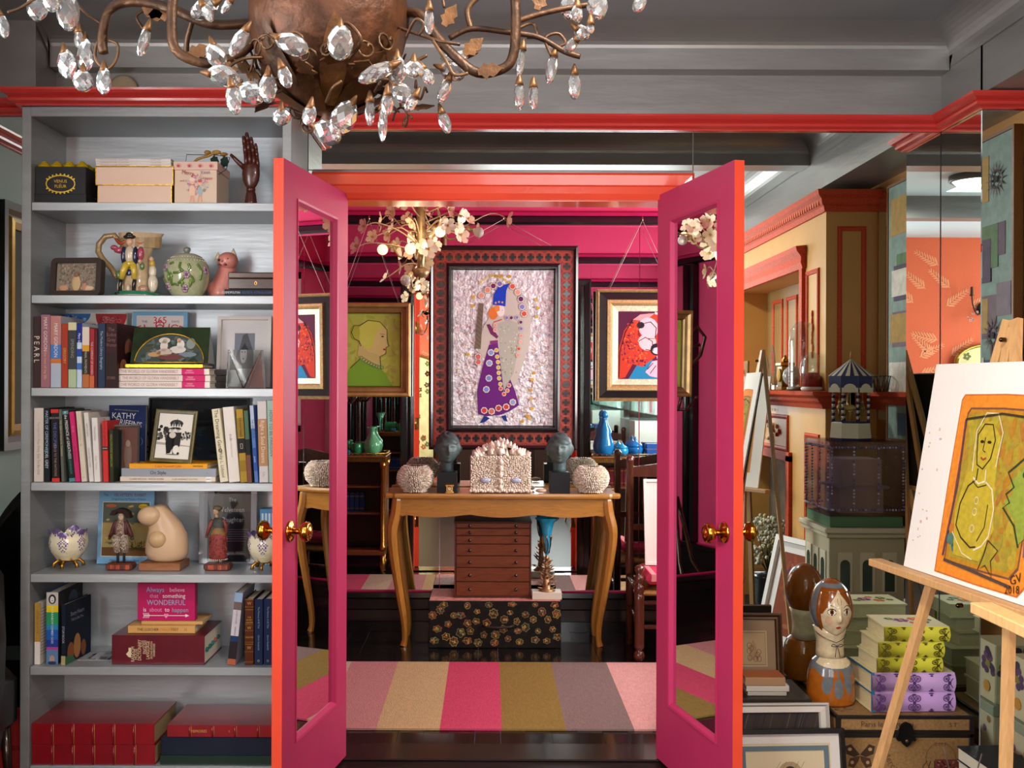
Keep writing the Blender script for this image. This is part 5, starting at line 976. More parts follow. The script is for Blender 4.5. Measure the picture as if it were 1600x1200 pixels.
# shell casket
e = thing('shell_casket', 'cream shell-encrusted casket with domed crest and two pearl ovals', 'casket', (P(782.5, 0, 5.22).x, 5.22, TZ+.001)); w_, h_ = .155, .195
m = MB(); m.box((-w_, -.055, 0), (w_, .1, h_), '#b5a893', ch=.012); m.build('box', MAT, e)
m = MB()
for i in range(34):
    for j in range(20):
        c = Vector((-w_+.005+.30*i/33, -.057, .02+.17*j/19)); c += Vector((random.uniform(-.003, .003), 0, random.uniform(-.003, .003)))
        m.ball(c, (.0055, .004, .0055), random.choice(['#e6dac8', '#d6c8b2', '#eee4d6', '#cbb9a2', '#ddd0bd']), 5, 4)
for i in range(26): m.ball((-w_+.31*i/25, -.06, .013+.003*math.sin(i*2)), (.011, .008, .009), random.choice(['#e6ddd0', '#d8ccbc']), 6, 4)
for sx in (-1, 1):
    for j in range(14):
        for i in range(8): m.ball((sx*w_, -.045+.018*i, .015+.013*j), (.005, .006, .006), random.choice(['#cbbba6', '#b7a58e', '#ddd0be']), 5, 4)
q = m.build('shell_crust', SHELL, e); q['kind'] = 'stuff'
m = MB()
for i in range(90):
    u = random.uniform(-1, 1); zz = h_-.01+random.uniform(0, .075)*(1-abs(u))**.8; c = Vector((u*.14, random.uniform(-.05, .06), zz)); o = Vector((u*.5+random.uniform(-.3, .3), random.uniform(-.5, .2), 1)).normalized(); m.tube([c, c+o*.014, c+o*.032], [.015, .012, .003], random.choice(['#ece0d0', '#dccdb8', '#f2e9dc', '#e2d2be']), seg=6)
m.ball((0, -.05, h_+.02), (.016, .012, .02), '#e6dccd', 8, 6); m.build('crest', SHELL, e)['kind'] = 'stuff'
for z in (.03, .06, .095, .13, .165): m = MB(); m.ball((0, -.062, z), (.012, .008, .013+.003*(z > .1)), '#e2d8ca', 10, 8); m.build('cowrie', SHELL, e)
for sx in (-1, 1): m = MB(); m.ball((sx*.08, -.062, .068), (.027, .007, .014), '#aab4cc', 14, 8); m.build('pearl_oval', mt('pearl', 0.15, coat=0.8), e)
for x, rx, lb in ((846, .03, 'flat grey pebble beside right bronze head'), (833, .018, 'small pale pebble tucked behind the casket corner')):
    m = MB(); m.ball((0, 0, .012), (rx, .02, .012), '#b5a088', 16, 8); tag(m.build('pebble', SAT, None, (P(x, 0, 5.2).x, 5.19 if rx > .02 else 5.33, TZ+.001)), lb, 'pebble')
# decoupage trunk and specimen chest
e = thing('decoupage_trunk', 'flat black trunk pasted with floral paper scraps under table', 'trunk', (.035, 5.14, 0)); a0, a1 = -.342, .342; th = .2445
m = MB(); m.box((a0, 0, .001), (a1, .31, th), '#1a1613', ch=.003); m.build('case', mt('aged_black', 0.65, spec=0.2, nscale=30, namt=0.5), e)
m = MB(); m.box((a0+.004, .004, th), (a1-.004, .306, th+.001), '#c77f74'); m.build('lid_paper', mt('pink_marbled_paper', 0.55, nscale=40, namt=0.4), e)
spots = [(.06, .2), (.13, .17), (.02, .17), (.045, .1), (.10, .125), (.165, .17), (.20, .13), (.165, .08), (.215, .09), (.25, .19), (.245, .14), (.285, .07), (.30, .13), (.335, .18), (.345, .07), (.39, .15), (.385, .1), (.42, .185), (.455, .14), (.46, .09), (.50, .175), (.50, .11), (.54, .15), (.565, .09), (.585, .19), (.615, .15), (.64, .1), (.66, .18), (.665, .06), (.03, .04), (.09, .06), (.13, .035), (.2, .04), (.255, .03), (.34, .03), (.41, .05), (.47, .035), (.55, .045), (.61, .04), (.08, .225), (.2, .22), (.31, .225), (.43, .228), (.55, .226), (.65, .225)]
for i, (x, z) in enumerate(spots):
    m = MB(); r = random.uniform(.015, .024); rz = min(r*random.uniform(.8, 1.25), th-z-.003, z-.003); k = random.choice((5, 6, 7, 9)); ph = random.uniform(0, 6)
    out = [(x+a0+r*(1+.16*math.sin(k*a+ph))*math.cos(a), z+rz*(1+.16*math.sin(k*a+ph))*math.sin(a)*.92) for a in [2*PI*q/18 for q in range(18)]]
    m.poly(out, -.0006, random.choice(['#8a7a48', '#7c6a3c', '#96804c', '#6f6e48', '#8c5a40'])); m.poly([(x+a0+(p-x-a0)*.82, z+(q-z)*.82) for p, q in out], -.0008, random.choice(['#4a3a24', '#3c3422', '#5a4426']))
    for t in range(9): a = random.uniform(0, 6.28); rr = random.uniform(0, .62)*r; m.ell(x+a0+rr*math.cos(a), z+rr*math.sin(a)*.9, r*random.uniform(.14, .3), r*random.uniform(.1, .24), -.001-.00003*t, random.choice(['#a8452f', '#b8862f', '#6f8a5a', '#c08a70', '#8f3a34', '#c8a44a', '#4f7a6c', '#b86a3c']), 7, None, a)
    m.build('paper_scrap', PRINT, e)
m = MB(); m.tube([(.28+a0, -.004, .118), (.30+a0, -.02, .113), (.36+a0, -.022, .112), (.42+a0, -.02, .115), (.44+a0, -.004, .12)], [.006, .007, .007, .007, .006], '#2a211c', seg=8); m.build('handle', SAT, e)
CW = mt('mahogany_chest', 0.5, spec=0.3, nscale=12, namt=0.28, stretch=(1, 8, 8), dist=1)
e = thing('specimen_chest', 'small mahogany chest of seven drawers standing on the trunk', 'chest of drawers', (.0235, 5.216, th+.0018)); hw, hh = .2015, .393
m = MB(); m.box((-hw, .008, 0), (hw, .225, hh), '#4a2417', ch=.002); m.box((-hw, -.002, 0), (-hw+.008, .008, hh), '#56291a'); m.box((hw-.008, -.002, 0), (hw, .008, hh), '#56291a'); m.box((-hw-.003, -.006, hh-.004), (hw+.003, .228, hh+.006), '#3f1d14', ch=.002); m.box((-hw-.003, -.006, 0), (hw+.003, .01, .012), '#4a2417', ch=.002); m.build('carcass', CW, e)
ys = [503, 531, 566, 606, 662, 718, 785, 853]; f_ = lambda y: hh-(y-503)/(860-503)*hh
for a, b in zip(ys, ys[1:]):
    z1_, z0_ = f_(a)-.002, f_(b)+.002; m = MB(); m.box((-hw+.01, -.002, z0_), (hw-.01, .008, z1_), '#6b351d', ch=.0015); d_ = m.build('drawer', CW, e)
    for sx in (-.6, .6): q = MB(); q.lathe([(.003, 0), (.004, .008), (.0085, .012), (.0085, .017), (.003, .021)], '#1c1512', seg=10, M=T(sx*hw, -.002, (z0_+z1_)/2) @ R(90, 'X')); q.build('knob', GLO, d_)
# turquoise trumpet vase
e = thing('trumpet_vase', 'turquoise glass trumpet vase on gilt leafy stem and marble block', 'vase', (P(855.5, 0, 5.21).x, 5.21, th+.0018)); s = S(5.21)
m = MB(); m.box((-.078, -.045, 0), (.075, .05, .038), '#c9c0b0', ch=.002); m.build('marble_block', SAT, e)
m = MB(); m.lathe([(.045, .038), (.04, .045), (.02, .06), (.014, .12), (.01, .2), (.008, .232)], '#a8835c', seg=12)
for i in range(44):
    a = random.uniform(0, 6.28); z = random.uniform(.05, .2); r0 = .012+.03*(1-(z-.05)/.16)**1.2; c = Vector((r0*math.cos(a)*.6, r0*math.sin(a)*.6, z)); o = Vector((math.cos(a), math.sin(a), random.uniform(.1, 1.1))).normalized(); m.tube([c, c+o*.02, c+o*.036], [.004, .009, .001], random.choice(['#b58e68', '#9c7650', '#c6a27c']), seg=5, flat=.4)
m.build('gilt_stem', mt('pale_gilt', 0.4, metal=0.7, nscale=60, namt=0.3), e)
m = MB(); m.lathe([(.008, .225), (.013, .25), (.02, .3), (.028, .36), (.038, .395), (.054, .412), (.058, .42)], '#1c8fb4', seg=24, caps=False, flute=lambda a, j: .1*math.cos(6*a)*(j >= 5)); m.lathe([(.055, .419), (.034, .39), (.02, .32)], '#1f86aa', seg=24, caps=False); m.build('trumpet', mt('turquoise_glass', 0.1, coat=0.6, spec=0.7), e)
m = MB()
for i in range(7):
    a = 2*PI*i/7; m.tube(spline([(.012*math.cos(a), .012*math.sin(a), .235), (.021*math.cos(a+.5), .021*math.sin(a+.5), .28), (.027*math.cos(a), .027*math.sin(a), .33)], 3), .003, '#9c6a3c', seg=5)
m.build('gilt_tracery', GOLD, e)
# ladder chair with cushion, and a framed print on it
CHW = mt('dark_turned_wood', 0.24, coat=0.4, nscale=14, namt=0.3, stretch=(8, 8, 1))
e = thing('turned_chair', 'low dark wooden chair with turned legs and rush seat', 'chair', (.745+.22, 4.905, 0)); sx_ = .22
TL = [(.012, 0), (.024, .01), (.028, .03), (.022, .05), (.013, .056), (.024, .066), (.026, .078), (.024, .09), (.024, .30), (.025, .33), (.017, .337), (.025, .345), (.025, .375), (.016, .382), (.024, .40), (.024, .42), (.014, .428), (.024, .45), (.022, .468), (.003, .478)]
for sx in (-1, 1):
    m = MB(); m.lathe(TL, '#54271a', (sx*sx_, 0, 0), seg=14); m.build('front_leg', CHW, e)
    m = MB(); m.lathe([(.02, 0), (.021, .4), (.025, .44), (.02, .47), (.019, .78), (.02, .96), (.024, .975), (.012, .99)], '#4d2418', (sx*sx_, .34, 0), seg=12); m.build('back_post', CHW, e)
    m = MB(); m.tube([(sx*sx_, 0, .2), (sx*sx_, .34, .2)], .012, '#4d2418'); m.build('stretcher', CHW, e)
    m = MB(); m.tube([(sx*sx_, 0, .34), (sx*sx_, .34, .36)], .018, '#4d2418'); m.build('seat_rail', CHW, e)
for z in (.17, .29): m = MB(); m.tube([(-sx_, 0, z), (sx_, 0, z)], .012, '#4d2418'); m.build('stretcher', CHW, e)
m = MB(); m.box((-sx_+.01, -.01, .325), (sx_-.01, .33, .35), '#a8783a', ch=.01); m.build('rush_seat', mt('rush', 0.8, nscale=30, namt=0.4, stretch=(12, 1, 1)), e)
m = MB(); m.prism([(-sx_, .88), (sx_, .88), (sx_, .93), (.1, .945), (0, .965), (-.1, .945), (-sx_, .93)], .33, .352, '#4d2418'); m.build('crest_rail', CHW, e)
m = MB(); m.prism([(-sx_, .60), (sx_, .60), (sx_, .63), (-sx_, .63)], .332, .35, '#4d2418'); m.build('back_rail', CHW, e)
for i in range(5): m = MB(); m.lathe([(.008, .63), (.012, .66), (.007, .68), (.016, .75), (.007, .82), (.012, .85), (.008, .88)], '#3a1b12', (-.14+.07*i, .341, 0), seg=10); m.build('spindle', CHW, e)
m = MB(); m.box((-sx_+.03, -.03, .382), (sx_-.025, .29, .435), '#c23c5a', ch=.02)
o = m.build('seat_cushion', mt('pink_stripe_fabric', 0.85, spec=0.1, nscale=200, namt=0.1), None, (0, 0, 0)); o.parent = None; o.location = (.965, 4.905, 0); tag(o, 'puffy pink striped seat cushion on the dark turned chair', 'cushion')
m = MB()
for k in range(6): m.box((-sx_+.055+k*.06, -.0306, .40), (-sx_+.078+k*.06, .27, .4356), '#d98a8c')
m.build('cushion_stripe', mt('pink_stripe_fabric', .85), o)
def art_fig(m, w, h, M): m.box((-w/2, 0, -h/2), (w/2, .001, h/2), '#3a3a40', M=M); m.poly([(-w*.1, -h*.5), (w*.4, -h*.5), (w*.35, h*.2), (w*.05, h*.3)], -.0004, '#c8a88a', M)
picture('framed_print', 'white framed print with wide mount leaning on the chair cushion', 'framed picture', .985, 5.12, .437, .36, .44, [(0, 0), (0, .016), (.014, .016), (.016, .005)], '#d8d2cc', SAT, art_fig, (math.radians(-9), 0, 0), mount=(.06, '#d6cdc4'))
# ------------------------------------------------ pictures on wires
def wires(e, w, h, peak, loc):
    for sx in (-1, 1): m = MB(); m.tube([(sx*w*.36, .012, h-.01), (peak[0], peak[1], peak[2])], .0011, '#c9c2b6', seg=5); m.build('hanging_wire', SAT, e)
    m = MB(); m.lathe([(.003, 0), (.004, .01), (.003, .03)], '#c9b68a', (peak[0], peak[1], peak[2]-.005), seg=8); m.build('hook', BRASS, e)
FOIL = mt('crumpled_foil', 0.35, metal=0.25, nscale=38, namt=0.22, bump=1.0, bscale=42, dist=3.0)
YP = 5.43; s = S(5.40); W, Hh = .802, 1.10; X0, z0 = P(786, 0, 5.40).x, P(0, 702, 5.40).z
e = thing('collage_painting', 'large foil collage of a lady in blue hat and purple skirt, carved frame', 'painting', (X0, YP, z0), (math.radians(2), 0, 0))
M0 = T(0, 0, Hh/2)
m = MB(); m.frame(W, Hh, [(0, 0), (0, .045), (.012, .05), (.022, .042), (.024, .034)], '#1c1515', M0); m.build('outer_moulding', BLACKP, e)
m = MB(); m.frame(W-.048, Hh-.048, [(0, .034), (.074, .034)], '#7c2318', M0); fp = m.build('fret_panel', mt('red_lacquer', 0.4, nscale=40, namt=0.35), e)
m = MB(); m.frame(W-.19, Hh-.19, [(0, .03), (.0, .045), (.012, .05), (.016, .04), (.026, .04), (.03, .018), (.034, .014)], '#1a1516', M0); m.build('inner_moulding', BLACKP, e)
cw, ch = W-.258, Hh-.258
m = MB(); m.poly([(sg*.021*math.cos(a)*(.42+.58*abs(math.cos(2*a))), sg*.021*math.sin(a)*(.42+.58*abs(math.cos(2*a)))) for sg in (1,) for a in [2*PI*i/28 for i in range(28)]], -.0008, '#140f0f')
fq = m.build('fret_quatrefoil', BLACKP, fp); first = True
m2 = MB(); m2.ring(0, 0, .0275, .0275, .0045, -.0006, '#a33c28', 20); 
rg_ = None
hx, hz = W/2-.061, Hh/2-.061; nx, nz = 15, 21
cells = [(-hx+2*hx*i/(nx-1), sz*hz) for i in range(nx) for sz in (-1, 1)]+[(sx*hx, -hz+2*hz*j/(nz-1)) for j in range(1, nz-1) for sx in (-1, 1)]
for cx, cz in cells:
    if first: o = fq; first = False
    else: o = fq.copy(); COL.objects.link(o)
    o.location = (cx, -.034, Hh/2+cz)
    if rg_ is None: rg_ = m2.build('fret_ring', mt('red_lacquer', .4), fp); o2 = rg_
    else: o2 = rg_.copy(); COL.objects.link(o2)
    o2.location = (cx, -.034, Hh/2+cz)
m = MB(); m.box((-W/2+.01, 0, .01), (W/2-.01, .02, Hh-.01), '#2a211c'); m.build('backing', MAT, e)
nn = 40; vs = []; fs = []; cl = []
for j in range(61):
    for i in range(nn+1): vs.append((-cw/2+cw*i/nn, -.012+random.uniform(-.0018, .0018), Hh/2-ch/2+ch*j/60))
for j in range(60):
    for i in range(nn): fs.append((j*(nn+1)+i, j*(nn+1)+i+1, (j+1)*(nn+1)+i+1, (j+1)*(nn+1)+i)); cl.append(random.choice(['#d2cfd2', '#dcd9da', '#cbc6ca', '#d6cacb', '#cdc8ce', '#e2dfe0', '#beb9c0']))
m = MB(); m.add(vs, fs, cl, True); m.build('foil_ground', FOIL, e)
u_ = lambda x: (x-411)/487*cw; v_ = lambda y: Hh/2+(705-y)/720*ch; pp = lambda pts: [(u_(x), v_(y)) for x, y in pts]
m = MB(); L0 = -.0145
for k in range(150):
    x, y = random.choice([(random.uniform(185, 280), random.uniform(560, 1050)), (random.uniform(500, 640), random.uniform(480, 1050)), (random.uniform(180, 640), random.uniform(600, 1050))]); a = random.uniform(0, 3); l = random.uniform(8, 20)
    m.stroke(pp([(x, y), (x+l*math.cos(a), y+l*math.sin(a)), (x+l*1.3*math.cos(a+.6), y+l*1.3*math.sin(a+.6))]), .003, L0, random.choice(['#a83a34', '#b8504a', '#8c8488', '#b8a04a', '#7a7078', '#8c3a44']))
m.poly(pp([(345, 560), (370, 470), (420, 420), (470, 425), (520, 470), (545, 560), (540, 690), (500, 800), (470, 880), (420, 905), (390, 780), (345, 700), (300, 770), (285, 680), (320, 600)]), L0-.0006, '#b9b0a6')
m.poly(pp([(385, 590), (440, 575), (482, 590), (485, 700), (462, 820), (415, 905), (398, 780)]), L0-.001, '#a5a398')
for k in range(60): m.ell(u_(random.uniform(392, 478)), v_(random.uniform(600, 830)), .004, .005, L0-.0013, random.choice(['#8f9a78', '#b8b49c', '#c8c4b8', '#7f8a70']), 6)
m.poly(pp([(343, 690), (385, 682), (396, 760), (415, 905), (446, 850), (470, 905), (490, 970), (440, 1000), (400, 1015), (330, 1022), (290, 1012), (285, 905), (310, 795)]), L0-.0016, '#611a70')
m.poly(pp([(330, 597), (345, 594), (388, 652), (380, 662), (350, 640)]), L0-.0016, '#6b2352'); m.poly(pp([(348, 672), (385, 668), (385, 684), (348, 688)]), L0-.002, '#7a2a6c')
m.ell(u_(398), v_(532), .022, .032, L0-.0016, '#dcd2cc', 16); m.ell(u_(362), v_(545), .026, .034, L0-.0015, '#cf7030', 14); m.ell(u_(381), v_(520), .014, .02, L0-.0017, '#d87f3a', 10)
m.poly(pp([(360, 505), (363, 460), (385, 422), (440, 406), (425, 440), (421, 512), (392, 508)]), L0-.0022, '#1636b0')
for x, y in ((374, 496), (390, 492), (406, 494)): m.ell(u_(x), v_(y), .006, .006, L0-.0026, '#c89a4a', 6)
m.ell(u_(391), v_(530), .003, .002, L0-.0024, '#3a4a8c', 6); m.ell(u_(406), v_(530), .003, .002, L0-.0024, '#3a4a8c', 6); m.stroke(pp([(365, 585), (390, 578), (405, 572)]), .005, L0-.0024, '#b8452f')
m.poly(pp([(292, 496), (316, 500), (302, 710), (272, 708)]), L0-.0014, '#6f6152')
for k in range(9): m.stroke(pp([(288-k*1.6, 520+k*20), (310-k*1.4, 540+k*20)]), .002, L0-.0018, '#3a3028')
m.poly(pp([(297, 1055), (320, 1020), (348, 1030), (325, 1048)]), L0-.0018, '#1c2a78'); m.poly(pp([(402, 1022), (425, 1015), (434, 1048), (415, 1040)]), L0-.0018, '#1c2a78')
gem = [(305, 462, '#d88a7a'), (335, 437, '#d8846c'), (362, 418, '#6b2352'), (393, 408, '#7a6aa8'), (455, 420, '#c8553a'), (480, 447, '#d8907c'), (496, 478, '#5a1f56'), (502, 514, '#7d74b8'), (512, 546, '#c44a34'), (428, 565, '#7a6aa8'), (450, 565, '#5a1f56'), (478, 563, '#7a6aa8'), (496, 585, '#5a1f56'), (498, 615, '#7d6aa8'), (497, 648, '#d08a7a'), (494, 676, '#d89a8a'), (487, 708, '#c44a34'), (482, 738, '#d08a7a'), (290, 745, '#c0605a'), (291, 770, '#c8665c'), (372, 600, '#cf8a7a'), (372, 622, '#cf8a7a'), (352, 726, '#7f8ac0'), (344, 775, '#8a94c4'), (342, 845, '#6f7fc0'), (330, 897, '#6f7fc0'), (378, 715, '#c8a83c'), (382, 745, '#c8a83c'), (386, 770, '#d0b04a'), (388, 795, '#c8a83c'), (390, 820, '#d0b04a'), (392, 845, '#c8a83c'), (398, 872, '#c8a83c'), (400, 893, '#c8503c'), (416, 918, '#c8503c'), (432, 902, '#c8704a'), (440, 878, '#c0605a'), (320, 995, '#c03a3a'), (356, 999, '#c86a5c'), (390, 984, '#b83440'), (427, 978, '#c03a3a'), (459, 956, '#8a94c4')]
for i, (x, y, c) in enumerate(gem):
    r = .0145 if y < 560 or y > 950 or 720 < y < 900 and x < 360 else .0095; m.ell(u_(x), v_(y), r*1.45, r*1.45, L0-.0025, '#4a3a40', 7, None, i); m.ell(u_(x), v_(y), r*1.32, r*1.32, L0-.0028, '#d6cfc6', 7, None, i); m.ell(u_(x), v_(y), r, r, L0-.0032, c, 6, None, i)
for i in range(9): x, y = 300+i*17, 400-30*math.sin(i*.4); m.ell(u_(x), v_(y), .009, .008, L0-.002, random.choice(['#c8ae5a', '#b89c50', '#cdb878']), 8)
for x, y in ((402, 372), (440, 374), (375, 374), (570, 480), (578, 520), (572, 560), (560, 820), (552, 850), (545, 900), (548, 940), (552, 985), (530, 1020), (505, 1045), (540, 1030), (265, 470), (262, 510), (240, 735)): m.ell(u_(x), v_(y), .0105, .0095, L0-.002, random.choice(['#c8a23a', '#c2a458', '#b88c30']), 8)
m.build('collage_figure', mt('collage_paint', 0.55, spec=0.25), e)
wires(e, W, Hh, (0, .035, 2.262-z0), None)
# green portrait
GF = [(0, 0), (0, .05), (.008, .058), (.02, .055), (.03, .04), (.045, .034), (.05, .04), (.056, .03), (.058, .012)]
def art_green(m, w, h, M):
    U = lambda x: (x-385)/300*w; V = lambda y: (752-y)/335*h; q = lambda pts: [(U(x), V(y)) for x, y in pts]
    m.box((-w/2, 0, -h/2), (w/2, .001, h/2), '#a3aa48', M=M)
    for k in range(90): m.ell(random.uniform(-.47, .47)*w, random.uniform(-.47, .47)*h, random.uniform(.01, .03), random.uniform(.004, .012), -.0003-.000005*k, random.choice(['#abb24e', '#97a03e', '#b2b45c', '#9c9a4c', '#a8aa62', '#8f9a38']), 8, M, random.uniform(0, 3))
    m.poly(q([(240, 920), (300, 838), (350, 790), (440, 840), (465, 860), (500, 920)]), -.0012, '#6f9a30', M); m.poly(q([(345, 700), (440, 690), (440, 780), (445, 845), (350, 800), (335, 770)]), -.0014, '#b5a868', M)
    m.poly(q([(340, 660), (360, 635), (410, 622), (450, 632), (470, 660), (475, 690), (470, 715), (480, 735), (468, 742), (470, 752), (460, 776), (440, 780), (420, 770), (380, 760), (350, 720)]), -.0016, '#c0b070', M)
    m.poly(q([(338, 672), (345, 640), (385, 615), (440, 620), (472, 655), (440, 652), (415, 690), (405, 740), (375, 750), (345, 715)]), -.0018, '#b6ba50', M); m.ell(U(325), V(672), w*.07, h*.11, -.0019, '#a0a43e', 14, M)
    for pts in ([(345, 640), (385, 615), (440, 622), (474, 660), (474, 700), (481, 734), (468, 742), (468, 770), (445, 782)], [(345, 640), (318, 640), (306, 672), (318, 700), (342, 712), (350, 735)], [(440, 782), (445, 845)], [(350, 790), (300, 838)]): m.stroke(q(pts), .0035, -.0022, '#2a2a1c', M)
    m.ell(U(452), V(690), w*.022, h*.01, -.0024, '#1c1c18', 8, M); m.stroke(q([(440, 678), (462, 680)]), .002, -.0024, '#3a3424', M); m.ell(U(460), V(750), w*.02, h*.014, -.0024, '#b03a34', 8, M)
    for k in range(9): m.ring(U(352+12*k), V(790+46*math.sin(k/9*1.5)), w*.03, h*.024, .003, -.0026, '#3f7a4a', 10, M)
X1, zb = P(575, 0, 5.42).x, P(0, 620, 5.42).z; w_, h_ = .463, 146/S(5.42)
e = picture('green_portrait', 'lime green profile portrait of a lady in wide gold frame', 'painting', X1, YP+.02, zb, w_, h_, GF, ['#8a6c3c', '#b8904c', '#a8824a', '#8c6c40', '#96764a', '#b08a50', '#7a5c34', '#6a5030'], mt('old_gold_frame', 0.38, metal=0.45, nscale=20, namt=0.25), art_green, (math.radians(1.5), 0, 0)); wires(e, w_, h_, (0, .015, 2.262-zb), None)
def art_red(m, w, h, M):
    q = lambda pts: [((x-.5)*w, (y-.5)*h) for x, y in pts]
    m.box((-w/2, 0, -h/2), (w/2, .001, h/2), '#4a1530', M=M); m.poly(q([(.75, 1), (.98, .95), (1, .35), (.8, .3), (.72, .7)]), -.0004, '#b8aab4', M); m.poly(q([(.22, 0), (.95, 0), (1, .2), (.7, .28), (.4, .22)]), -.0005, '#1f6a90', M)
    m.poly(q([(0, 0), (.02, .45), (.12, .72), (.3, .88), (.62, .98), (.85, .95), (.95, .7), (.9, .4), (.72, .3), (.5, .18), (.3, .22), (.15, .02)]), -.0007, '#a8301f', M)
    for k in range(140):
        x, y = random.uniform(.06, .6), random.uniform(.2, .85)
        if y < .25+x*1.1+.35 and x > .05: m.ell((x-.5)*w, (y-.5)*h, random.uniform(.004, .012), random.uniform(.003, .006), -.001, random.choice(['#c8452a', '#7c1f24', '#4a1a3a', '#d0582f', '#8c2a3c']), 6, M, random.uniform(0, 3))
    m.poly(q([(.3, .88), (.45, .96), (.75, .98), (.55, .86)]), -.0012, '#b07a80', M)
    m.ell(.12*w, .26*h, w*.2, h*.16, -.0014, '#c49aa4', 16, M, .5); m.ell(.1*w, .05*h, w*.18, h*.13, -.0016, '#cf9ca0', 16, M, -.3); m.poly(q([(.4, .56), (.44, .62), (.56, .6), (.5, .52)]), -.0018, '#cf9ca0', M); m.ell(-.04*w, .3*h, w*.08, h*.05, -.0018, '#2a1a24', 10, M); m.ell(.28*w, -.06*h, w*.12, h*.09, -.0018, '#1f161c', 12, M); m.ell(.3*w, -.08*h, w*.1, h*.05, -.0019, '#b8a8b0', 12, M); m.poly(q([(.56, .1), (.7, .26), (.92, .3), (.95, .08), (.8, .02), (.66, .04)]), -.002, '#c795a4', M)
    for pts in ([(.3, .88), (.15, .7), (.04, .4), (.02, .02)], [(.42, .74), (.5, .82), (.66, .85), (.78, .76), (.76, .6), (.6, .6)], [(.42, .56), (.56, .62), (.7, .56), (.72, .42), (.56, .44)], [(.6, .14), (.72, .24)], [(.66, .08), (.78, .2)]): m.stroke(q(pts), .004, -.0024, '#1c1218', M)
X1, zb = P(1004, 0, 5.42).x, P(0, 626, 5.42).z; w_, h_ = .51, 175/S(5.42)
RF = [(0, 0), (0, .03), (.01, .038), (.018, .03), (.02, .022), (.055, .03), (.06, .045), (.075, .05), (.085, .04), (.09, .028), (.12, .024), (.122, .014)]
e = picture('red_embrace_painting', 'painting of two embracing figures in red, black and gilt frame', 'painting', X1, YP+.02, zb, w_, h_, RF, ['#8c7048', '#b09060', '#8c7048', '#231a1c', '#231a1c', '#8f6f45', '#c0a070', '#a88858', '#8a6a40', '#c4b69c', '#b8aa90'], mt('distressed_gilt', 0.36, metal=0.3, nscale=18, namt=0.3, stretch=(6, 1, 6)), art_red, (math.radians(1.5), 0, 0)); wires(e, w_, h_, (0, .015, 2.262-zb), None)
# ================================================================== RIGHT-HAND SIDE OF THE FRONT ROOM
# storage trunk with book boxes and painted bust
TKZ = .262
BUR = mt('printed_burlap', 0.75, spec=0.2, nscale=120, namt=0.25)
BLK = mt('black_leatherette', 0.4, nscale=60, namt=0.2)
e = thing('steamer_trunk', 'burlap storage trunk with black edges, clasp and butterfly print', 'trunk', (1.395, 3.33, 0)); hw, d_ = .226, .262
m = MB(); m.box((-hw, 0, .002), (hw, d_, .195), '#8c6a42'); m.build('body', BUR, e)
m = MB(); m.box((-hw-.002, -.002, .203), (hw+.002, d_, TKZ-.002), '#8f6d45'); m.build('lid', BUR, e)
for nm, a, b in (('edge_band', (-hw-.004, -.005, .188), (hw+.004, .0, .202)), ('edge_band', (-hw-.005, -.006, .204), (hw+.005, -.001, .214)), ('edge_band', (-hw-.005, -.006, TKZ-.012), (hw+.005, .006, TKZ-.001)), ('edge_band', (-hw-.005, -.005, 0), (-hw+.012, .004, TKZ-.002)), ('edge_band', (hw-.012, -.005, 0), (hw+.005, .004, TKZ-.002)), ('edge_band', (-hw-.005, 0, TKZ-.014), (-hw+.006, d_, TKZ-.001)), ('edge_band', (hw-.006, 0, TKZ-.014), (hw+.004, d_, TKZ-.001))):
    m = MB(); m.box(a, b, '#1c1715', ch=.002); m.build(nm, BLK, e)
m = MB(); cl = [(0, .262)]; cl = [(x*.001, z*.001) for x, z in ((-24, 214), (-18, 232), (-8, 240), (0, 243), (8, 240), (18, 232), (24, 214), (20, 206), (26, 196), (32, 186), (28, 180), (20, 182), (12, 170), (0, 160), (-12, 170), (-20, 182), (-28, 180), (-32, 186), (-26, 196), (-20, 206))]
m.prism(cl, -.016, -.006, '#151313'); m.lathe([(.006, 0), (.006, .003), (.003, .005)], '#6a5236', seg=12, M=T(0, -.016, .182) @ R(90, 'X')); m.build('clasp', mt('black_metal', 0.3, metal=0.6), e)
m = MB()
for x, z, sg in ((-.15, .13, 1),):
    for sx in (-1, 1): m.poly([(x, z), (x+sx*.03, z+.035), (x+sx*.05, z+.028), (x+sx*.045, z+.002), (x+sx*.02, z-.008)], -.0008, '#3f2c22'); m.poly([(x, z-.004), (x+sx*.034, z-.012), (x+sx*.04, z-.038), (x+sx*.02, z-.045), (x+sx*.004, z-.02)], -.0009, '#4a3426'); m.ell(x+sx*.034, z+.018, .007, .006, -.0012, '#a8845a', 8); m.ell(x+sx*.026, z-.026, .006, .006, -.0012, '#a8845a', 8)
m.text('Paris le vingt mai', .026, '#4a3424', T(-.06, -.0034, .232) @ Matrix.Shear('XZ', 4, (.4, 0)), lift=.0); m.text('S T', .02, '#4a3424', T(.16, -.0034, .23), lift=0); m.text('E M P', .018, '#5a4230', T(.12, -.0008, .165), lift=0); m.text('Merci', .03, '#5a4230', T(-.05, -.0008, .11) @ R(60, 'Y'), lift=0)
m.box((.1, -.0009, .05), (.205, 0, .115), '#6a3430'); m.ring(.12, .12, .05, .05, .0015, -.001, '#5a4230', 24)
for k in range(40): m.ell(random.uniform(.105, .2), random.uniform(.055, .11), .004, .003, -.0012, random.choice(['#8c6a48', '#4a2422', '#a07850']), 6)
for k in range(5): m.stroke([(.07+.012*k, .06), (.06+.02*k, .09), (.075+.012*k, .11)], .003, -.0009, '#4a3426')
m.build('print', MAT, e)
m = MB()
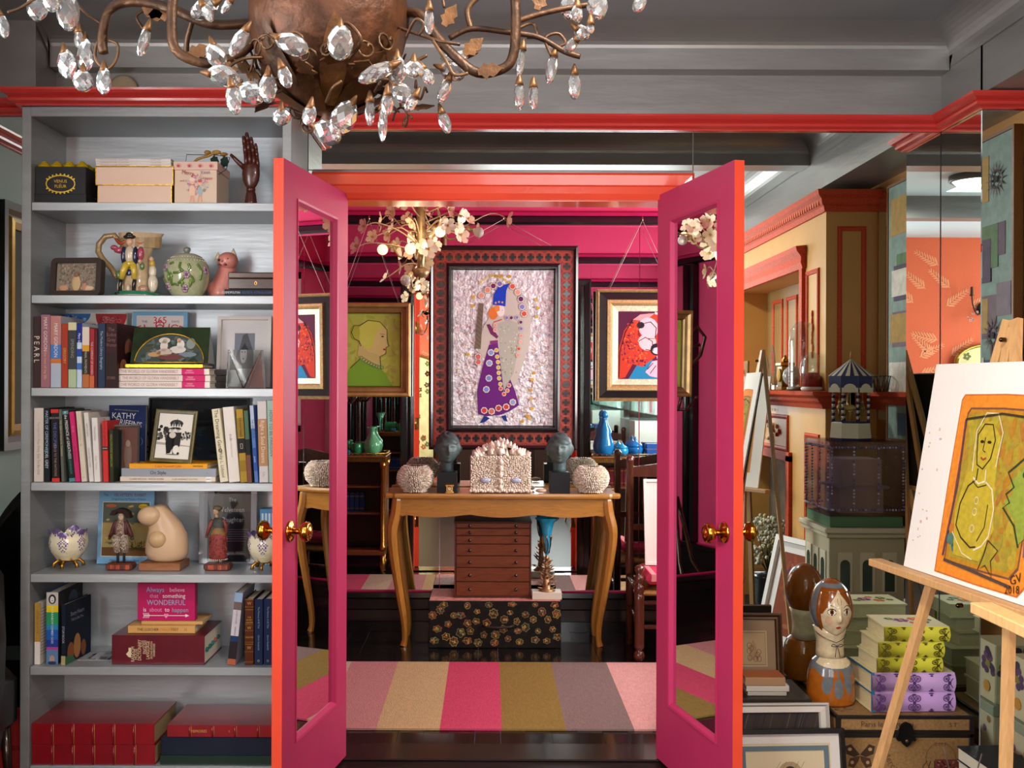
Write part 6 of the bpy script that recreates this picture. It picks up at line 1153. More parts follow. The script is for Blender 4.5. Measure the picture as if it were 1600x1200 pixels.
for k in range(26):
    m.ring(random.uniform(-.2, .2), random.uniform(.03, .22), random.uniform(.008, .03), random.uniform(.006, .02), .004, 0, random.choice(['#4a3426', '#5e4430', '#6f4f38']), 9, M=T(0, 0, TKZ-.0016) @ R(-90, 'X'), a0=random.uniform(0, 3), a1=random.uniform(3, 6))
m.build('lid_print', MAT, e)
# book-shaped boxes
def bookbox(x0, x1, y0, y1, zb, label, cover, ink, yaw, d, Y=3.365, blue=False):
    s = S(Y); W = (x1-x0)/s; h = (y1-y0)/s; e = thing('book_box', label, 'box', (((x0+x1)/2-CX)/s, Y, zb), (0, 0, yaw), 'floral book boxes')
    m = MB(); n = 9; pr = [(-.012*math.sin(PI*i/n), h*i/n) for i in range(n+1)]
    vs = [(x, y, z) for x in (-W/2, W/2) for y, z in pr]; k = n+1
    m.add(vs, [(i, k+i, k+i+1, i+1) for i in range(n)]+[tuple(range(n, -1, -1)), tuple(range(k, 2*k))], cover, True); m.build('spine', MAT, e)
    m = MB(); m.box((-W/2, 0, h-.004), (W/2, d, h), '#c6b98e'); m.box((-W/2, 0, 0), (W/2, d, .004), '#c6b98e'); m.build('cover', MAT, e)
    m = MB(); m.box((-W/2+.005, .0, .004), (W/2-.005, d-.004, h-.004), '#c9b88e'); m.build('pages', mt('page_edges', 0.8, nscale=30, namt=0.2, stretch=(1, 1, 40)), e)
    m = MB()
    for cx in (-.42, 0, .42):
        c0 = cx*W
        for sx in (-1, 1):
            if abs(c0+sx*.02) > W/2-.003: continue
            for sz in (.28, .72): m.ring(c0+sx*.011, h*sz, .0095, h*.15, .0028, -.0128, ink, 12); m.ring(c0+sx*.011, h*sz, .004, h*.06, .002, -.0129, ink, 8)
        m.ell(c0, h*.5, .006, h*.1, -.0129, ink, 8)
        for k in range(4): m.stroke([(c0, h*.5), (c0+.016*math.cos(k*PI/2+.78), h*.5+h*.36*math.sin(k*PI/2+.78))], .0022, -.0127, ink)
        for sz in (.1, .9): m.ell(c0, h*sz, .008, h*.05, -.009, ink, 7)
    for cx in (-.21, .21):
        for sz in (.06, .94): m.ell(cx*W, h*sz, .01, h*.035, -.006, ink, 6); m.ell(cx*W, h*(sz-.08 if sz > .5 else sz+.08), .005, h*.05, -.009, ink, 6)
    m.build('damask_print', MAT, e)
    if blue: m = MB(); m.box((-W/2-.0006, -.004, .0), (-W/2+.01, .0, h), '#2a6288'); m.box((-W/2-.0006, 0, h-.0046), (-W/2+.004, d, h+.0004), '#2a5a7c'); m.build('corner_band', MAT, e)
    return e, W, h
zb = TKZ+.001; sB = S(3.365)
for i, (a, b, c0, c1, lab, cov, ink, yaw, dd, bl) in enumerate(((1362, 1494, 1070.5, 1101, 'bottom lilac book-shaped box with purple damask spine', '#b791c6', '#50306a', .04, .20, True), (1362, 1494, 1040, 1070, 'upper lilac book-shaped box with purple damask spine', '#bc98ca', '#50306a', .03, .20, True), (1370, 1474, 1011.5, 1034.5, 'lowest yellow green book-shaped box with brown damask spine', '#bdb838', '#4c4416', .05, .16, False), (1373, 1476, 986.5, 1011, 'middle yellow green book-shaped box with brown damask spine', '#bfba38', '#4c4416', .02, .16, False), (1383, 1484, 962.5, 986, 'top yellow green book-shaped box with flower painted lid', '#c4be3c', '#4c4416', -.02, .17, False))):
    e, W, h = bookbox(a, b, c0, c1, zb, lab, cov, ink, yaw, dd, blue=bl); zb += h+.0008
m = MB(); M_ = T(0, .085, h+.0008) @ R(-90, 'X'); m.box((-W/2, 0, h), (W/2, .168, h+.0006), '#d2c7a2')
for cx, cz, r, c in ((-.02, .0, .026, '#7a4478'), (.03, .02, .022, '#c2613c'), (.05, -.02, .02, '#47704a'), (-.055, .02, .016, '#4f6f42'), (.01, -.035, .014, '#b8503c'), (.075, .01, .014, '#394a3c')):
    for k in range(6): m.ell(cx+r*.6*math.cos(k*PI/3), cz+r*.6*math.sin(k*PI/3), r*.5, r*.36, -.0002-.00005*k, c, 8, M_, k*PI/3)
    m.ell(cx, cz, r*.3, r*.3, -.0008, '#d8b060', 8, M_)
m.build('flower_print', PRINT, e)
# painted bust
HB = mt('lacquered_papier_mache', 0.2, coat=0.6, nscale=60, namt=0.14)
e = thing('painted_bust', 'glossy painted lady bust with auburn hair and blue headscarf', 'bust', (1.196, 3.475, TKZ+.001), (0, 0, math.radians(4)))
OR, SK, BLU, HA = '#a85c16', '#dcc9a4', '#6b7378', '#8a4812'
def bcol(az, el):
    x, y = math.sin(az), el
    front = abs(az) < 1.5
    if el > -1.6 and el < .80-1.0*abs(az) and abs(az) < .86+.1*min(0, el) or (el <= -.06 and abs(az) < .95):          # face
        for sg in (-1, 1):
            dx, dy = az-sg*.40, el-.04
            if (dx/.215)**2+(dy/.115)**2 < 1:
                if dx*dx+dy*dy < .0024: return '#140c08'
                if dx*dx+dy*dy < .0085: return '#6a3a14'
                return '#eee6d2' if (dx/.19)**2+((dy+.01)/.092)**2 < 1 else '#2c1a10'
            if abs(dy-.21+1.3*(dx-sg*.03)**2) < .016 and abs(dx) < .2: return '#6a3c16'
        if (az/.16)**2+((el+.52)/.06)**2 < 1: return '#b8392a'
        if ((abs(az)-.55)/.2)**2+((el+.28)/.16)**2 < 1: return '#dcb594'
        if abs(abs(az)-.06-.05*math.sin((el-.3)*12)) < .014 and .28 < el < .52: return '#8a5a26'
        return SK
    if el > -.55 and ((abs(az) > 1.0 and abs(az) < 1.62 and el < .95) or (.78 < el < 1.08 and abs(az) < 2)):
        if abs(az) > 1.18 or el > .86: return BLU
    if el < -.85: return SK
    return HA
vs, fs, cl = headgrid(bcol, 220, 160, [(0, -.2, .12, .12, .14), (0, .02, .08, .2, .07), (0, -.5, .16, .06, .03), (0, -.8, .3, .14, .05)], (.068, .078, .102), hair=lambda az, el: .05 if (abs(az) > 1.05 or el > .7) and el > -.7 else 0)
m = MB(); m.add([(x, y, z+.322) for x, y, z in vs], fs, cl, True); m.build('head', HB, e)
m = MB(); m.lathe([(.05, .15), (.047, .18), (.046, .21), (.05, .235), (.058, .262)], SK, (0, .008, 0), seg=28); m.build('neck', HB, e)
prof = [(.078, 0), (.082, .004), (.083, .03), (.082, .07), (.079, .10), (.073, .125), (.064, .145), (.05, .158)]
vs = []; fs = []; cl = []; n = 132
pr2 = []
for a, b in zip(prof, prof[1:]):
    for k in range(10): pr2.append((a[0]+(b[0]-a[0])*k/10, a[1]+(b[1]-a[1])*k/10))
pr2.append(prof[-1])
for r, z in pr2:
    for i in range(n): a = 2*PI*i/n; vs.append((r*math.sin(a), -r*math.cos(a)*.85, z))
for j in range(len(pr2)-1):
    for i in range(n):
        fs.append((j*n+i, j*n+(i+1) % n, (j+1)*n+(i+1) % n, (j+1)*n+i)); a = 2*PI*(i+.5)/n; a = a if a < PI else a-2*PI; z = pr2[j][1]; c = OR
        if z > .112+.01*math.cos(a*5) : c = BLU
        if z > .148-.02*max(0, math.cos(a)) and abs(a) < 1.2: c = SK
        for q, zz in ((-.5, .072), (0, .06), (.5, .072)):
            if ((a-q)/.2)**2+((z-zz)/.034)**2 < 1 or (abs(a-q*.6) < .06 and zz < z < .12): c = BLU
        if abs(a) > 1.9 and z > .09: c = OR
        cl.append(c)
fs.append(tuple(range(n-1, -1, -1))); cl.append(OR)
m = MB(); m.add(vs, fs, cl, True); m.build('shoulders', HB, e)
m = MB()
for sx in (-1, 1): m.tube(spline([(0, -.052, .205), (sx*.014, -.056, .212), (sx*.02, -.054, .206), (sx*.008, -.055, .203), (0, -.052, .205)], 4), .0014, '#241c18', seg=5); m.tube(spline([(0, -.053, .205), (sx*.005, -.056, .19), (sx*.008, -.058, .168)], 3), .0012, '#241c18', seg=5)
m.tube([(.052*math.sin(a), -.052*math.cos(a)*1.0+.006, .215+.03*abs(a)/1.6) for a in [-1.6+3.2*i/14 for i in range(15)]], .0012, '#241c18', seg=5); m.build('ribbon_tie', HB, e)
# framed pictures stacked right of the door
e = thing('storage_box', 'low dark box standing against the mirror behind framed pictures', 'box', (.925, 3.475, 0)); m = MB(); m.box((-.17, -.10, .002), (.17, .12, .285), '#2b2320', ch=.003); m.build('body', BLK, e); m = MB(); m.box((-.173, -.103, .286), (.173, .123, .302), '#332a26', ch=.003); m.build('lid', BLK, e)
def art_brown(m, w, h, M):
    m.box((-w/2, 0, -h/2), (w/2, .001, h/2), '#8c745c', M=M); m.frame(w*.62, h*.62, [(0, .0006), (.004, .0006)], '#b09878', M); m.box((-w*.27, -.0006, -h*.27), (w*.27, 0, h*.27), '#a48a6a', M=M)
    for k in range(8): m.ring(random.uniform(-.15, .15)*w, random.uniform(-.2, .15)*h, w*.05, h*.05, .0016, -.001, '#5a4632', 10, M)
    m.poly([(-w*.12, -h*.2), (w*.12, -h*.2), (w*.06, h*.05), (0, h*.16), (-w*.06, h*.05)], -.0009, '#94795a', M)
s = S(3.53); picture('framed_drawing', 'small brown framed sepia drawing leaning on mirror beside the door', 'framed picture', P(1180, 0, 3.53).x, 3.53, .3035, .205, .248, [(0, 0), (0, .016), (.006, .02), (.014, .012), (.02, .014), (.024, .004)], ['#3a281c', '#5a402c', '#3a281c', '#6a4c34', '#3a281c'], mt('walnut_frame', 0.35, nscale=30, namt=0.3), art_brown, (math.radians(-8), 0, 0))
for k, (a, b, y0, y1, c, lab, dd) in enumerate(((1166, 1229, 1045.5, 1058, '#b08a68', 'floral covered book on top of white book by brown frame', .09), (1168, 1235, 1059.5, 1068, '#cdc6bc', 'white spined book under the floral covered book', .095), (1170, 1231, 1069, 1075, '#b8b0a6', 'thin white booklet lowest in small stack by brown frame', .09))):
    flatbook(a, b, y0, y1, lab, c, Y=3.40, d=dd, zb=[.3035+15.8/S(3.4), .3035+6.6/S(3.4), .3035][k], top='#a8603c' if k == 0 else None)
def art_strip(m, w, h, M):
    m.box((-w/2, 0, -h/2), (w/2, .001, h/2), '#3f3632', M=M)
    for k in range(20): x = random.uniform(-.4, .5)*w; m.stroke([(x, h*.5), (x-.03, h*.1)], .004, -.0005, random.choice(['#4a4440', '#5c4c44', '#33303a']), M)
    m.box((-w*.3, -.001, -h*.1), (w*.26, 0, h*.28), '#c4beb4', M=M); m.box((-w*.2, -.0014, h*.2), (w*.2, 0, h*.24), '#3a3634', M=M); m.box((-w*.4, -.0018, -h*.3), (w*.34, 0, h*.18), '#b8b0a2', M=M)
picture('framed_picture', 'silver and white framed picture leaning in front of dark box', 'framed picture', .955, 3.308, .001, .385, .298, [(0, 0), (0, .016), (.006, .018), (.012, .012), (.03, .014), (.033, .004)], ['#8c8680', '#b8b2ac', '#a09890', '#d0cac2', '#c0b8b0'], SAT, art_strip, (math.radians(-9), 0, math.radians(2)))
def art_blue(m, w, h, M):
    m.box((-w/2, 0, -h/2), (w/2, .001, h/2), '#c9b898', M=M); m.frame(w*.95, h*.9, [(0, .001), (.0, .004), (.014, .004), (.015, .001)], '#5f7078', M); m.ell(w*.05, -h*.1, w*.12, h*.2, -.001, '#a08a6a', 16, M); m.ell(w*.05, -h*.06, w*.05, h*.06, -.0014, '#3a302a', 10, M); m.text('PARIS', .012, '#4a4038', M @ T(w*.36, -.0012, h*.38), lift=0)
    for k in range(5): m.stroke([(-w*.2+k*.02, -h*.4), (-w*.05+k*.02, h*.1)], .0012, -.0012, '#7a684e', M)
picture('framed_picture', 'black framed picture with white mount and blue inner frame', 'framed picture', .975, 3.245, .001, .40, .235, [(0, 0), (0, .016), (.015, .018), (.017, .005)], '#1c1716', SAT, art_blue, (math.radians(-9), 0, math.radians(3)), mount=(.03, '#cfc8c2'))
# ------------------------------------------------ easels
EW = mt('beech_easel', 0.5, nscale=14, namt=0.16, stretch=(8, 8, 1))
def bar(m, a, b, w, t, col, ref=None):        # rectangular batten from a to b
    a, b = Vector(a), Vector(b); z = (b-a).normalized(); x = Vector(ref or (0, 0, 1)).cross(z)
    x = x.normalized() if x.length > 1e-4 else Vector((1, 0, 0)); y = z.cross(x)
    vs = [p+x*sx*w/2+y*sy*t/2 for p in (a, b) for sx, sy in ((-1, -1), (1, -1), (1, 1), (-1, 1))]
    m.add(vs, [(3, 2, 1, 0), (4, 5, 6, 7), (0, 1, 5, 4), (1, 2, 6, 5), (2, 3, 7, 6), (3, 0, 4, 7)], col)
def easel(label, loc, rotz, ledge=.87, apex=1.52, wid=.6, col='#b98d5e', back=.42, spread=.335):
    """easel whose front faces -y; ledge along x; legs lean back by 9.7 degrees"""
    e = thing('easel', label, 'easel', loc, (0, 0, rotz), 'wooden tripod easels'); tn = math.tan(math.radians(9.7)); f = lambda x, z: (x, (z-ledge)*tn+.026, z)
    for sx in (-1, 1): m = MB(); bar(m, f(sx*.015, apex), (sx*spread, f(0, 0)[1], 0), .028, .016, col, (0, 1, 0)); m.build('front_leg', EW, e)
    m = MB(); bar(m, f(0, apex), (0, f(0, apex)[1]+back, 0), .028, .016, col, (0, 1, 0)); m.build('rear_leg', EW, e)
    m = MB(); m.box((-wid/2, -.034, ledge-.02), (wid/2, .006, ledge), col, ch=.002); m.build('ledge', EW, e)
    m = MB(); bar(m, f(0, ledge+.02), f(0, apex-.02), .03, .014, col, (0, 1, 0)); m.build('centre_post', EW, e)
    for z in (ledge-.05, apex-.05):
        m = MB(); m.lathe([(.006, 0), (.006, .012), (.003, .016)], '#4a3a24', seg=8, M=T(.0, f(0, z)[1]-.012, z) @ R(90, 'X')); m.build('screw', BRASS, e)
    m = MB(); m.tube(spline([f(0, ledge-.4), (0, f(0, ledge-.4)[1]+back*.35, ledge-.55), (0, f(0, ledge-.4)[1]+back*.68, ledge-.42)], 5), .0016, '#4a4038', seg=5); m.build('chain', SAT, e)
    return e
# local frame of the big board: ledge runs from (1.12,2.85) along (.13,-.99); board faces -x and a little towards the camera
ang = math.atan2(-.99, .13); ldir = Vector((.13, -.99, 0)); ctr = Vector((1.12, 2.85, 0))+ldir*.385
easel('beech easel holding the large orange and yellow pastel picture', (ctr.x, ctr.y, 0), ang, .87, 1.53, .77, '#bd9160', .15)
e = thing('pastel_picture', 'white sheet with orange bordered pastel of a long-haired girl', 'painting', (ctr.x, ctr.y, .8715), (math.radians(-9.7), 0, 0)); e.rotation_euler = (Matrix.Rotation(ang, 4, 'Z') @ R(-9.7, 'X')).to_euler()
bw, bh = .513, .56
x0 = .127-.385
m = MB(); m.box((x0, 0, 0), (x0+bw, .006, bh), '#d3ccc6'); m.build('sheet', PAPER, e)
m = MB(); m.box((x0+.004, .006, .004), (x0+bw-.004, .012, bh-.004), '#17171a'); m.build('black_backing', MAT, e)
A0, A1, B0, B1 = .27-.385, .622-.385, .012, .478
U = lambda u: A0+(A1-A0)*u; V = lambda v: B0+(B1-B0)*v; q = lambda pts: [(U(a), V(b)) for a, b in pts]
m = MB()
def rr(ins, c, y, wob=.006):
    m.poly([(U(0)+ins+(wob*math.sin(i*1.7)), 0) for i in range(0)]+[(x, z) for x, z in [(U(0)+ins, V(0)+ins), (U(.5), V(0)+ins-.002), (U(.93)-ins, V(0)+ins), (U(1)-ins, V(.06)+ins), (U(1)-ins, V(.5)), (U(1)-ins, V(.96)-ins), (U(.93)-ins, V(1)-ins), (U(.5), V(1)-ins+.003), (U(.03)+ins, V(1)-ins), (U(0)+ins, V(.97)-ins), (U(0)+ins-.003, V(.5))]], y, c)
rr(0, '#b05c2c', -.0004); rr(.004, '#cf7a28', -.0006); rr(.034, '#6a4434', -.0008); rr(.039, '#a8731f', -.001); rr(.05, '#94802a', -.0012)
for k in range(170):
    u, v = random.uniform(.16, .84), random.uniform(.14, .86); m.ell(U(u), V(v), random.uniform(.008, .03), random.uniform(.005, .014), -.0013-.000004*k, ('#9c8a2c' if u < .5 else random.choice(['#9c6a22', '#96642a', '#94782a', '#8a7a2c'])) if random.random() < .7 else random.choice(['#a08a2c', '#94802a', '#a4842c', '#8c7c2a', '#9c742a']), 8, None, random.uniform(.8, 2))
for u, v, w_, h_, c in ((.25, .2, .06, .02, '#4a6a5c'), (.3, .16, .05, .02, '#3f5f60'), (.22, .26, .05, .015, '#b06a24')): m.ell(U(u), V(v), w_, h_, -.0022, c, 12)
m.poly(q([(.78, .62), (.7, .55), (.74, .5), (.66, .45), (.8, .36), (.86, .25), (.93, .3), (.93, .68)]), -.0024, '#7f8a34'); m.stroke(q([(.93, .72), (.8, .68), (.66, .6), (.74, .53), (.67, .49), (.72, .45), (.66, .42), (.8, .34), (.87, .24)]), .006, -.0028, '#2f3a24'); m.ell(U(.84), V(.6), .012, .01, -.003, '#1f3a34', 10)
m.poly(q([(.28, .84), (.4, .86), (.52, .78), (.54, .5), (.6, .3), (.5, .12), (.2, .12), (.14, .35), (.2, .55), (.26, .6), (.24, .72)]), -.0024, '#a8932c')
D = '#3a2e20'; Lg = '#c9b896'
for pts, c, w_ in (([(.29, .68), (.27, .78), (.33, .84), (.42, .84), (.47, .76), (.45, .66), (.38, .6), (.31, .62), (.29, .68)], D, .004), ([(.27, .58), (.26, .68), (.25, .8), (.33, .9), (.46, .9), (.54, .8), (.52, .62)], Lg, .004), ([(.33, .6), (.33, .54), (.25, .5), (.19, .4), (.18, .28), (.26, .22), (.38, .18), (.44, .19)], D, .0045), ([(.42, .6), (.43, .54), (.52, .5), (.57, .4), (.56, .26), (.5, .2), (.42, .17)], Lg, .0045), ([(.29, .55), (.36, .52), (.44, .54)], Lg, .005), ([(.29, .53), (.36, .5), (.45, .52)], D, .003), ([(.36, .77), (.35, .7), (.38, .69)], D, .003), ([(.34, .66), (.37, .65), (.4, .66)], '#8a3a2c', .005), ([(.5, .42), (.5, .3), (.44, .22)], D, .003), ([(.15, .24), (.3, .14), (.42, .12)], Lg, .003), ([(.56, .24), (.68, .2), (.62, .14), (.66, .06), (.57, .11), (.5, .08), (.54, .16), (.56, .24)], D, .003), ([(.1, .86), (.5, .9), (.9, .88)], D, .006), ([(.1, .86), (.12, .5), (.08, .1)], '#5a3a4c', .007), ([(.1, .08), (.5, .06), (.86, .04)], '#4a3a34', .008), ([(.93, .7), (.9, .4), (.94, .2)], '#6a4a5c', .006)): m.stroke(q(pts), w_, -.0032, c)
for v in (.43, .37, .28): m.ring(U(.37), V(v), .008, .009, .0025, -.0034, Lg, 10)
for u in (.33, .41): m.ell(U(u), V(.745), .008, .004, -.0034, '#2a2018', 8)
m.text('GV', .03, '#2a2220', T(U(.9), -.0036, V(.085)) @ R(-25, 'Y'), lift=0); m.text('2018', .026, '#2a2220', T(U(.88), -.0036, V(.03)) @ R(-12, 'Y'), lift=0)
for k in range(16): m.ell(x0+random.uniform(.01, .09), random.uniform(.05, .4), random.uniform(.002, .006), random.uniform(.002, .005), -.0004, random.choice(['#b8a49a', '#c2a090', '#a89c98', '#c0ad8c']), 8)
m.build('pastel_drawing', mt('pastel', 0.8, spec=0.1, nscale=70, namt=0.18), e)
easel('beech easel at the right edge nearest the camera', (.905, 1.8-.385, 0), -PI/2, .974, 1.6, .77, '#c49a66', .08)
e = thing('paper_picture', 'white sheet standing on the nearest easel at the right edge', 'painting', (.903, 1.35, .9755)); e.rotation_euler = (Matrix.Rotation(-PI/2, 4, 'Z') @ R(-9.7, 'X')).to_euler(); m = MB(); m.box((-.26, 0, 0), (.26, .006, .5), '#d8d2cc'); m.build('sheet', PAPER, e); m = MB(); m.box((-.15, -.0006, .1), (.15, 0, .42), '#b8a08c'); m.ell(0, .27, .08, .1, -.0009, '#8c6a5c', 16); m.build('drawing', PRINT, e)
# easel seen in the mirror with an orange picture turned to it
easel('beech easel by the fireplace turned towards the mirror', (1.345, 1.62, 0), math.radians(-125), .80, 1.50, .6, '#a8804f', .08, .2)
e = thing('paper_picture', 'white mounted orange pastel on the easel by fireplace', 'painting', (1.345, 1.62, .8015)); e.rotation_euler = (Matrix.Rotation(math.radians(-125), 4, 'Z') @ R(-9.7, 'X')).to_euler(); m = MB(); m.box((-.22, 0, 0), (.22, .008, .62), '#d6d0ca'); m.build('sheet', PAPER, e); m = MB(); m.box((-.15, -.0006, .08), (.15, 0, .5), '#c07a3c'); m.ell(-.02, .3, .09, .16, -.0009, '#b09040', 16); m.ell(.03, .25, .05, .1, -.0012, '#8a9a48', 12); m.build('drawing', PRINT, e)
# decorated tins and books low at the right edge (seen in the pilaster mirror)
e = thing('flower_tin', 'tall cream tin painted with purple flowers near right edge', 'tin', (1.79, 3.2, 0)); m = MB(); m.box((-.085, -.085, .001), (.085, .085, .25), '#b8b090', ch=.004); m.build('body', SAT, e); m = MB(); m.box((-.089, -.089, .25), (.089, .089, .285), '#8c927c', ch=.003); m.build('rim', SAT, e); m = MB()
for f in range(4):
    for k in range(12): m.ell(random.uniform(-.07, .07), random.uniform(.15, .24) if k < 6 else random.uniform(.03, .14), .013, .012, -.086-.0001*k, random.choice(['#5a4460', '#6f5a72', '#8c6a3c', '#4a5a3c']), 8, R(90*f, 'Z'))
m.build('flower_print', PRINT, e)
e = thing('flower_tin', 'cream flower painted tin stacked on the taller tin', 'tin', (1.79, 3.2, .286)); m = MB(); m.box((-.075, -.075, 0), (.075, .075, .2), '#c2b894', ch=.004); m.build('body', SAT, e); m = MB()
for f in range(4):
    for k in range(14): m.ell(random.uniform(-.06, .06), random.uniform(.1, .19), .015, .013, -.076-.0001*k, random.choice(['#5a4460', '#6a4a66', '#4a3a50', '#8c7a3c']), 8, R(90*f, 'Z'))
    m.ell(-.02, .05, .022, .02, -.0775, '#c08a3c', 10, R(90*f, 'Z'))
m.build('flower_print', PRINT, e)
for k, (c, h_, lab) in enumerate((('#8c2424', .07, 'thick red book lowest in floor pile at right edge'), ('#d2ccc6', .05, 'white art book in the middle of floor pile at right edge'), ('#c8c2bc', .04, 'white catalogue second from top in floor pile at right edge'), ('#2a2a2e', .045, 'black jacketed book on top of floor pile at right edge'))):
    e = thing('book', lab, 'book', (1.585+.008*(k % 2), 3.0, .001+[0, .071, .122, .163][k]), (0, 0, .06*(k % 2))); m = MB(); m.box((-.075, 0, 0), (.075, .004, h_), c); m.box((-.075, 0, 0), (.075, .2, .004), c); m.box((-.075, 0, h_-.004), (.075, .2, h_), c); m.build('cover', JACKET, e); m = MB(); m.box((-.072, .004, .004), (.072, .196, h_-.004), '#d9cfba'); m.build('pages', PAPER, e); m = MB(); m.box((-.05, -.0006, h_*.25), (.03, 0, h_*.7), '#b8a898' if k != 3 else '#a8404c'); m.build('spine_label', PRINT, e)
# patchwork collage panel hanging in the alcove
e = thing('patchwork_panel', 'tall teal patchwork collage panel with sunflower medallions', 'artwork', (RX-.004, 2.86, 1.12), (0, 0, -PI/2)); w_, h_ = .50, 1.16
m = MB(); m.box((-w_/2, -.03, 0), (w_/2, 0, h_), '#7c9088', ch=.002); m.build('panel', mt('woven_collage', 0.7, nscale=25, namt=0.2), e)
m = MB()
for a, b in (((-w_/2-.012, -.034, -.012), (-w_/2, 0, h_+.012)), ((w_/2, -.034, -.012), (w_/2+.012, 0, h_+.012)), ((-w_/2, -.034, h_), (w_/2, 0, h_+.012)), ((-w_/2, -.034, -.012), (w_/2, 0, 0))): m.box(a, b, '#7a4a24')
m.build('frame', WOOD, e)
def patch(x, z, w, h, c, y): q_ = MB(); q_.box((x, -.031-y, z), (x+w, -.03, z+h), c); q_.build('patch', mt('woven_collage', .7), e)
for i, (x, z, w, h, c, y) in enumerate(((-.08, .93, .3, .17, '#a5803c', .001), (-.2, .72, .24, .12, '#5f4a5c', .001), (-.15, .68, .3, .16, '#54704a', .002), (-.1, .63, .28, .16, '#4a3a50', .003), (-.04, .65, .24, .12, '#cfc8bc', .004), (-.14, .42, .34, .16, '#6f5a66', .001), (-.08, .44, .3, .13, '#a5803c', .002), (-.1, .18, .26, .16, '#3f5478', .001), (-.05, .2, .28, .15, '#d2cbc0', .002), (-.24, .1, .14, .3, '#6a4a58', .001), (-.24, .5, .1, .12, '#7a6a74', .001), (-.2, .02, .34, .1, '#4f6a84', .001))): patch(x, z, w, h, c, y)
for x, z in ((-.14, 1.0), (-.12, .43)):
    q_ = MB()
    for k in range(14): a = 2*PI*k/14; q_.poly([(x+.03*math.cos(a-.2), z+.03*math.sin(a-.2)), (x+.075*math.cos(a), z+.075*math.sin(a)), (x+.03*math.cos(a+.2), z+.03*math.sin(a+.2))], -.036-.0002*(k % 2), '#6f6068')
    q_.ring(x, z, .032, .032, .008, -.037, '#4f464c', 18); q_.ell(x, z, .014, .014, -.037, '#3f3a40', 12); q_.build('medallion', MAT, e)
# ------------------------------------------------ chimney breast (seen in the mirrors)
TAN, RW = '#c2904e', '#c24a2c'
TANP = mt('tan_paint', 0.5, nscale=5, namt=0.08); RWP = mt('limed_red', 0.6, spec=0.2, nscale=40, namt=0.3, stretch=(4, 1, 4))
e = sempty('wall_chimney_breast', label='tan and red panelled chimney breast with mantel'); CXF = 1.64; YE, YS = 2.39, .30
m = MB(); m.box((CXF, 2.04, 0), (RX, YE, 2.32), TAN); m.box((CXF, YS, 0), (RX, .55, 2.32), TAN); m.box((CXF, .55, 1.98), (RX, 2.04, 2.32), TAN); m.box((CXF, .55, .98), (RX, 2.04, 1.30), TAN); m.box((CXF, 1.84, 0), (RX, 2.04, .98), TAN); m.box((CXF, .55, 0), (RX, .75, .98), TAN); m.box((RX-.02, .55, 0), (RX-.001, 2.04, 2.0), '#8c6a3c'); m.build('masonry', TANP, e)
m = MB(); m.mould([(CXF, YS), (CXF, YE), (RX, YE)], [(0, 2.21), (.012, 2.21), (.018, 2.235), (.03, 2.245), (.036, 2.27), (.055, 2.285), (.06, 2.31), (0, 2.312)], RW, side=-1); m.build('cornice', RWP, e)
dm = MB(); dm.box((-.012, -.010, 0), (.006, .010, .03), '#cf6a4c'); d0 = None
for i in range(58):
    if d0 is None: d0 = o = dm.build('dentil', RWP, e)
    else: o = d0.copy(); COL.objects.link(o)
    o.location = (CXF-.024, YE-.02-.036*i, 2.243)
m = MB(); m.mould([(CXF, .5), (CXF, 2.09)], [(0, 1.97), (.02, 1.97), (.03, 2.0), (.028, 2.03), (.05, 2.06), (.055, 2.085), (0, 2.09)], RW, side=-1); m.build('overmantel_head', RWP, e)
m = MB(); m.mould([(CXF, YS), (CXF, YE), (RX, YE), (RX, 3.32)], [(0, 1.25), (.02, 1.25), (.03, 1.27), (.05, 1.285), (.055, 1.30), (.09, 1.315), (.095, 1.335), (0, 1.336)], RW, side=-1); m.build('mantel_shelf', RWP, e)
def panel_frame(M, w, h, col=RW, t=.022):
    q_ = MB(); q_.frame(w, h, [(0, 0), (.002, .009), (t*.5, .012), (t, .006), (t+.002, 0)], col, M); q_.build('panel_moulding', RWP, e)
FX = R(-90, 'Z')     # frames face -x after turning
def onx(y, z, x=CXF): return T(x, y, z) @ FX
panel_frame(onx(2.2, 1.66), .2, .58); panel_frame(T(1.765, YE, 1.75) @ R(180, 'Z'), .14, .78); panel_frame(T(1.765, YE, .62) @ R(180, 'Z'), .17, 1.0); panel_frame(onx(2.2, .62), .22, 1.0); panel_frame(onx(1.25, 1.1, CXF), 1.1, .2)
m = MB(); m.box((CXF-.02, 2.03, 1.336), (CXF, 2.075, 1.98), RW); m.box((CXF-.02, 1.80, 0), (CXF, 1.86, .98), RW); m.box((CXF-.02, .75, .95), (CXF, 1.86, 1.0), RW); m.build('architrave', RWP, e)
for yy in (.8, 1.1, 1.4, 1.7): panel_frame(T(RX-.02, yy, 1.64) @ FX, .22, .55)
m = MB()
for k in range(46): a = random.uniform(0, 6.28); r = random.uniform(0, 1); m.ball((CXF-.006, 1.25+.42*r*math.cos(a), 1.1+.075*r*math.sin(a)), (.008, random.uniform(.01, .03), random.uniform(.008, .02)), random.choice(['#c8503c', '#b0402c', '#d8a08c']), 8, 5)
m.build('carved_swags', RWP, e)['kind'] = 'stuff'
for z in (1.62, .5):
    m = MB()
    for k in range(7): m.ball((CXF-.004, 2.2+.006*math.sin(k*2), z-.1+.034*k), (.006, .008, .022), RW, 8, 6)
    m.build('carved_drop', RWP, e)
m = MB(); m.text('le  vent  se  leve  il  faut  tenter  de  vivre', .03, '#6a4a2c', onx(1.35, 1.225), sx=1.0); m.build('painted_script', PRINT, e)
m = MB(); m.box((RX-.06, .75, 0), (RX-.022, 1.84, .98), '#4a3a2a'); m.build('firebox', mt('soot_brick', 0.8, nscale=12, namt=0.4), e)
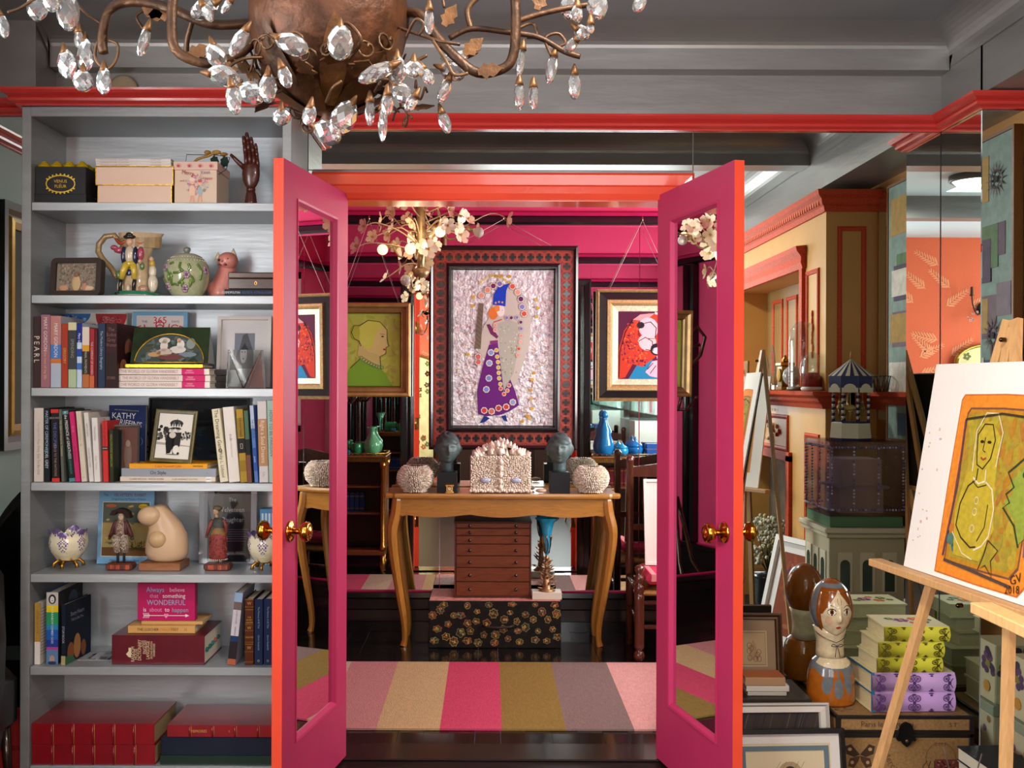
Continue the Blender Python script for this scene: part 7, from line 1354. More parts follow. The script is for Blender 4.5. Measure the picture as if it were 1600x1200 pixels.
# mantel pieces
MZ = 1.3372
def mantel(name, label, cat, y, x=1.60): return thing(name, label, cat, (x, y, MZ))
e = mantel('mantel_clock', 'gilt mantel clock with round glass dial beside crystal spires', 'clock', 1.86); m = MB(); m.box((-.035, -.05, 0), (.035, .05, .02), '#a8803c', ch=.003); m.box((-.03, -.042, .02), (.03, .042, .13), '#94702f', ch=.003); m.box((-.038, -.052, .13), (.038, .052, .15), '#b08a44', ch=.004); m.lathe([(.02, .15), (.016, .17), (.003, .19)], '#a8803c', seg=12); m.build('case', GOLD, e); m = MB(); m.lathe([(.036, 0), (.036, .006), (.03, .008)], '#b08a44', seg=20, M=T(-.03, 0, .08) @ R(-90, 'Y')); m.lathe([(.031, .006), (.0, .0075)], '#d8d4c4', seg=20, M=T(-.03, 0, .08) @ R(-90, 'Y')); m.build('dial', PRINT, e)
e = mantel('glass_dome', 'tall clear glass dome on the mantelpiece', 'dome', 2.16, 1.60); m = MB(); m.lathe([(.07, .02), (.07, .25), (.06, .31), (.035, .345), (.001, .355)], '#e8eeee', seg=24, caps=False); m.build('dome', clear('thin_glass', '#eef4f4', .14), e); m = MB(); m.lathe([(.078, 0), (.078, .015), (.07, .02)], '#5a3a22', seg=24); m.build('base', WOOD, e)
for i, (y, h) in enumerate(((1.62, .26), (1.50, .2))):
    e = mantel('crystal_obelisk', ['tall clear crystal obelisk on the mantelpiece', 'short clear crystal obelisk at the far end of mantelpiece'][i], 'obelisk', y); m = MB(); m.lathe([(.03, .03), (.012, h-.04), (.001, h)], '#eef2f4', seg=4, smooth=False); m.build('spire', CRYSTAL, e); m = MB(); m.box((-.03, -.03, 0), (.03, .03, .03), '#dfe6ea', ch=.003); m.build('base', CRYSTAL, e)
e = mantel('glass_globe', 'etched round glass globe on short foot on the mantelpiece', 'vase', 1.99); m = MB(); m.ball((0, 0, .075), (.05, .05, .055), '#c8d0da', 18, 12); m.build('globe', mt('grey_glass', 0.05, trans=0.7, ior=1.4), e); m = MB(); m.lathe([(.035, 0), (.012, .01), (.02, .022)], '#d0d8de', seg=16); m.build('foot', CRYSTAL, e)
e = mantel('snow_globe', 'large oval glass snow globe with red scene inside', 'globe', 2.31, 1.60); m = MB(); m.ball((0, 0, .1), (.06, .06, .092), '#e6ecec', 20, 14); m.build('globe', clear('thin_glass'), e); m = MB(); m.lathe([(.05, .02), (.045, .07), (.02, .09)], '#8f3a30', seg=12); m.build('scene', MAT, e); m = MB(); m.lathe([(.05, 0), (.055, .012), (.045, .022)], '#d0c8ba', seg=18); m.build('base', SAT, e)
e = thing('wire_basket', 'small black wire basket on the alcove shelf', 'basket', (1.815, 2.62, MZ)); m = MB()
for k in range(12): a = 2*PI*k/12; m.tube([(.03*math.cos(a), .05*math.sin(a), .0), (.04*math.cos(a+.3), .075*math.sin(a+.3), .07)], .0015, '#2a221c', seg=4); m.tube([(.03*math.cos(a), .05*math.sin(a), .0), (.04*math.cos(a-.3), .075*math.sin(a-.3), .07)], .0015, '#2a221c', seg=4)
for z, k in ((0, 1), (.07, 1.4)): m.tube([(.03*k*math.cos(a)*.95, .053*k*math.sin(a), z) for a in [2*PI*i/20 for i in range(21)]], .002, '#2a221c', seg=4)
m.build('wirework', SAT, e)
# dolls house, acrylic house and toy carousel in the alcove
e = thing('dolls_house', 'cream classical dolls house with arched windows in the alcove', 'dollhouse', (1.70, 2.60, 0)); CRM = '#b8ad90'
m = MB(); m.box((-.17, -.17, .001), (.17, .17, .68), CRM, ch=.003); m.build('walls', MAT, e); m = MB(); m.box((-.185, -.185, .68), (.185, .185, .70), '#c4baa0', ch=.004); m.box((-.195, -.195, .70), (.195, .195, .725), '#ccc2a8', ch=.006); m.build('cornice', MAT, e); m = MB(); m.box((-.165, -.165, .725), (.165, .165, .775), '#5a7a5c', ch=.004); m.build('roof', MAT, e)
for f, n_ in ((90, 3), (0, 3), (180, 3), (270, 3)):
    for z in (.14, .44):
        for k in range(n_):
            M_ = R(f, 'Z') @ T(-.1+.1*k, -.17, z); q_ = MB(); q_.box((-.034, -.006, -.006), (.034, 0, .176), '#cfc6ae', ch=.002, M=M_); w1 = q_.build('window', MAT, e); q_ = MB(); q_.prism([(-.022, 0), (.022, 0), (.022, .12)]+arc(0, .12, .022, 0, 180, 6)+[(-.022, .12)], -.0075, -.006, '#2f4a40', M=M_); q_.build('pane', GLO, w1)
e = thing('acrylic_house', 'clear acrylic toy house with purple beaded edges on the dolls house', 'dollhouse', (1.70, 2.60, .7755)); AC = clear('acrylic', '#e6e2ea', .16, .1)
for a, b in (((-.17, -.17, 0), (.17, .17, .006)), ((-.17, -.17, .33), (.17, .17, .336)), ((-.17, -.17, .006), (-.166, .17, .33)), ((.166, -.17, .006), (.17, .17, .33)), ((-.166, .166, .006), (.166, .17, .33)), ((-.166, -.17, .006), (.166, -.166, .33))): m = MB(); m.box(a, b, '#d8d4dc'); m.build('acrylic_wall', AC, e)
m = MB()
for f in range(4):
    for k in range(26):
        for x, z in ((-.168+.0134*k, .31), (-.168+.0134*k, .03)): m.ball((x, -.173, z), .005, random.choice(['#6a5a8c', '#b8b0c4', '#8c80a8']), 5, 4, M=R(90*f, 'Z'))
        if k < 20:
            for x in (-.16, -.05, .06, .16): m.ball((x, -.173, .03+.0145*k), .005, random.choice(['#6a5a8c', '#c2bccc', '#8c80a8']), 5, 4, M=R(90*f, 'Z'))
m.build('bead_trim', SAT, e)['kind'] = 'stuff'
m = MB(); m.box((-.1, -.1, .008), (.1, .1, .12), '#c8b4b0'); m.box((-.12, -.12, .12), (.12, .12, .13), '#b0aabc'); m.box((-.08, -.1, .13), (.1, .08, .25), '#d0bcb6'); m.build('inner_rooms', MAT, e)
e = thing('toy_carousel', 'navy and cream toy carousel with striped canopy and horses', 'carousel', (1.665, 2.66, 1.1125)); NV, CM = '#2a3058', '#c8bfa8'
m = MB(); m.lathe([(.092, 0), (.096, .012), (.09, .08), (.086, .085), (.01, .086)], [NV, CM, NV, NV], seg=8, smooth=False); m.build('base', SAT, e)
vs = [(0, 0, .375)]+[(.1*math.cos(2*PI*i/32), .1*math.sin(2*PI*i/32), .295) for i in range(32)]; m = MB(); m.add(vs, [(0, 1+i, 1+(i+1) % 32) for i in range(32)], [NV if i % 2 else CM for i in range(32)]); m.lathe([(.1, .24), (.1, .295)], NV, seg=8, smooth=False, caps=False); m.lathe([(.004, .37), (.006, .39), (.001, .41)], '#a8803c', seg=8); m.build('canopy', SAT, e)
for k in range(8):
    a = 2*PI*(k+.5)/8; m = MB(); m.prism([(-.036, .24), (.036, .24), (.034, .262)]+arc(0, .25, .03, 20, 160, 6)+[(-.034, .262)], -.002, .002, CM, M=R(math.degrees(a)+90, 'Z') @ T(0, -.094, -.02)); m.build('valance', SAT, e)
    m = MB(); a = 2*PI*k/8
    for j in range(12): m.lathe([(.006, .085+.0135*j), (.006, .085+.0135*(j+1))], CM if j % 2 else NV, (.082*math.cos(a), .082*math.sin(a), 0), seg=6)
    m.build('striped_pole', SAT, e)
for k in range(4):
    a = 2*PI*k/4+.4; m = MB(); M_ = T(.05*math.cos(a), .05*math.sin(a), .15) @ R(math.degrees(a)+90, 'Z'); m.ball((0, 0, 0), (.03, .012, .014), '#a88a4c', 10, 8, M=M_); m.tube([(.024, 0, .005), (.036, 0, .028), (.048, 0, .024)], [.009, .007, .005], '#a88a4c', M=M_)
    for sx in (-.02, .02): m.tube([(sx, 0, -.008), (sx*1.4, 0, -.04)], [.005, .003], '#8c703c', seg=6, M=M_)
    m.tube([(0, 0, -.07), (0, 0, .1)], .0025, '#b8963c', seg=6, M=M_); m.build('horse', SAT, e)
m = MB(); m.prism(arc(0, .18, .05, 60, 300, 14)+arc(.025, .18, .045, 290, 70, 14), -.004, .004, '#c8a86a', M=R(90, 'Z')); m.build('moon', SAT, e)
# leaning white frame and flowers by the hearth
def art_or(m, w, h, M):
    m.box((-w/2, 0, -h/2), (w/2, .001, h/2), '#7a3c24', M=M)
    for k in range(30): m.ell(random.uniform(-.45, .45)*w, random.uniform(-.45, .45)*h, .03, .012, -.0004-.00001*k, random.choice(['#8c4426', '#5a3040', '#6a3a2a', '#94583a']), 8, M, random.uniform(0, 3))
e = picture('framed_picture', 'white framed rust coloured picture leaning by the hearth', 'framed picture', 1.50, 2.17, .003, .42, .58, [(0, 0), (0, .03), (.028, .03), (.03, .01)], '#d6d2ce', SAT, art_or, (0, 0, 0), mount=(.05, '#d8d4d0')); e.rotation_euler = (Matrix.Rotation(math.radians(-110), 4, 'Z') @ R(-14, 'X')).to_euler()
e = thing('flower_arrangement', 'bunch of white dried flowers filling the hearth', 'flowers', (1.66, 1.35, 0)); m = MB(); m.lathe([(.08, .001), (.11, .1), (.1, .22), (.12, .26)], '#2a2c30', seg=16); m.build('pot', GLO, e)
for k in range(16):
    a, r = random.uniform(0, 6.28), random.uniform(.02, .16); c = Vector((r*math.cos(a)*.6, r*math.sin(a)*1.8, random.uniform(.3, .58))); m = MB(); m.tube([(0, 0, .24), tuple(c)], .003, '#4a5030', seg=5)
    for j in range(22): m.ball(c+Vector((random.gauss(0, .024), random.gauss(0, .024), random.gauss(0, .02))), random.uniform(.008, .014), random.choice(['#c8c4b4', '#b0b09c', '#a89a6c', '#d8d4c8']), 6, 4)
    m.build('flower_head', MAT, e)
# ================================================================== CABINETS AND GLASS IN THE PINK ROOM (seen in its mirrors)
CAB = mt('satinwood', 0.3, coat=0.3, nscale=12, namt=0.2, stretch=(10, 10, 1))
def cabinet(x, label):
    e = thing('display_cabinet', label, 'cabinet', (x, WIN+.012, 0), group='gilt display cabinets'); hw, d, ht = .262, .155, .85
    m = MB(); m.box((-hw, 0, ht-.045), (hw, d, ht-.012), '#7a4420', ch=.003); m.build('top_frieze', CAB, e)
    m = MB(); m.box((-hw-.008, -.004, ht-.012), (hw+.008, d+.008, ht), '#8c5428', ch=.003); m.build('top', CAB, e)
    m = MB()
    for k in range(44): m.box((-hw+.006+k*.012, d, ht-.043), (-hw+.012+k*.012, d+.004, ht-.014), '#b08838')
    for k in range(11):
        for sx in (-1, 1): m.box((sx*hw, .006+k*.0125, ht-.043), (sx*(hw+.004), .012+k*.0125, ht-.014), '#b08838')
    m.build('gilt_fluting', GOLD, e)['kind'] = 'stuff'
    m = MB()
    for a, b in (((-hw, d), (hw, d)), ((-hw, 0), (-hw, d)), ((hw, 0), (hw, d))): m.tube([(*a, ht+.018), (*b, ht+.018)], .002, '#b08a3c', seg=5); [m.tube([(a[0]+(b[0]-a[0])*k/16, a[1]+(b[1]-a[1])*k/16, ht), (a[0]+(b[0]-a[0])*k/16, a[1]+(b[1]-a[1])*k/16, ht+.018)], .0018, '#b08a3c', seg=4) for k in range(17)]
    m.build('brass_gallery', BRASS, e)
    m = MB(); m.box((-hw, 0, .14), (hw, d, .175), '#7a4420', ch=.003); m.build('base_rail', CAB, e); m = MB(); m.box((-hw+.02, .0, .175), (hw-.02, .008, ht-.045), '#3a2014'); m.build('back_panel', CAB, e)
    for z in (.43, .62): m = MB(); m.box((-hw+.03, .01, z), (hw-.03, d-.02, z+.012), '#6a3c1e'); m.build('shelf', CAB, e)
    for sx in (-1, 1):
        m = MB(); m.lathe([(.02, .175), (.02, .2), (.014, .21), (.016, .5), (.014, .76), (.02, .77), (.022, .805)], '#b8883c', (sx*(hw-.018), d-.016, 0), seg=14, flute=lambda a, j: .06*math.cos(8*a)); m.build('gilt_column', GOLD, e)
        m = MB(); m.box((sx*(hw-.036), .0, .175), (sx*hw, .03, ht-.045), '#8a5226'); m.build('rear_stile', CAB, e)
        m = MB(); m.box((sx*(hw-.012), .03, .175), (sx*(hw-.004), d-.036, ht-.045), '#8a5226'); m.build('side_panel', CAB, e)
        for y in (.02, d-.018): m = MB(); m.lathe([(.008, .001), (.016, .012), (.01, .03), (.022, .06), (.024, .085), (.012, .1), (.02, .14)], '#94682e', (sx*(hw-.02), y, 0), seg=12); m.build('foot', GOLD, e)
    return e
CL, CR_ = -.73-.27, .735+.27
cabinet(CL, 'gilt columned display cabinet left of doorway carrying green glass'); cabinet(CR_, 'gilt columned display cabinet right of doorway carrying blue glass')
def cab_books(cx, z, n, col, lab, grp):
    src = thing('book', lab, 'book', (cx-.17, WIN+.03, z+.0128), group=grp); m = MB(); m.box((0, .06, 0), (.03, .063, .135), col); m.box((0, 0, 0), (.003, .06, .135), col); m.box((.027, 0, 0), (.03, .06, .135), col); m.build('cover', CLOTHB, src); m = MB(); m.box((.003, .002, .003), (.027, .06, .132), '#cbbf9c'); m.build('pages', PAPER, src)
    m = MB(); m.box((.0, .0632, .02), (.03, .0636, .026), '#b8923c'); m.box((.0, .0632, .108), (.03, .0636, .114), '#b8923c'); m.build('gilt_lines', GOLD, src)
    for k in range(1, n): o = copy_tree(src); o.location.x = cx-.17+.0345*k
cab_books(CR_, .62, 9, '#6a1f28', 'maroon leather book in the row inside right gilt cabinet', 'maroon books in right gilt cabinet')
cab_books(CL, .43, 8, '#22335c', 'navy book in the row inside left gilt cabinet', 'navy books in left gilt cabinet')
OG = mt('opaline_green', 0.12, coat=0.6, trans=0.25, ior=1.3); OB = mt('opaline_blue', 0.1, coat=0.7, trans=0.15, ior=1.3)
CT = .8512; YC = WIN+.09
def glass(name, label, cat, x, prof, col, mat, y=YC, lid=None, grp=None, seg=20, box=None):
    e = thing(name, label, cat, (x, y, CT), group=grp)
    m = MB()
    if box: m.box((-box[0], -box[1], 0), (box[0], box[1], box[2]), col, ch=.008)
    else: m.lathe(prof, col, seg=seg)
    m.build('body', mat, e)
    if lid: m = MB(); m.lathe(lid, col, seg=seg); m.build('lid', mat, e)
    if box: m = MB(); m.box((-box[0]-.001, -box[1]-.001, box[2]*.55), (box[0]+.001, box[1]+.001, box[2]*.6), '#b08a3c'); m.build('gilt_band', GOLD, e)
    return e
GN, BN = '#3fae74', '#1276c4'
glass('glass_bottle', 'tall pale green glass bottle with flared neck on left cabinet', 'bottle', CL+.16, [(.03, 0), (.05, .02), (.062, .06), (.055, .1), (.03, .13), (.02, .16), (.022, .19), (.034, .2)], '#6fc890', OG)
glass('glass_bowl', 'round emerald glass bowl beside pale green bottle', 'bowl', CL+.05, [(.02, 0), (.035, .015), (.042, .05), (.04, .075), (.035, .085)], '#1f8a54', OG, y=YC+.02)
glass('glass_casket', 'oblong green opaline casket on left cabinet', 'casket', CL-.06, None, GN, OG, box=(.06, .035, .1), y=YC-.03)
glass('glass_casket', 'small turquoise casket at the front of left cabinet', 'casket', CL-.02, None, '#1f8ca8', OG, box=(.03, .018, .04), y=YC+.04)
glass('glass_vase', 'slim green trumpet glass at far end of left cabinet', 'vase', CL-.17, [(.03, 0), (.01, .02), (.012, .12), (.04, .2)], '#58b888', OG)
glass('glass_decanter', 'tall bubbled blue glass decanter on right cabinet', 'decanter', CR_-.17, [(.05, 0), (.062, .02), (.068, .06), (.062, .1), (.045, .15), (.05, .18), (.03, .22), (.02, .25), (.024, .27)], '#0f6fae', OB, lid=[(.02, .272), (.026, .29), (.02, .315), (.004, .325)])
glass('glass_jar', 'round lidded blue opaline jar with gold band on right cabinet', 'jar', CR_+.05, [(.025, 0), (.05, .02), (.055, .05), (.05, .065)], BN, OB, y=YC+.005, lid=[(.053, .066), (.05, .08), (.025, .1), (.008, .105), (.012, .12), (.001, .14)])
glass('glass_jar', 'small turquoise lidded jar at the front of right cabinet', 'jar', CR_-.048, [(.03, 0), (.045, .025), (.045, .05), (.04, .055)], '#1f96c8', OB, y=YC+.025, lid=[(.042, .056), (.038, .066), (.015, .078), (.002, .1)])
glass('glass_casket', 'large cobalt blue casket with gilt band on right cabinet', 'casket', CR_+.18, None, '#0f4fa4', OB, box=(.06, .045, .09), y=YC)
glass('glass_bowl', 'low blue glass bowl beside bubbled decanter', 'bowl', CR_-.055, [(.015, 0), (.024, .02), (.028, .05), (.027, .055)], '#1470b8', OB, y=YC-.05)
# white pedestal with a glass case
e = thing('display_pedestal', 'white display pedestal with clear glass case beside pink wall', 'pedestal', (1.44, 5.2, 0)); m = MB(); m.box((-.19, -.17, .001), (.19, .17, 1.05), '#c9c7c2', ch=.003); m.build('pedestal', SAT, e)
for a, b in (((-.19, -.17, 1.051), (-.184, .17, 1.25)), ((.184, -.17, 1.051), (.19, .17, 1.25)), ((-.184, -.17, 1.051), (.184, -.164, 1.25)), ((-.184, .164, 1.051), (.184, .17, 1.25)), ((-.19, -.17, 1.25), (.19, .17, 1.256))): m = MB(); m.box(a, b, '#dfe8e6'); m.build('glass_pane', clear('thin_glass'), e)
# coat tree
e = thing('coat_tree', 'dark bentwood coat tree in far left corner of pink room', 'coat stand', (-1.25, 4.95, 0)); BW = '#4a2a14'; m = MB(); m.lathe([(.02, .1), (.022, .6), (.018, 1.2), (.02, 1.75), (.03, 1.78), (.016, 1.82), (.024, 1.86), (.004, 1.93)], BW, seg=14); m.build('pole', CHW, e)
for k in range(5):
    a = 2*PI*k/5; c, s_ = math.cos(a), math.sin(a)
    m = MB(); m.tube([(r*c, r*s_, z) for r, z in ((.02, 1.5), (.1, 1.48), (.17, 1.56), (.2, 1.68), (.15, 1.75), (.1, 1.7), (.12, 1.62), (.17, 1.63))], .012, BW, seg=8); m.build('scroll_hook', CHW, e)
    m = MB(); m.tube([(r*c, r*s_, z) for r, z in ((.02, 1.2), (.08, 1.2), (.14, 1.27))], [.011, .011, .008], BW, seg=8); m.ball((.145*c, .145*s_, 1.28), .013, BW, 8, 6); m.build('peg', CHW, e)
    m = MB(); m.tube([(r*c, r*s_, z) for r, z in ((.02, .62), (.07, .42), (.12, .2), (.2, .08), (.27, .016))], .014, BW, seg=8); m.build('foot', CHW, e)
# blossom chandelier
BC = Vector((P(657, 0, 4.4).x, 4.4, 0)); sb = S(4.4)
e = thing('blossom_chandelier', 'gilt branch chandelier with cream enamel blossoms and round bulbs', 'chandelier', (BC.x, BC.y, 1.86)); AN = mt('antique_gilt', 0.42, metal=0.6, nscale=30, namt=0.3)
def bp(x, y, d=0): return Vector(((x-657)/sb, d, H+(CY-y)/sb-1.86))
m = MB(); m.lathe([(.015, .0), (.017, .06), (.02, .3), (.02, .5), (.01, .755)], '#a08a62', seg=12); m.lathe([(.002, -.045), (.012, -.035), (.03, -.02), (.042, .005), (.03, .012), (.016, .02)], '#8c7650', seg=14); m.build('stem', AN, e)
m = MB(); m.lathe([(.055, .735), (.06, .75), (.06, .758)], '#8c7650', seg=18); m.build('ceiling_cup', AN, e)
fl_ = [(574, 361), (596, 343), (609, 350), (635, 340), (633, 324), (664, 334), (679, 324), (717, 338), (607, 369), (635, 367), (657, 372), (676, 380), (618, 381), (626, 393), (565, 393), (645, 399), (662, 406), (664, 394), (623, 411), (638, 417), (604, 436), (657, 444), (717, 360), (720, 377), (701, 362), (771, 321), (792, 334), (664, 360), (646, 352), (690, 352), (730, 345), (592, 352), (672, 398), (652, 420), (700, 330), (585, 375), (742, 356), (610, 328)]
random.seed(21)
pet = MB()
for k in range(5):
    a = 2*PI*k/5; M_ = R(math.degrees(a), 'Y'); pet.add([(0, 0, 0), (-.011, -.005, .014), (-.012, -.009, .024), (0, -.011, .031), (.012, -.009, .024), (.011, -.005, .014), (0, -.007, .018)], [(0, 5, 6), (0, 6, 1), (1, 6, 2), (2, 6, 3), (3, 6, 4), (4, 6, 5)], '#ead9b8', False, M_)
pet.ball((0, -.006, 0), .005, '#b8923c', 6, 4); b0 = None; br = MB()
for i, (x, y) in enumerate(fl_):
    d = random.uniform(-.22, .22)*(1-.3*abs(x-657)/130); p_ = bp(x, y, d)
    if b0 is None: o = b0 = pet.build('blossom', mt('cream_enamel', 0.3, coat=0.3), e)
    else: o = b0.copy(); COL.objects.link(o)
    o.location = p_; o.rotation_euler = (random.uniform(-.9, .7), random.uniform(0, 3), math.atan2(p_.x, -p_.y)*.6+random.uniform(-.6, .6)); k = random.uniform(1.1, 1.45); o.scale = (k, k, k)
    z0_ = min(max(p_.z-random.uniform(.0, .09), .03), .36); m = MB(); m.tube(spline([(0, 0, z0_), (p_.x*.4, p_.y*.4, z0_+random.uniform(.0, .08)), (p_.x*.8, p_.y*.8, p_.z+.02), tuple(p_+Vector((0, .004, .0)))], 4), [.004]*5+[.0032]*5+[.0024]*3, '#a89470', seg=6); m.build('branch', AN, e)
BULB = mt('lit_bulb', 0.2, flat='#ffcfa0', emis=1.7)
for i, (x, y, d, lit) in enumerate(((599, 393, -.05, 1), (689, 369, -.12, 1), (646, 399, -.2, 1), (640, 362, .15, 1), (636, 442, -.1, 0), (747, 364, -.02, 0), (690, 345, .18, 1))):
    p_ = bp(x, y, d); m = MB(); m.ball((0, 0, 0), .0235, '#ffd9a0' if lit else '#dcd8d0', 14, 10); m.build('bulb', BULB if lit else mt('clear_bulb', 0.05, trans=0.6, ior=1.2), e, p_)
    m = MB(); o_ = Vector((-p_.x, -p_.y, .1)).normalized(); m.tube([p_+o_*.02, p_+o_*.055], [.012, .011], '#a89468', seg=10); m.tube(spline([tuple(p_+o_*.05), (p_.x*.5, p_.y*.5, p_.z-.03), (0, 0, p_.z+.06)], 4), .005, '#94805a', seg=6); m.build('bulb_holder', AN, e)
for x, y, d in ((622, 398, -.05),): pass
pl = bpy.data.lights.new('blossom_glow', 'POINT'); pl.energy = 2.2; pl.color = (1.0, .78, .5); pl.shadow_soft_size = .12; po = bpy.data.objects.new('blossom_glow', pl); COL.objects.link(po); po.location = (BC.x, BC.y-.12, 2.0)
# ------------------------------------------------ large crystal chandelier near the camera
YC_ = 1.75; sc_ = S(YC_); cx0 = 512
e = thing('crystal_chandelier', 'rusty brown metal chandelier with curling arms and clear crystal drops', 'chandelier', (P(cx0, 0, YC_).x, YC_, P(0, 205, YC_).z)); random.seed(5)
RUST = mt('rusted_gilt_iron', 0.5, metal=0.5, nscale=28, namt=0.5, bump=0.25, bscale=60); RC = '#6b4424'
def kp(x, y, d=0): return Vector(((x-cx0)/sc_, d, (205-y)/sc_))
m = MB(); m.lathe([(r/sc_, (205-y)/sc_) for r, y in ((6, 198), (14, 190), (10, 182), (26, 176), (40, 168), (58, 158), (78, 140), (98, 115), (114, 85), (122, 50), (124, 20), (118, 0), (110, -12))], '#4a2a16', seg=30, flute=lambda a, j: .018*math.cos(12*a)); m.build('bowl', RUST, e)
m = MB(); m.lathe([(.112, .232), (.118, .24), (.12, .26), (.03, .30), (.02, .42), (.012, .70), (.012, CEIL-P(0, 205, YC_).z-.03), (.06, CEIL-P(0, 205, YC_).z-.012), (.06, CEIL-P(0, 205, YC_).z-.002)], '#5c3a20', seg=20); m.build('stem', RUST, e)
for k in range(14):                       # acanthus leaves round the bowl
    a = 2*PI*k/14; m = MB(); lv = []
    rows = [(30, 176, 7), (58, 160, 15), (84, 138, 20), (104, 110, 17), (116, 82, 10), (122, 66, 2)] if k % 2 else [(22, 182, 7), (48, 172, 15), (74, 158, 17), (96, 148, 11), (108, 150, 2)]
    vs = []
    for r, y, w_ in rows:
        for u in (-1, 0, 1): vs.append((((r+(3 if u == 0 else 0)+5)/sc_)*math.cos(a)-u*w_/sc_*math.sin(a), ((r+(3 if u == 0 else 0)+5)/sc_)*math.sin(a)+u*w_/sc_*math.cos(a), (205-y)/sc_))
    m.add(vs, [(j*3+i, j*3+i+1, j*3+4+i, j*3+3+i) for j in range(len(rows)-1) for i in (0, 1)], random.choice(['#4a2c14', '#3c2412', '#5a3819']), True); m.build('acanthus_leaf', RUST, e)
arms = [[(400, 60, 0), (372, 95, -.02), (335, 112, -.04), (300, 105, -.05), (283, 85, -.05), (278, 40, -.04), (282, -10, -.04)],
        [(400, 30, .02), (330, 40, 0), (270, 18, 0), (225, 6, 0), (185, 8, 0), (165, 25, 0), (158, 60, 0), (160, 85, 0)],
        [(630, 20, 0), (655, 30, -.02), (680, 65, -.03), (710, 100, -.04), (745, 125, -.04), (785, 118, -.04), (800, 95, -.04), (803, 40, -.04), (800, -10, -.04)],
        [(625, 60, -.05), (660, 80, -.08), (690, 95, -.1), (720, 100, -.1)], [(700, 60, 0), (735, 45, 0), (790, 50, 0), (840, 58, 0), (880, 80, 0), (905, 88, 0)], [(735, 42, .02), (728, 10, .02), (745, -12, .02)], [(800, 35, 0), (840, 22, 0), (885, 12, 0), (930, 5, 0)],
        [(805, 40, .02), (830, 30, .02), (838, 50, .02), (822, 52, .02)], [(860, 88, 0), (850, 60, 0), (870, 52, 0), (882, 66, 0), (872, 72, 0)], [(300, 30, 0), (285, 60, .02), (282, 90, .03)],
        [(165, 60, 0), (150, 70, 0), (148, 95, 0), (165, 110, 0), (180, 95, 0), (182, 72, 0), (168, 65, 0)], [(60, -5, 0), (30, 15, 0), (10, 22, 0)], [(158, 40, 0), (135, 25, 0), (110, 0, 0)], [(225, 8, .02), (205, 20, .02), (215, 40, .02), (225, 52, .02)], [(430, 120, -.1), (405, 128, -.12), (385, 140, -.12), (395, 150, -.12)],
        [(440, 150, -.08), (430, 165, -.1), (445, 172, -.1), (458, 168, -.1)], [(560, 130, -.13), (580, 110, -.15), (560, 85, -.15), (540, 95, -.15), (548, 120, -.15)], [(600, 150, -.1), (630, 155, -.12), (650, 135, -.12), (672, 122, -.12)], [(640, 90, -.1), (655, 70, -.12), (668, 78, -.12), (660, 92, -.12)], [(680, 95, -.1), (700, 130, -.12), (712, 150, -.12), (732, 148, -.12)], [(520, 180, -.08), (535, 170, -.12), (548, 160, -.12)], [(590, 160, -.06), (600, 150, -.08), (598, 155, -.08)], [(690, 0, 0), (692, 12, 0)], [(810, 100, 0), (812, 75, 0)]]
for i, pts in enumerate(arms):
    m = MB(); q_ = spline([tuple(kp(*p)) for p in pts], 5); r0 = .0088 if i in (0, 1, 2) else (.005 if i in (4, 5, 6, 9) else .0028); m.tube(q_, r0, random.choice(['#4e3420', '#422a18', '#5a4028']), seg=7)
    if i in (0, 1, 2): m.tube([p+Vector((.004*math.sin(j*.9), .004*math.cos(j*.9), .003*math.sin(j*.9+1))) for j, p in enumerate(q_)], r0*.6, '#4e3420', seg=6)
    m.build('arm', RUST, e)
for x, y, a, d in ((300, 105, 20, -.05), (340, 118, -10, -.05), (255, 30, 150, 0), (720, 100, 40, -.04), (690, 55, 60, -.03), (740, 128, 10, -.05), (835, 20, 70, 0), (800, 5, 100, -.04), (270, 20, 190, 0)):
    m = MB(); M_ = T(*kp(x, y, d)) @ R(-a, 'Y'); pts = []
    for t in range(9): u = t/8; pts.append((u*.05, .012*math.sin(PI*u)*(1+.3*math.sin(t*2.6))))
    for t in range(8, -1, -1): u = t/8; pts.append((u*.05, -.012*math.sin(PI*u)*(1+.3*math.sin(t*2.6))))
    m.prism(pts[1:-1], -.0012, .0012, '#5f3f22', M=M_); m.build('leaf', RUST, e)
for k in range(26):                       # curling tendrils round the bowl
    a = 2*PI*k/26+random.uniform(-.1, .1); r1 = random.uniform(95, 135); y1 = random.uniform(95, 170); m = MB(); c_ = Vector((r1/sc_*math.cos(a), r1/sc_*math.sin(a), (205-y1)/sc_)); t_ = Vector((-math.sin(a), math.cos(a), 0)); rr_ = random.uniform(12, 22)/sc_; sg_ = random.choice((-1, 1))
    m.tube([c_+t_*sg_*rr_*(1-j/22)*math.cos(j*.55)+Vector((0, 0, rr_*(1-j/22)*math.sin(j*.55)))+Vector((math.cos(a), math.sin(a), 0))*.0015*j for j in range(18)], .0022, random.choice(['#4e3420', '#5a4028']), seg=5); m.build('tendril', RUST, e)
for k in range(16):
    a = 2*PI*k/16+.2; r1 = random.uniform(70, 120); m = MB(); M_ = T(r1/sc_*math.cos(a), r1/sc_*math.sin(a), (205-random.uniform(128, 165))/sc_) @ R(math.degrees(a), 'Z') @ R(random.uniform(-50, 30), 'Y'); pts = [(u/8*.055, .016*math.sin(PI*u/8)*(1+.35*math.sin(u*2.6))) for u in range(9)]; pts += [(x, -z) for x, z in pts[::-1][1:-1]]; m.prism(pts, -.0012, .0012, random.choice(['#3c2412', '#4a2e18', '#5a3a1e']), M=M_ @ R(random.uniform(60, 120), 'X')); m.build('leaf', RUST, e)
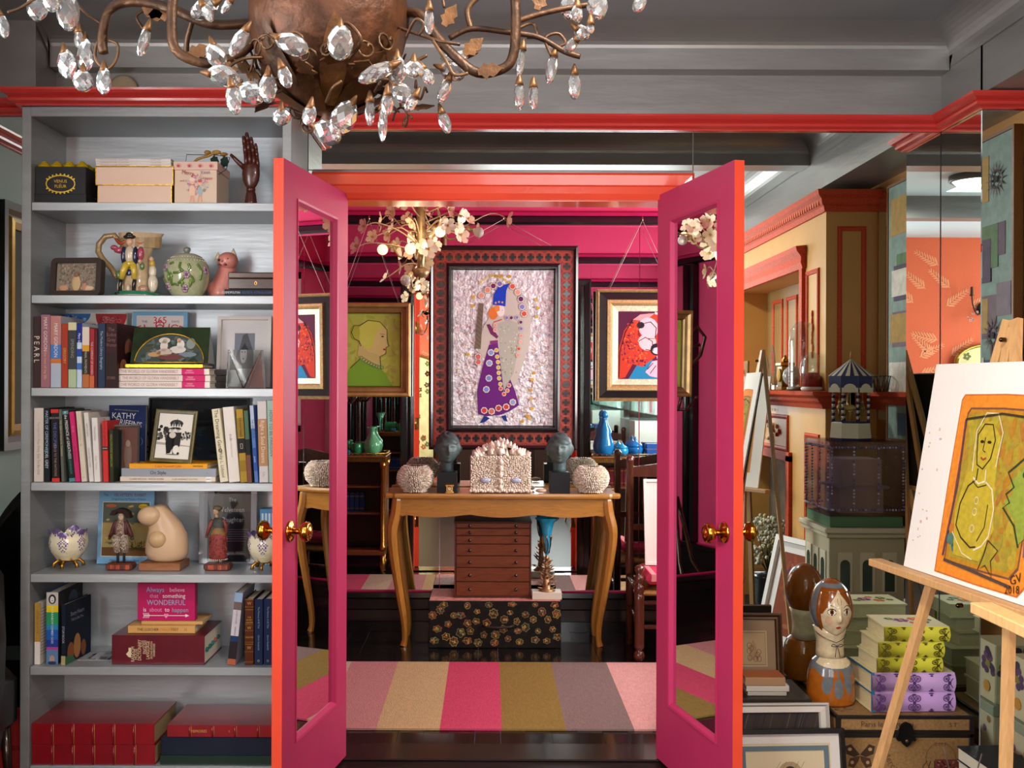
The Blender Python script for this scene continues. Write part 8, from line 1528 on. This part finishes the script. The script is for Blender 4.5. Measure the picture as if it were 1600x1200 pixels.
for x in (798, 276):   # candle cups
    m = MB(); m.lathe([(.004, -.012), (.022, -.004), (.03, .006), (.024, .012), (.012, .012)], '#4a3018', kp(x, 2, -.04), seg=12, flute=lambda a, j: .1*math.cos(6*a)); m.build('drip_cup', RUST, e)
cr = MB(); n = 8; rows = [(0.0, 1.0), (.42, .86), (.76, .58), (.96, .22), (1.0, -.1), (.92, -.42), (.7, -.72), (.36, -.93), (0.0, -1.0)]
vs = []; fs = []
for j, (r, z) in enumerate(rows):
    for i in range(n): a = 2*PI*(i+.5*(j % 2))/n; vs.append((r*math.cos(a), r*math.sin(a)*.6, z))
for j in range(len(rows)-1):
    for i in range(n):
        k = (i+1) % n; a, b, c, d = j*n+i, j*n+k, (j+1)*n+k, (j+1)*n+i
        fs += [(a, b, d), (b, c, d)] if j % 2 == 0 else [(a, b, c), (a, c, d)]
cr.add(vs, fs, '#f4f6f8'); c0 = None
cap = MB(); cap.lathe([(.0015, .012), (.004, .006), (.0065, -.002), (.008, -.008)], '#5e3e20', seg=8); k0 = None
drops = [(55, 12, 30, 46, 0), (108, 18, 32, 62, 0), (5, 42, 18, 40, 15), (103, 102, 28, 46, 10), (130, 88, 30, 52, 0), (130, 128, 28, 34, 0), (166, 128, 24, 42, 0), (232, 66, 15, 48, -15), (323, 15, 26, 46, -60), (378, 10, 14, 26, -30), (358, 88, 28, 38, 20), (372, 120, 28, 46, 80), (398, 66, 20, 46, -30), (477, 70, 28, 50, 65), (555, 67, 34, 50, 0), (390, 156, 20, 44, 10), (412, 146, 32, 40, 60), (442, 138, 24, 42, 0), (458, 183, 24, 26, 0), (556, 185, 34, 54, -30), (530, 208, 34, 42, 60), (508, 180, 20, 30, -10), (598, 175, 13, 40, 0), (618, 193, 15, 52, 0), (612, 114, 22, 56, -65), (640, 110, 26, 40, 0), (672, 108, 26, 24, 0), (712, 88, 20, 48, -80), (705, 112, 26, 40, 70), (697, 140, 17, 42, -20), (695, 190, 17, 38, 18), (645, 145, 26, 34, 40), (662, 160, 16, 30, -30), (692, 32, 13, 40, 0), (812, 96, 13, 50, -8), (813, 148, 16, 44, 0), (837, 150, 15, 40, 0), (860, 106, 16, 50, -10), (897, 132, 18, 44, 0), (912, 50, 20, 26, 50), (892, 70, 16, 30, -40), (885, 10, 28, 40, 0), (935, 8, 30, 42, 0), (929, 42, 12, 20, 0), (1003, 4, 20, 30, -20), (908, 20, 18, 28, 0), (628, 162, 16, 34, 0), (470, 120, 18, 34, 20), (345, 20, 16, 30, 30), (86, 0, 24, 40, 0), (120, 62, 16, 30, 0), (685, 118, 20, 30, 30)]
for i, (x, y, w_, h_, a) in enumerate(drops):
    d = random.uniform(-.06, .02) if abs(x-512) > 180 else random.uniform(-.17, -.125)
    M_ = T(*kp(512+(x-512)*(1+d/YC_), 600+(y-600)*(1+d/YC_), d)) @ R(-a, 'Y') @ R(random.uniform(-40, 40), 'Z')
    if c0 is None: o = c0 = cr.build('crystal_drop', CRYSTAL, e)
    else: o = c0.copy(); COL.objects.link(o)
    o.matrix_local = M_ @ Matrix.Diagonal((w_*.56/sc_, w_*.56/sc_, h_*.53/sc_, 1))
    if k0 is None: o = k0 = cap.build('drop_cap', RUST, e)
    else: o = k0.copy(); COL.objects.link(o)
    o.matrix_local = M_ @ T(0, 0, h_/2/sc_)
# ------------------------------------------------ small fixtures
m = MB(); m.lathe([(.052, 0), (.052, .014), (.042, .024), (.0, .026)], '#b0a488', seg=28, M=T(P(193, 0, WY).x, WY-.001, P(0, 143, WY).z) @ R(90, 'X')); tag(m.build('smoke_detector', MAT), 'round cream smoke detector on grey frieze above bookcase', 'detector')
e = thing('ceiling_lamp', 'round flush ceiling lamp with bright frosted glass', 'ceiling lamp', (.38, 1.3, CEIL)); m = MB(); m.lathe([(.15, -.001), (.15, -.03), (.135, -.04), (.13, -.03)], '#5c5a5c', seg=28, flute=lambda a, j: .01*math.cos(24*a)); m.build('rim', SAT, e); m = MB(); m.lathe([(.13, -.03), (.11, -.05), (.06, -.062), (.001, -.066)], '#fff4e4', seg=24); m.build('shade', mt('lit_frosted_glass', 0.4, flat='#fff6ea', emis=12.0), e)
cl_ = area('ceiling_lamp_glow', (.38, 1.3, CEIL-.075), (0, 0, 0), .24, .24, 42, (1.0, .93, .82))
# left wall picture and leather chair (seen in the left mirror)
e = picture('framed_picture', 'dark portrait in gold and black frame hanging on left wall', 'painting', LX+.006, 2.70, 1.10, .72, .97, [(0, 0), (0, .03), (.03, .03), (.05, .018), (.06, .03), (.075, .034), (.1, .022), (.102, .01)], ['#1c1a1a', '#1c1a1a', '#221f1e', '#a8803a', '#b8903f', '#8c6a30', '#6a4c24'], mt('black_gilt_frame', 0.3, metal=0.3, nscale=20, namt=0.2), lambda m, w, h, M: [m.box((-w/2, 0, -h/2), (w/2, .001, h/2), '#4a4644', M=M)]+[m.ell(random.uniform(-.4, .4)*w, random.uniform(-.4, .4)*h, .05, .03, -.0004-.00001*k, random.choice(['#54504c', '#3f3c3c', '#5c5854']), 8, M) for k in range(30)], (0, 0, PI/2))
wires(e, .72, .97, (0, .006, 1.19), None)
e = thing('leather_chair', 'black leather tub chair standing by the left wall', 'chair', (-1.72, 3.16, 0), (0, 0, PI)); BL = mt('black_leather', 0.32, coat=0.2, nscale=20, namt=0.2, bump=0.05, bscale=120)
m = MB(); m.box((-.15, -.2, .2), (.15, .16, .42), '#17181a', ch=.04); m.build('seat', BL, e); m = MB(); vs = []; fs = []; n = 22
for i in range(n+1):
    a = PI*1.15*i/n-PI*.075
    for r, z in ((.25, .1), (.30, .3), (.315, .7), (.30, .98), (.27, 1.0), (.255, .95), (.25, .4)): vs.append((-r*math.cos(a)*.5, r*math.sin(a)*.78-.02, z*(.8+.2*math.sin(a))))
for i in range(n):
    for j in range(6): fs.append((i*7+j, i*7+7+j, i*7+8+j, i*7+j+1))
m.add(vs, fs, '#17181a', True); m.build('backrest', BL, e)
for sx in (-1, 1):
    for sy in (-1, 1): m = MB(); m.tube([(sx*.12, sy*.14, .22), (sx*.13, sy*.15, .001)], [.018, .012], '#2a1c14'); m.build('leg', CHW, e)
e = thing('low_sideboard', 'low dark wooden sideboard standing below the added window behind the camera', 'sideboard', (.25, -.97, 0)); m = MB(); m.box((-.85, -.2, .08), (.85, .2, .66), '#2a1c16', ch=.006); m.build('body', WB, e); m = MB(); m.box((-.88, -.21, .66), (.88, .21, .69), '#342219', ch=.005); m.build('top', WB, e)
for sx in (-1, 0, 1): m = MB(); m.box((sx*.56-.26, .2, .12), (sx*.56+.26, .212, .62), '#33211a', ch=.004); d_ = m.build('door', WB, e); m = MB(); m.ball((sx*.56+.2, .225, .4), .012, '#b08a44', 10, 8); m.build('knob', BRASS, d_)
for sx in (-1, 1):
    for sy in (-1, 1): m = MB(); m.lathe([(.015, .001), (.03, .03), (.02, .08)], '#2a1c16', (sx*.78, sy*.15, 0), seg=10); m.build('foot', WB, e)
# gilt headboard-like screen and sconce on the coral wall behind
e = thing('gilt_screen', 'tall painted gold screen panel with arched top on coral wall', 'screen', (-.935, -1.185, .32), (0, 0, PI)); m = MB(); m.prism([(-.28, 0), (.28, 0), (.28, 1.25)]+arc(0, 1.25, .28, 0, 180, 14, .14)+[(-.28, 1.25)], -.03, 0, '#d2bd84'); m.build('panel', mt('painted_gold', 0.45, nscale=10, namt=0.2), e); m = MB(); m.tube([(x, -.03, z) for x, z in [(-.27, .01), (-.27, 1.25)]+arc(0, 1.25, .27, 180, 0, 14, .14)+[(.27, .01)]], .014, '#a8803a', seg=8); m.build('gilt_border', GOLD, e)
for k in range(26): m = MB(); x, z = random.uniform(-.2, .2), random.uniform(.08, 1.3); c = random.choice(['#8f4a2c', '#6a6a3a', '#a85a34', '#5a4a2c']); [m.ell(x+.02*math.cos(j*1.26), z+.02*math.sin(j*1.26), .016, .012, -.0312-.0001*j, c, 8, None, j) for j in range(5)]; m.build('painted_flower', PRINT, e)
e = thing('crystal_sconce', 'dark metal wall sconce hung with crystals on coral wall', 'sconce', (-.9, -1.195, 2.02), (0, 0, PI)); m = MB(); m.lathe([(.05, 0), (.05, .012), (.02, .02)], '#2a2420', seg=14, M=R(90, 'X'))
for sx in (-1, 0, 1): m.tube(spline([(0, -.02, 0), (sx*.08, -.08, -.06), (sx*.14, -.12, .02), (sx*.15, -.12, .1)], 4), .006, '#2a2420', seg=6); m.lathe([(.004, .09), (.02, .1), (.012, .11), (.01, .17)], '#3a332c', (sx*.15, -.12, 0), seg=8)
m.build('arms', SAT, e); m = MB()
for k in range(20): m.ball((random.uniform(-.17, .17), -.11+random.uniform(-.03, .03), random.uniform(-.12, .1)), (.009, .006, .014), '#eef2f4', 6, 4, smooth=False)
m.build('crystals', CRYSTAL, e)['kind'] = 'stuff'
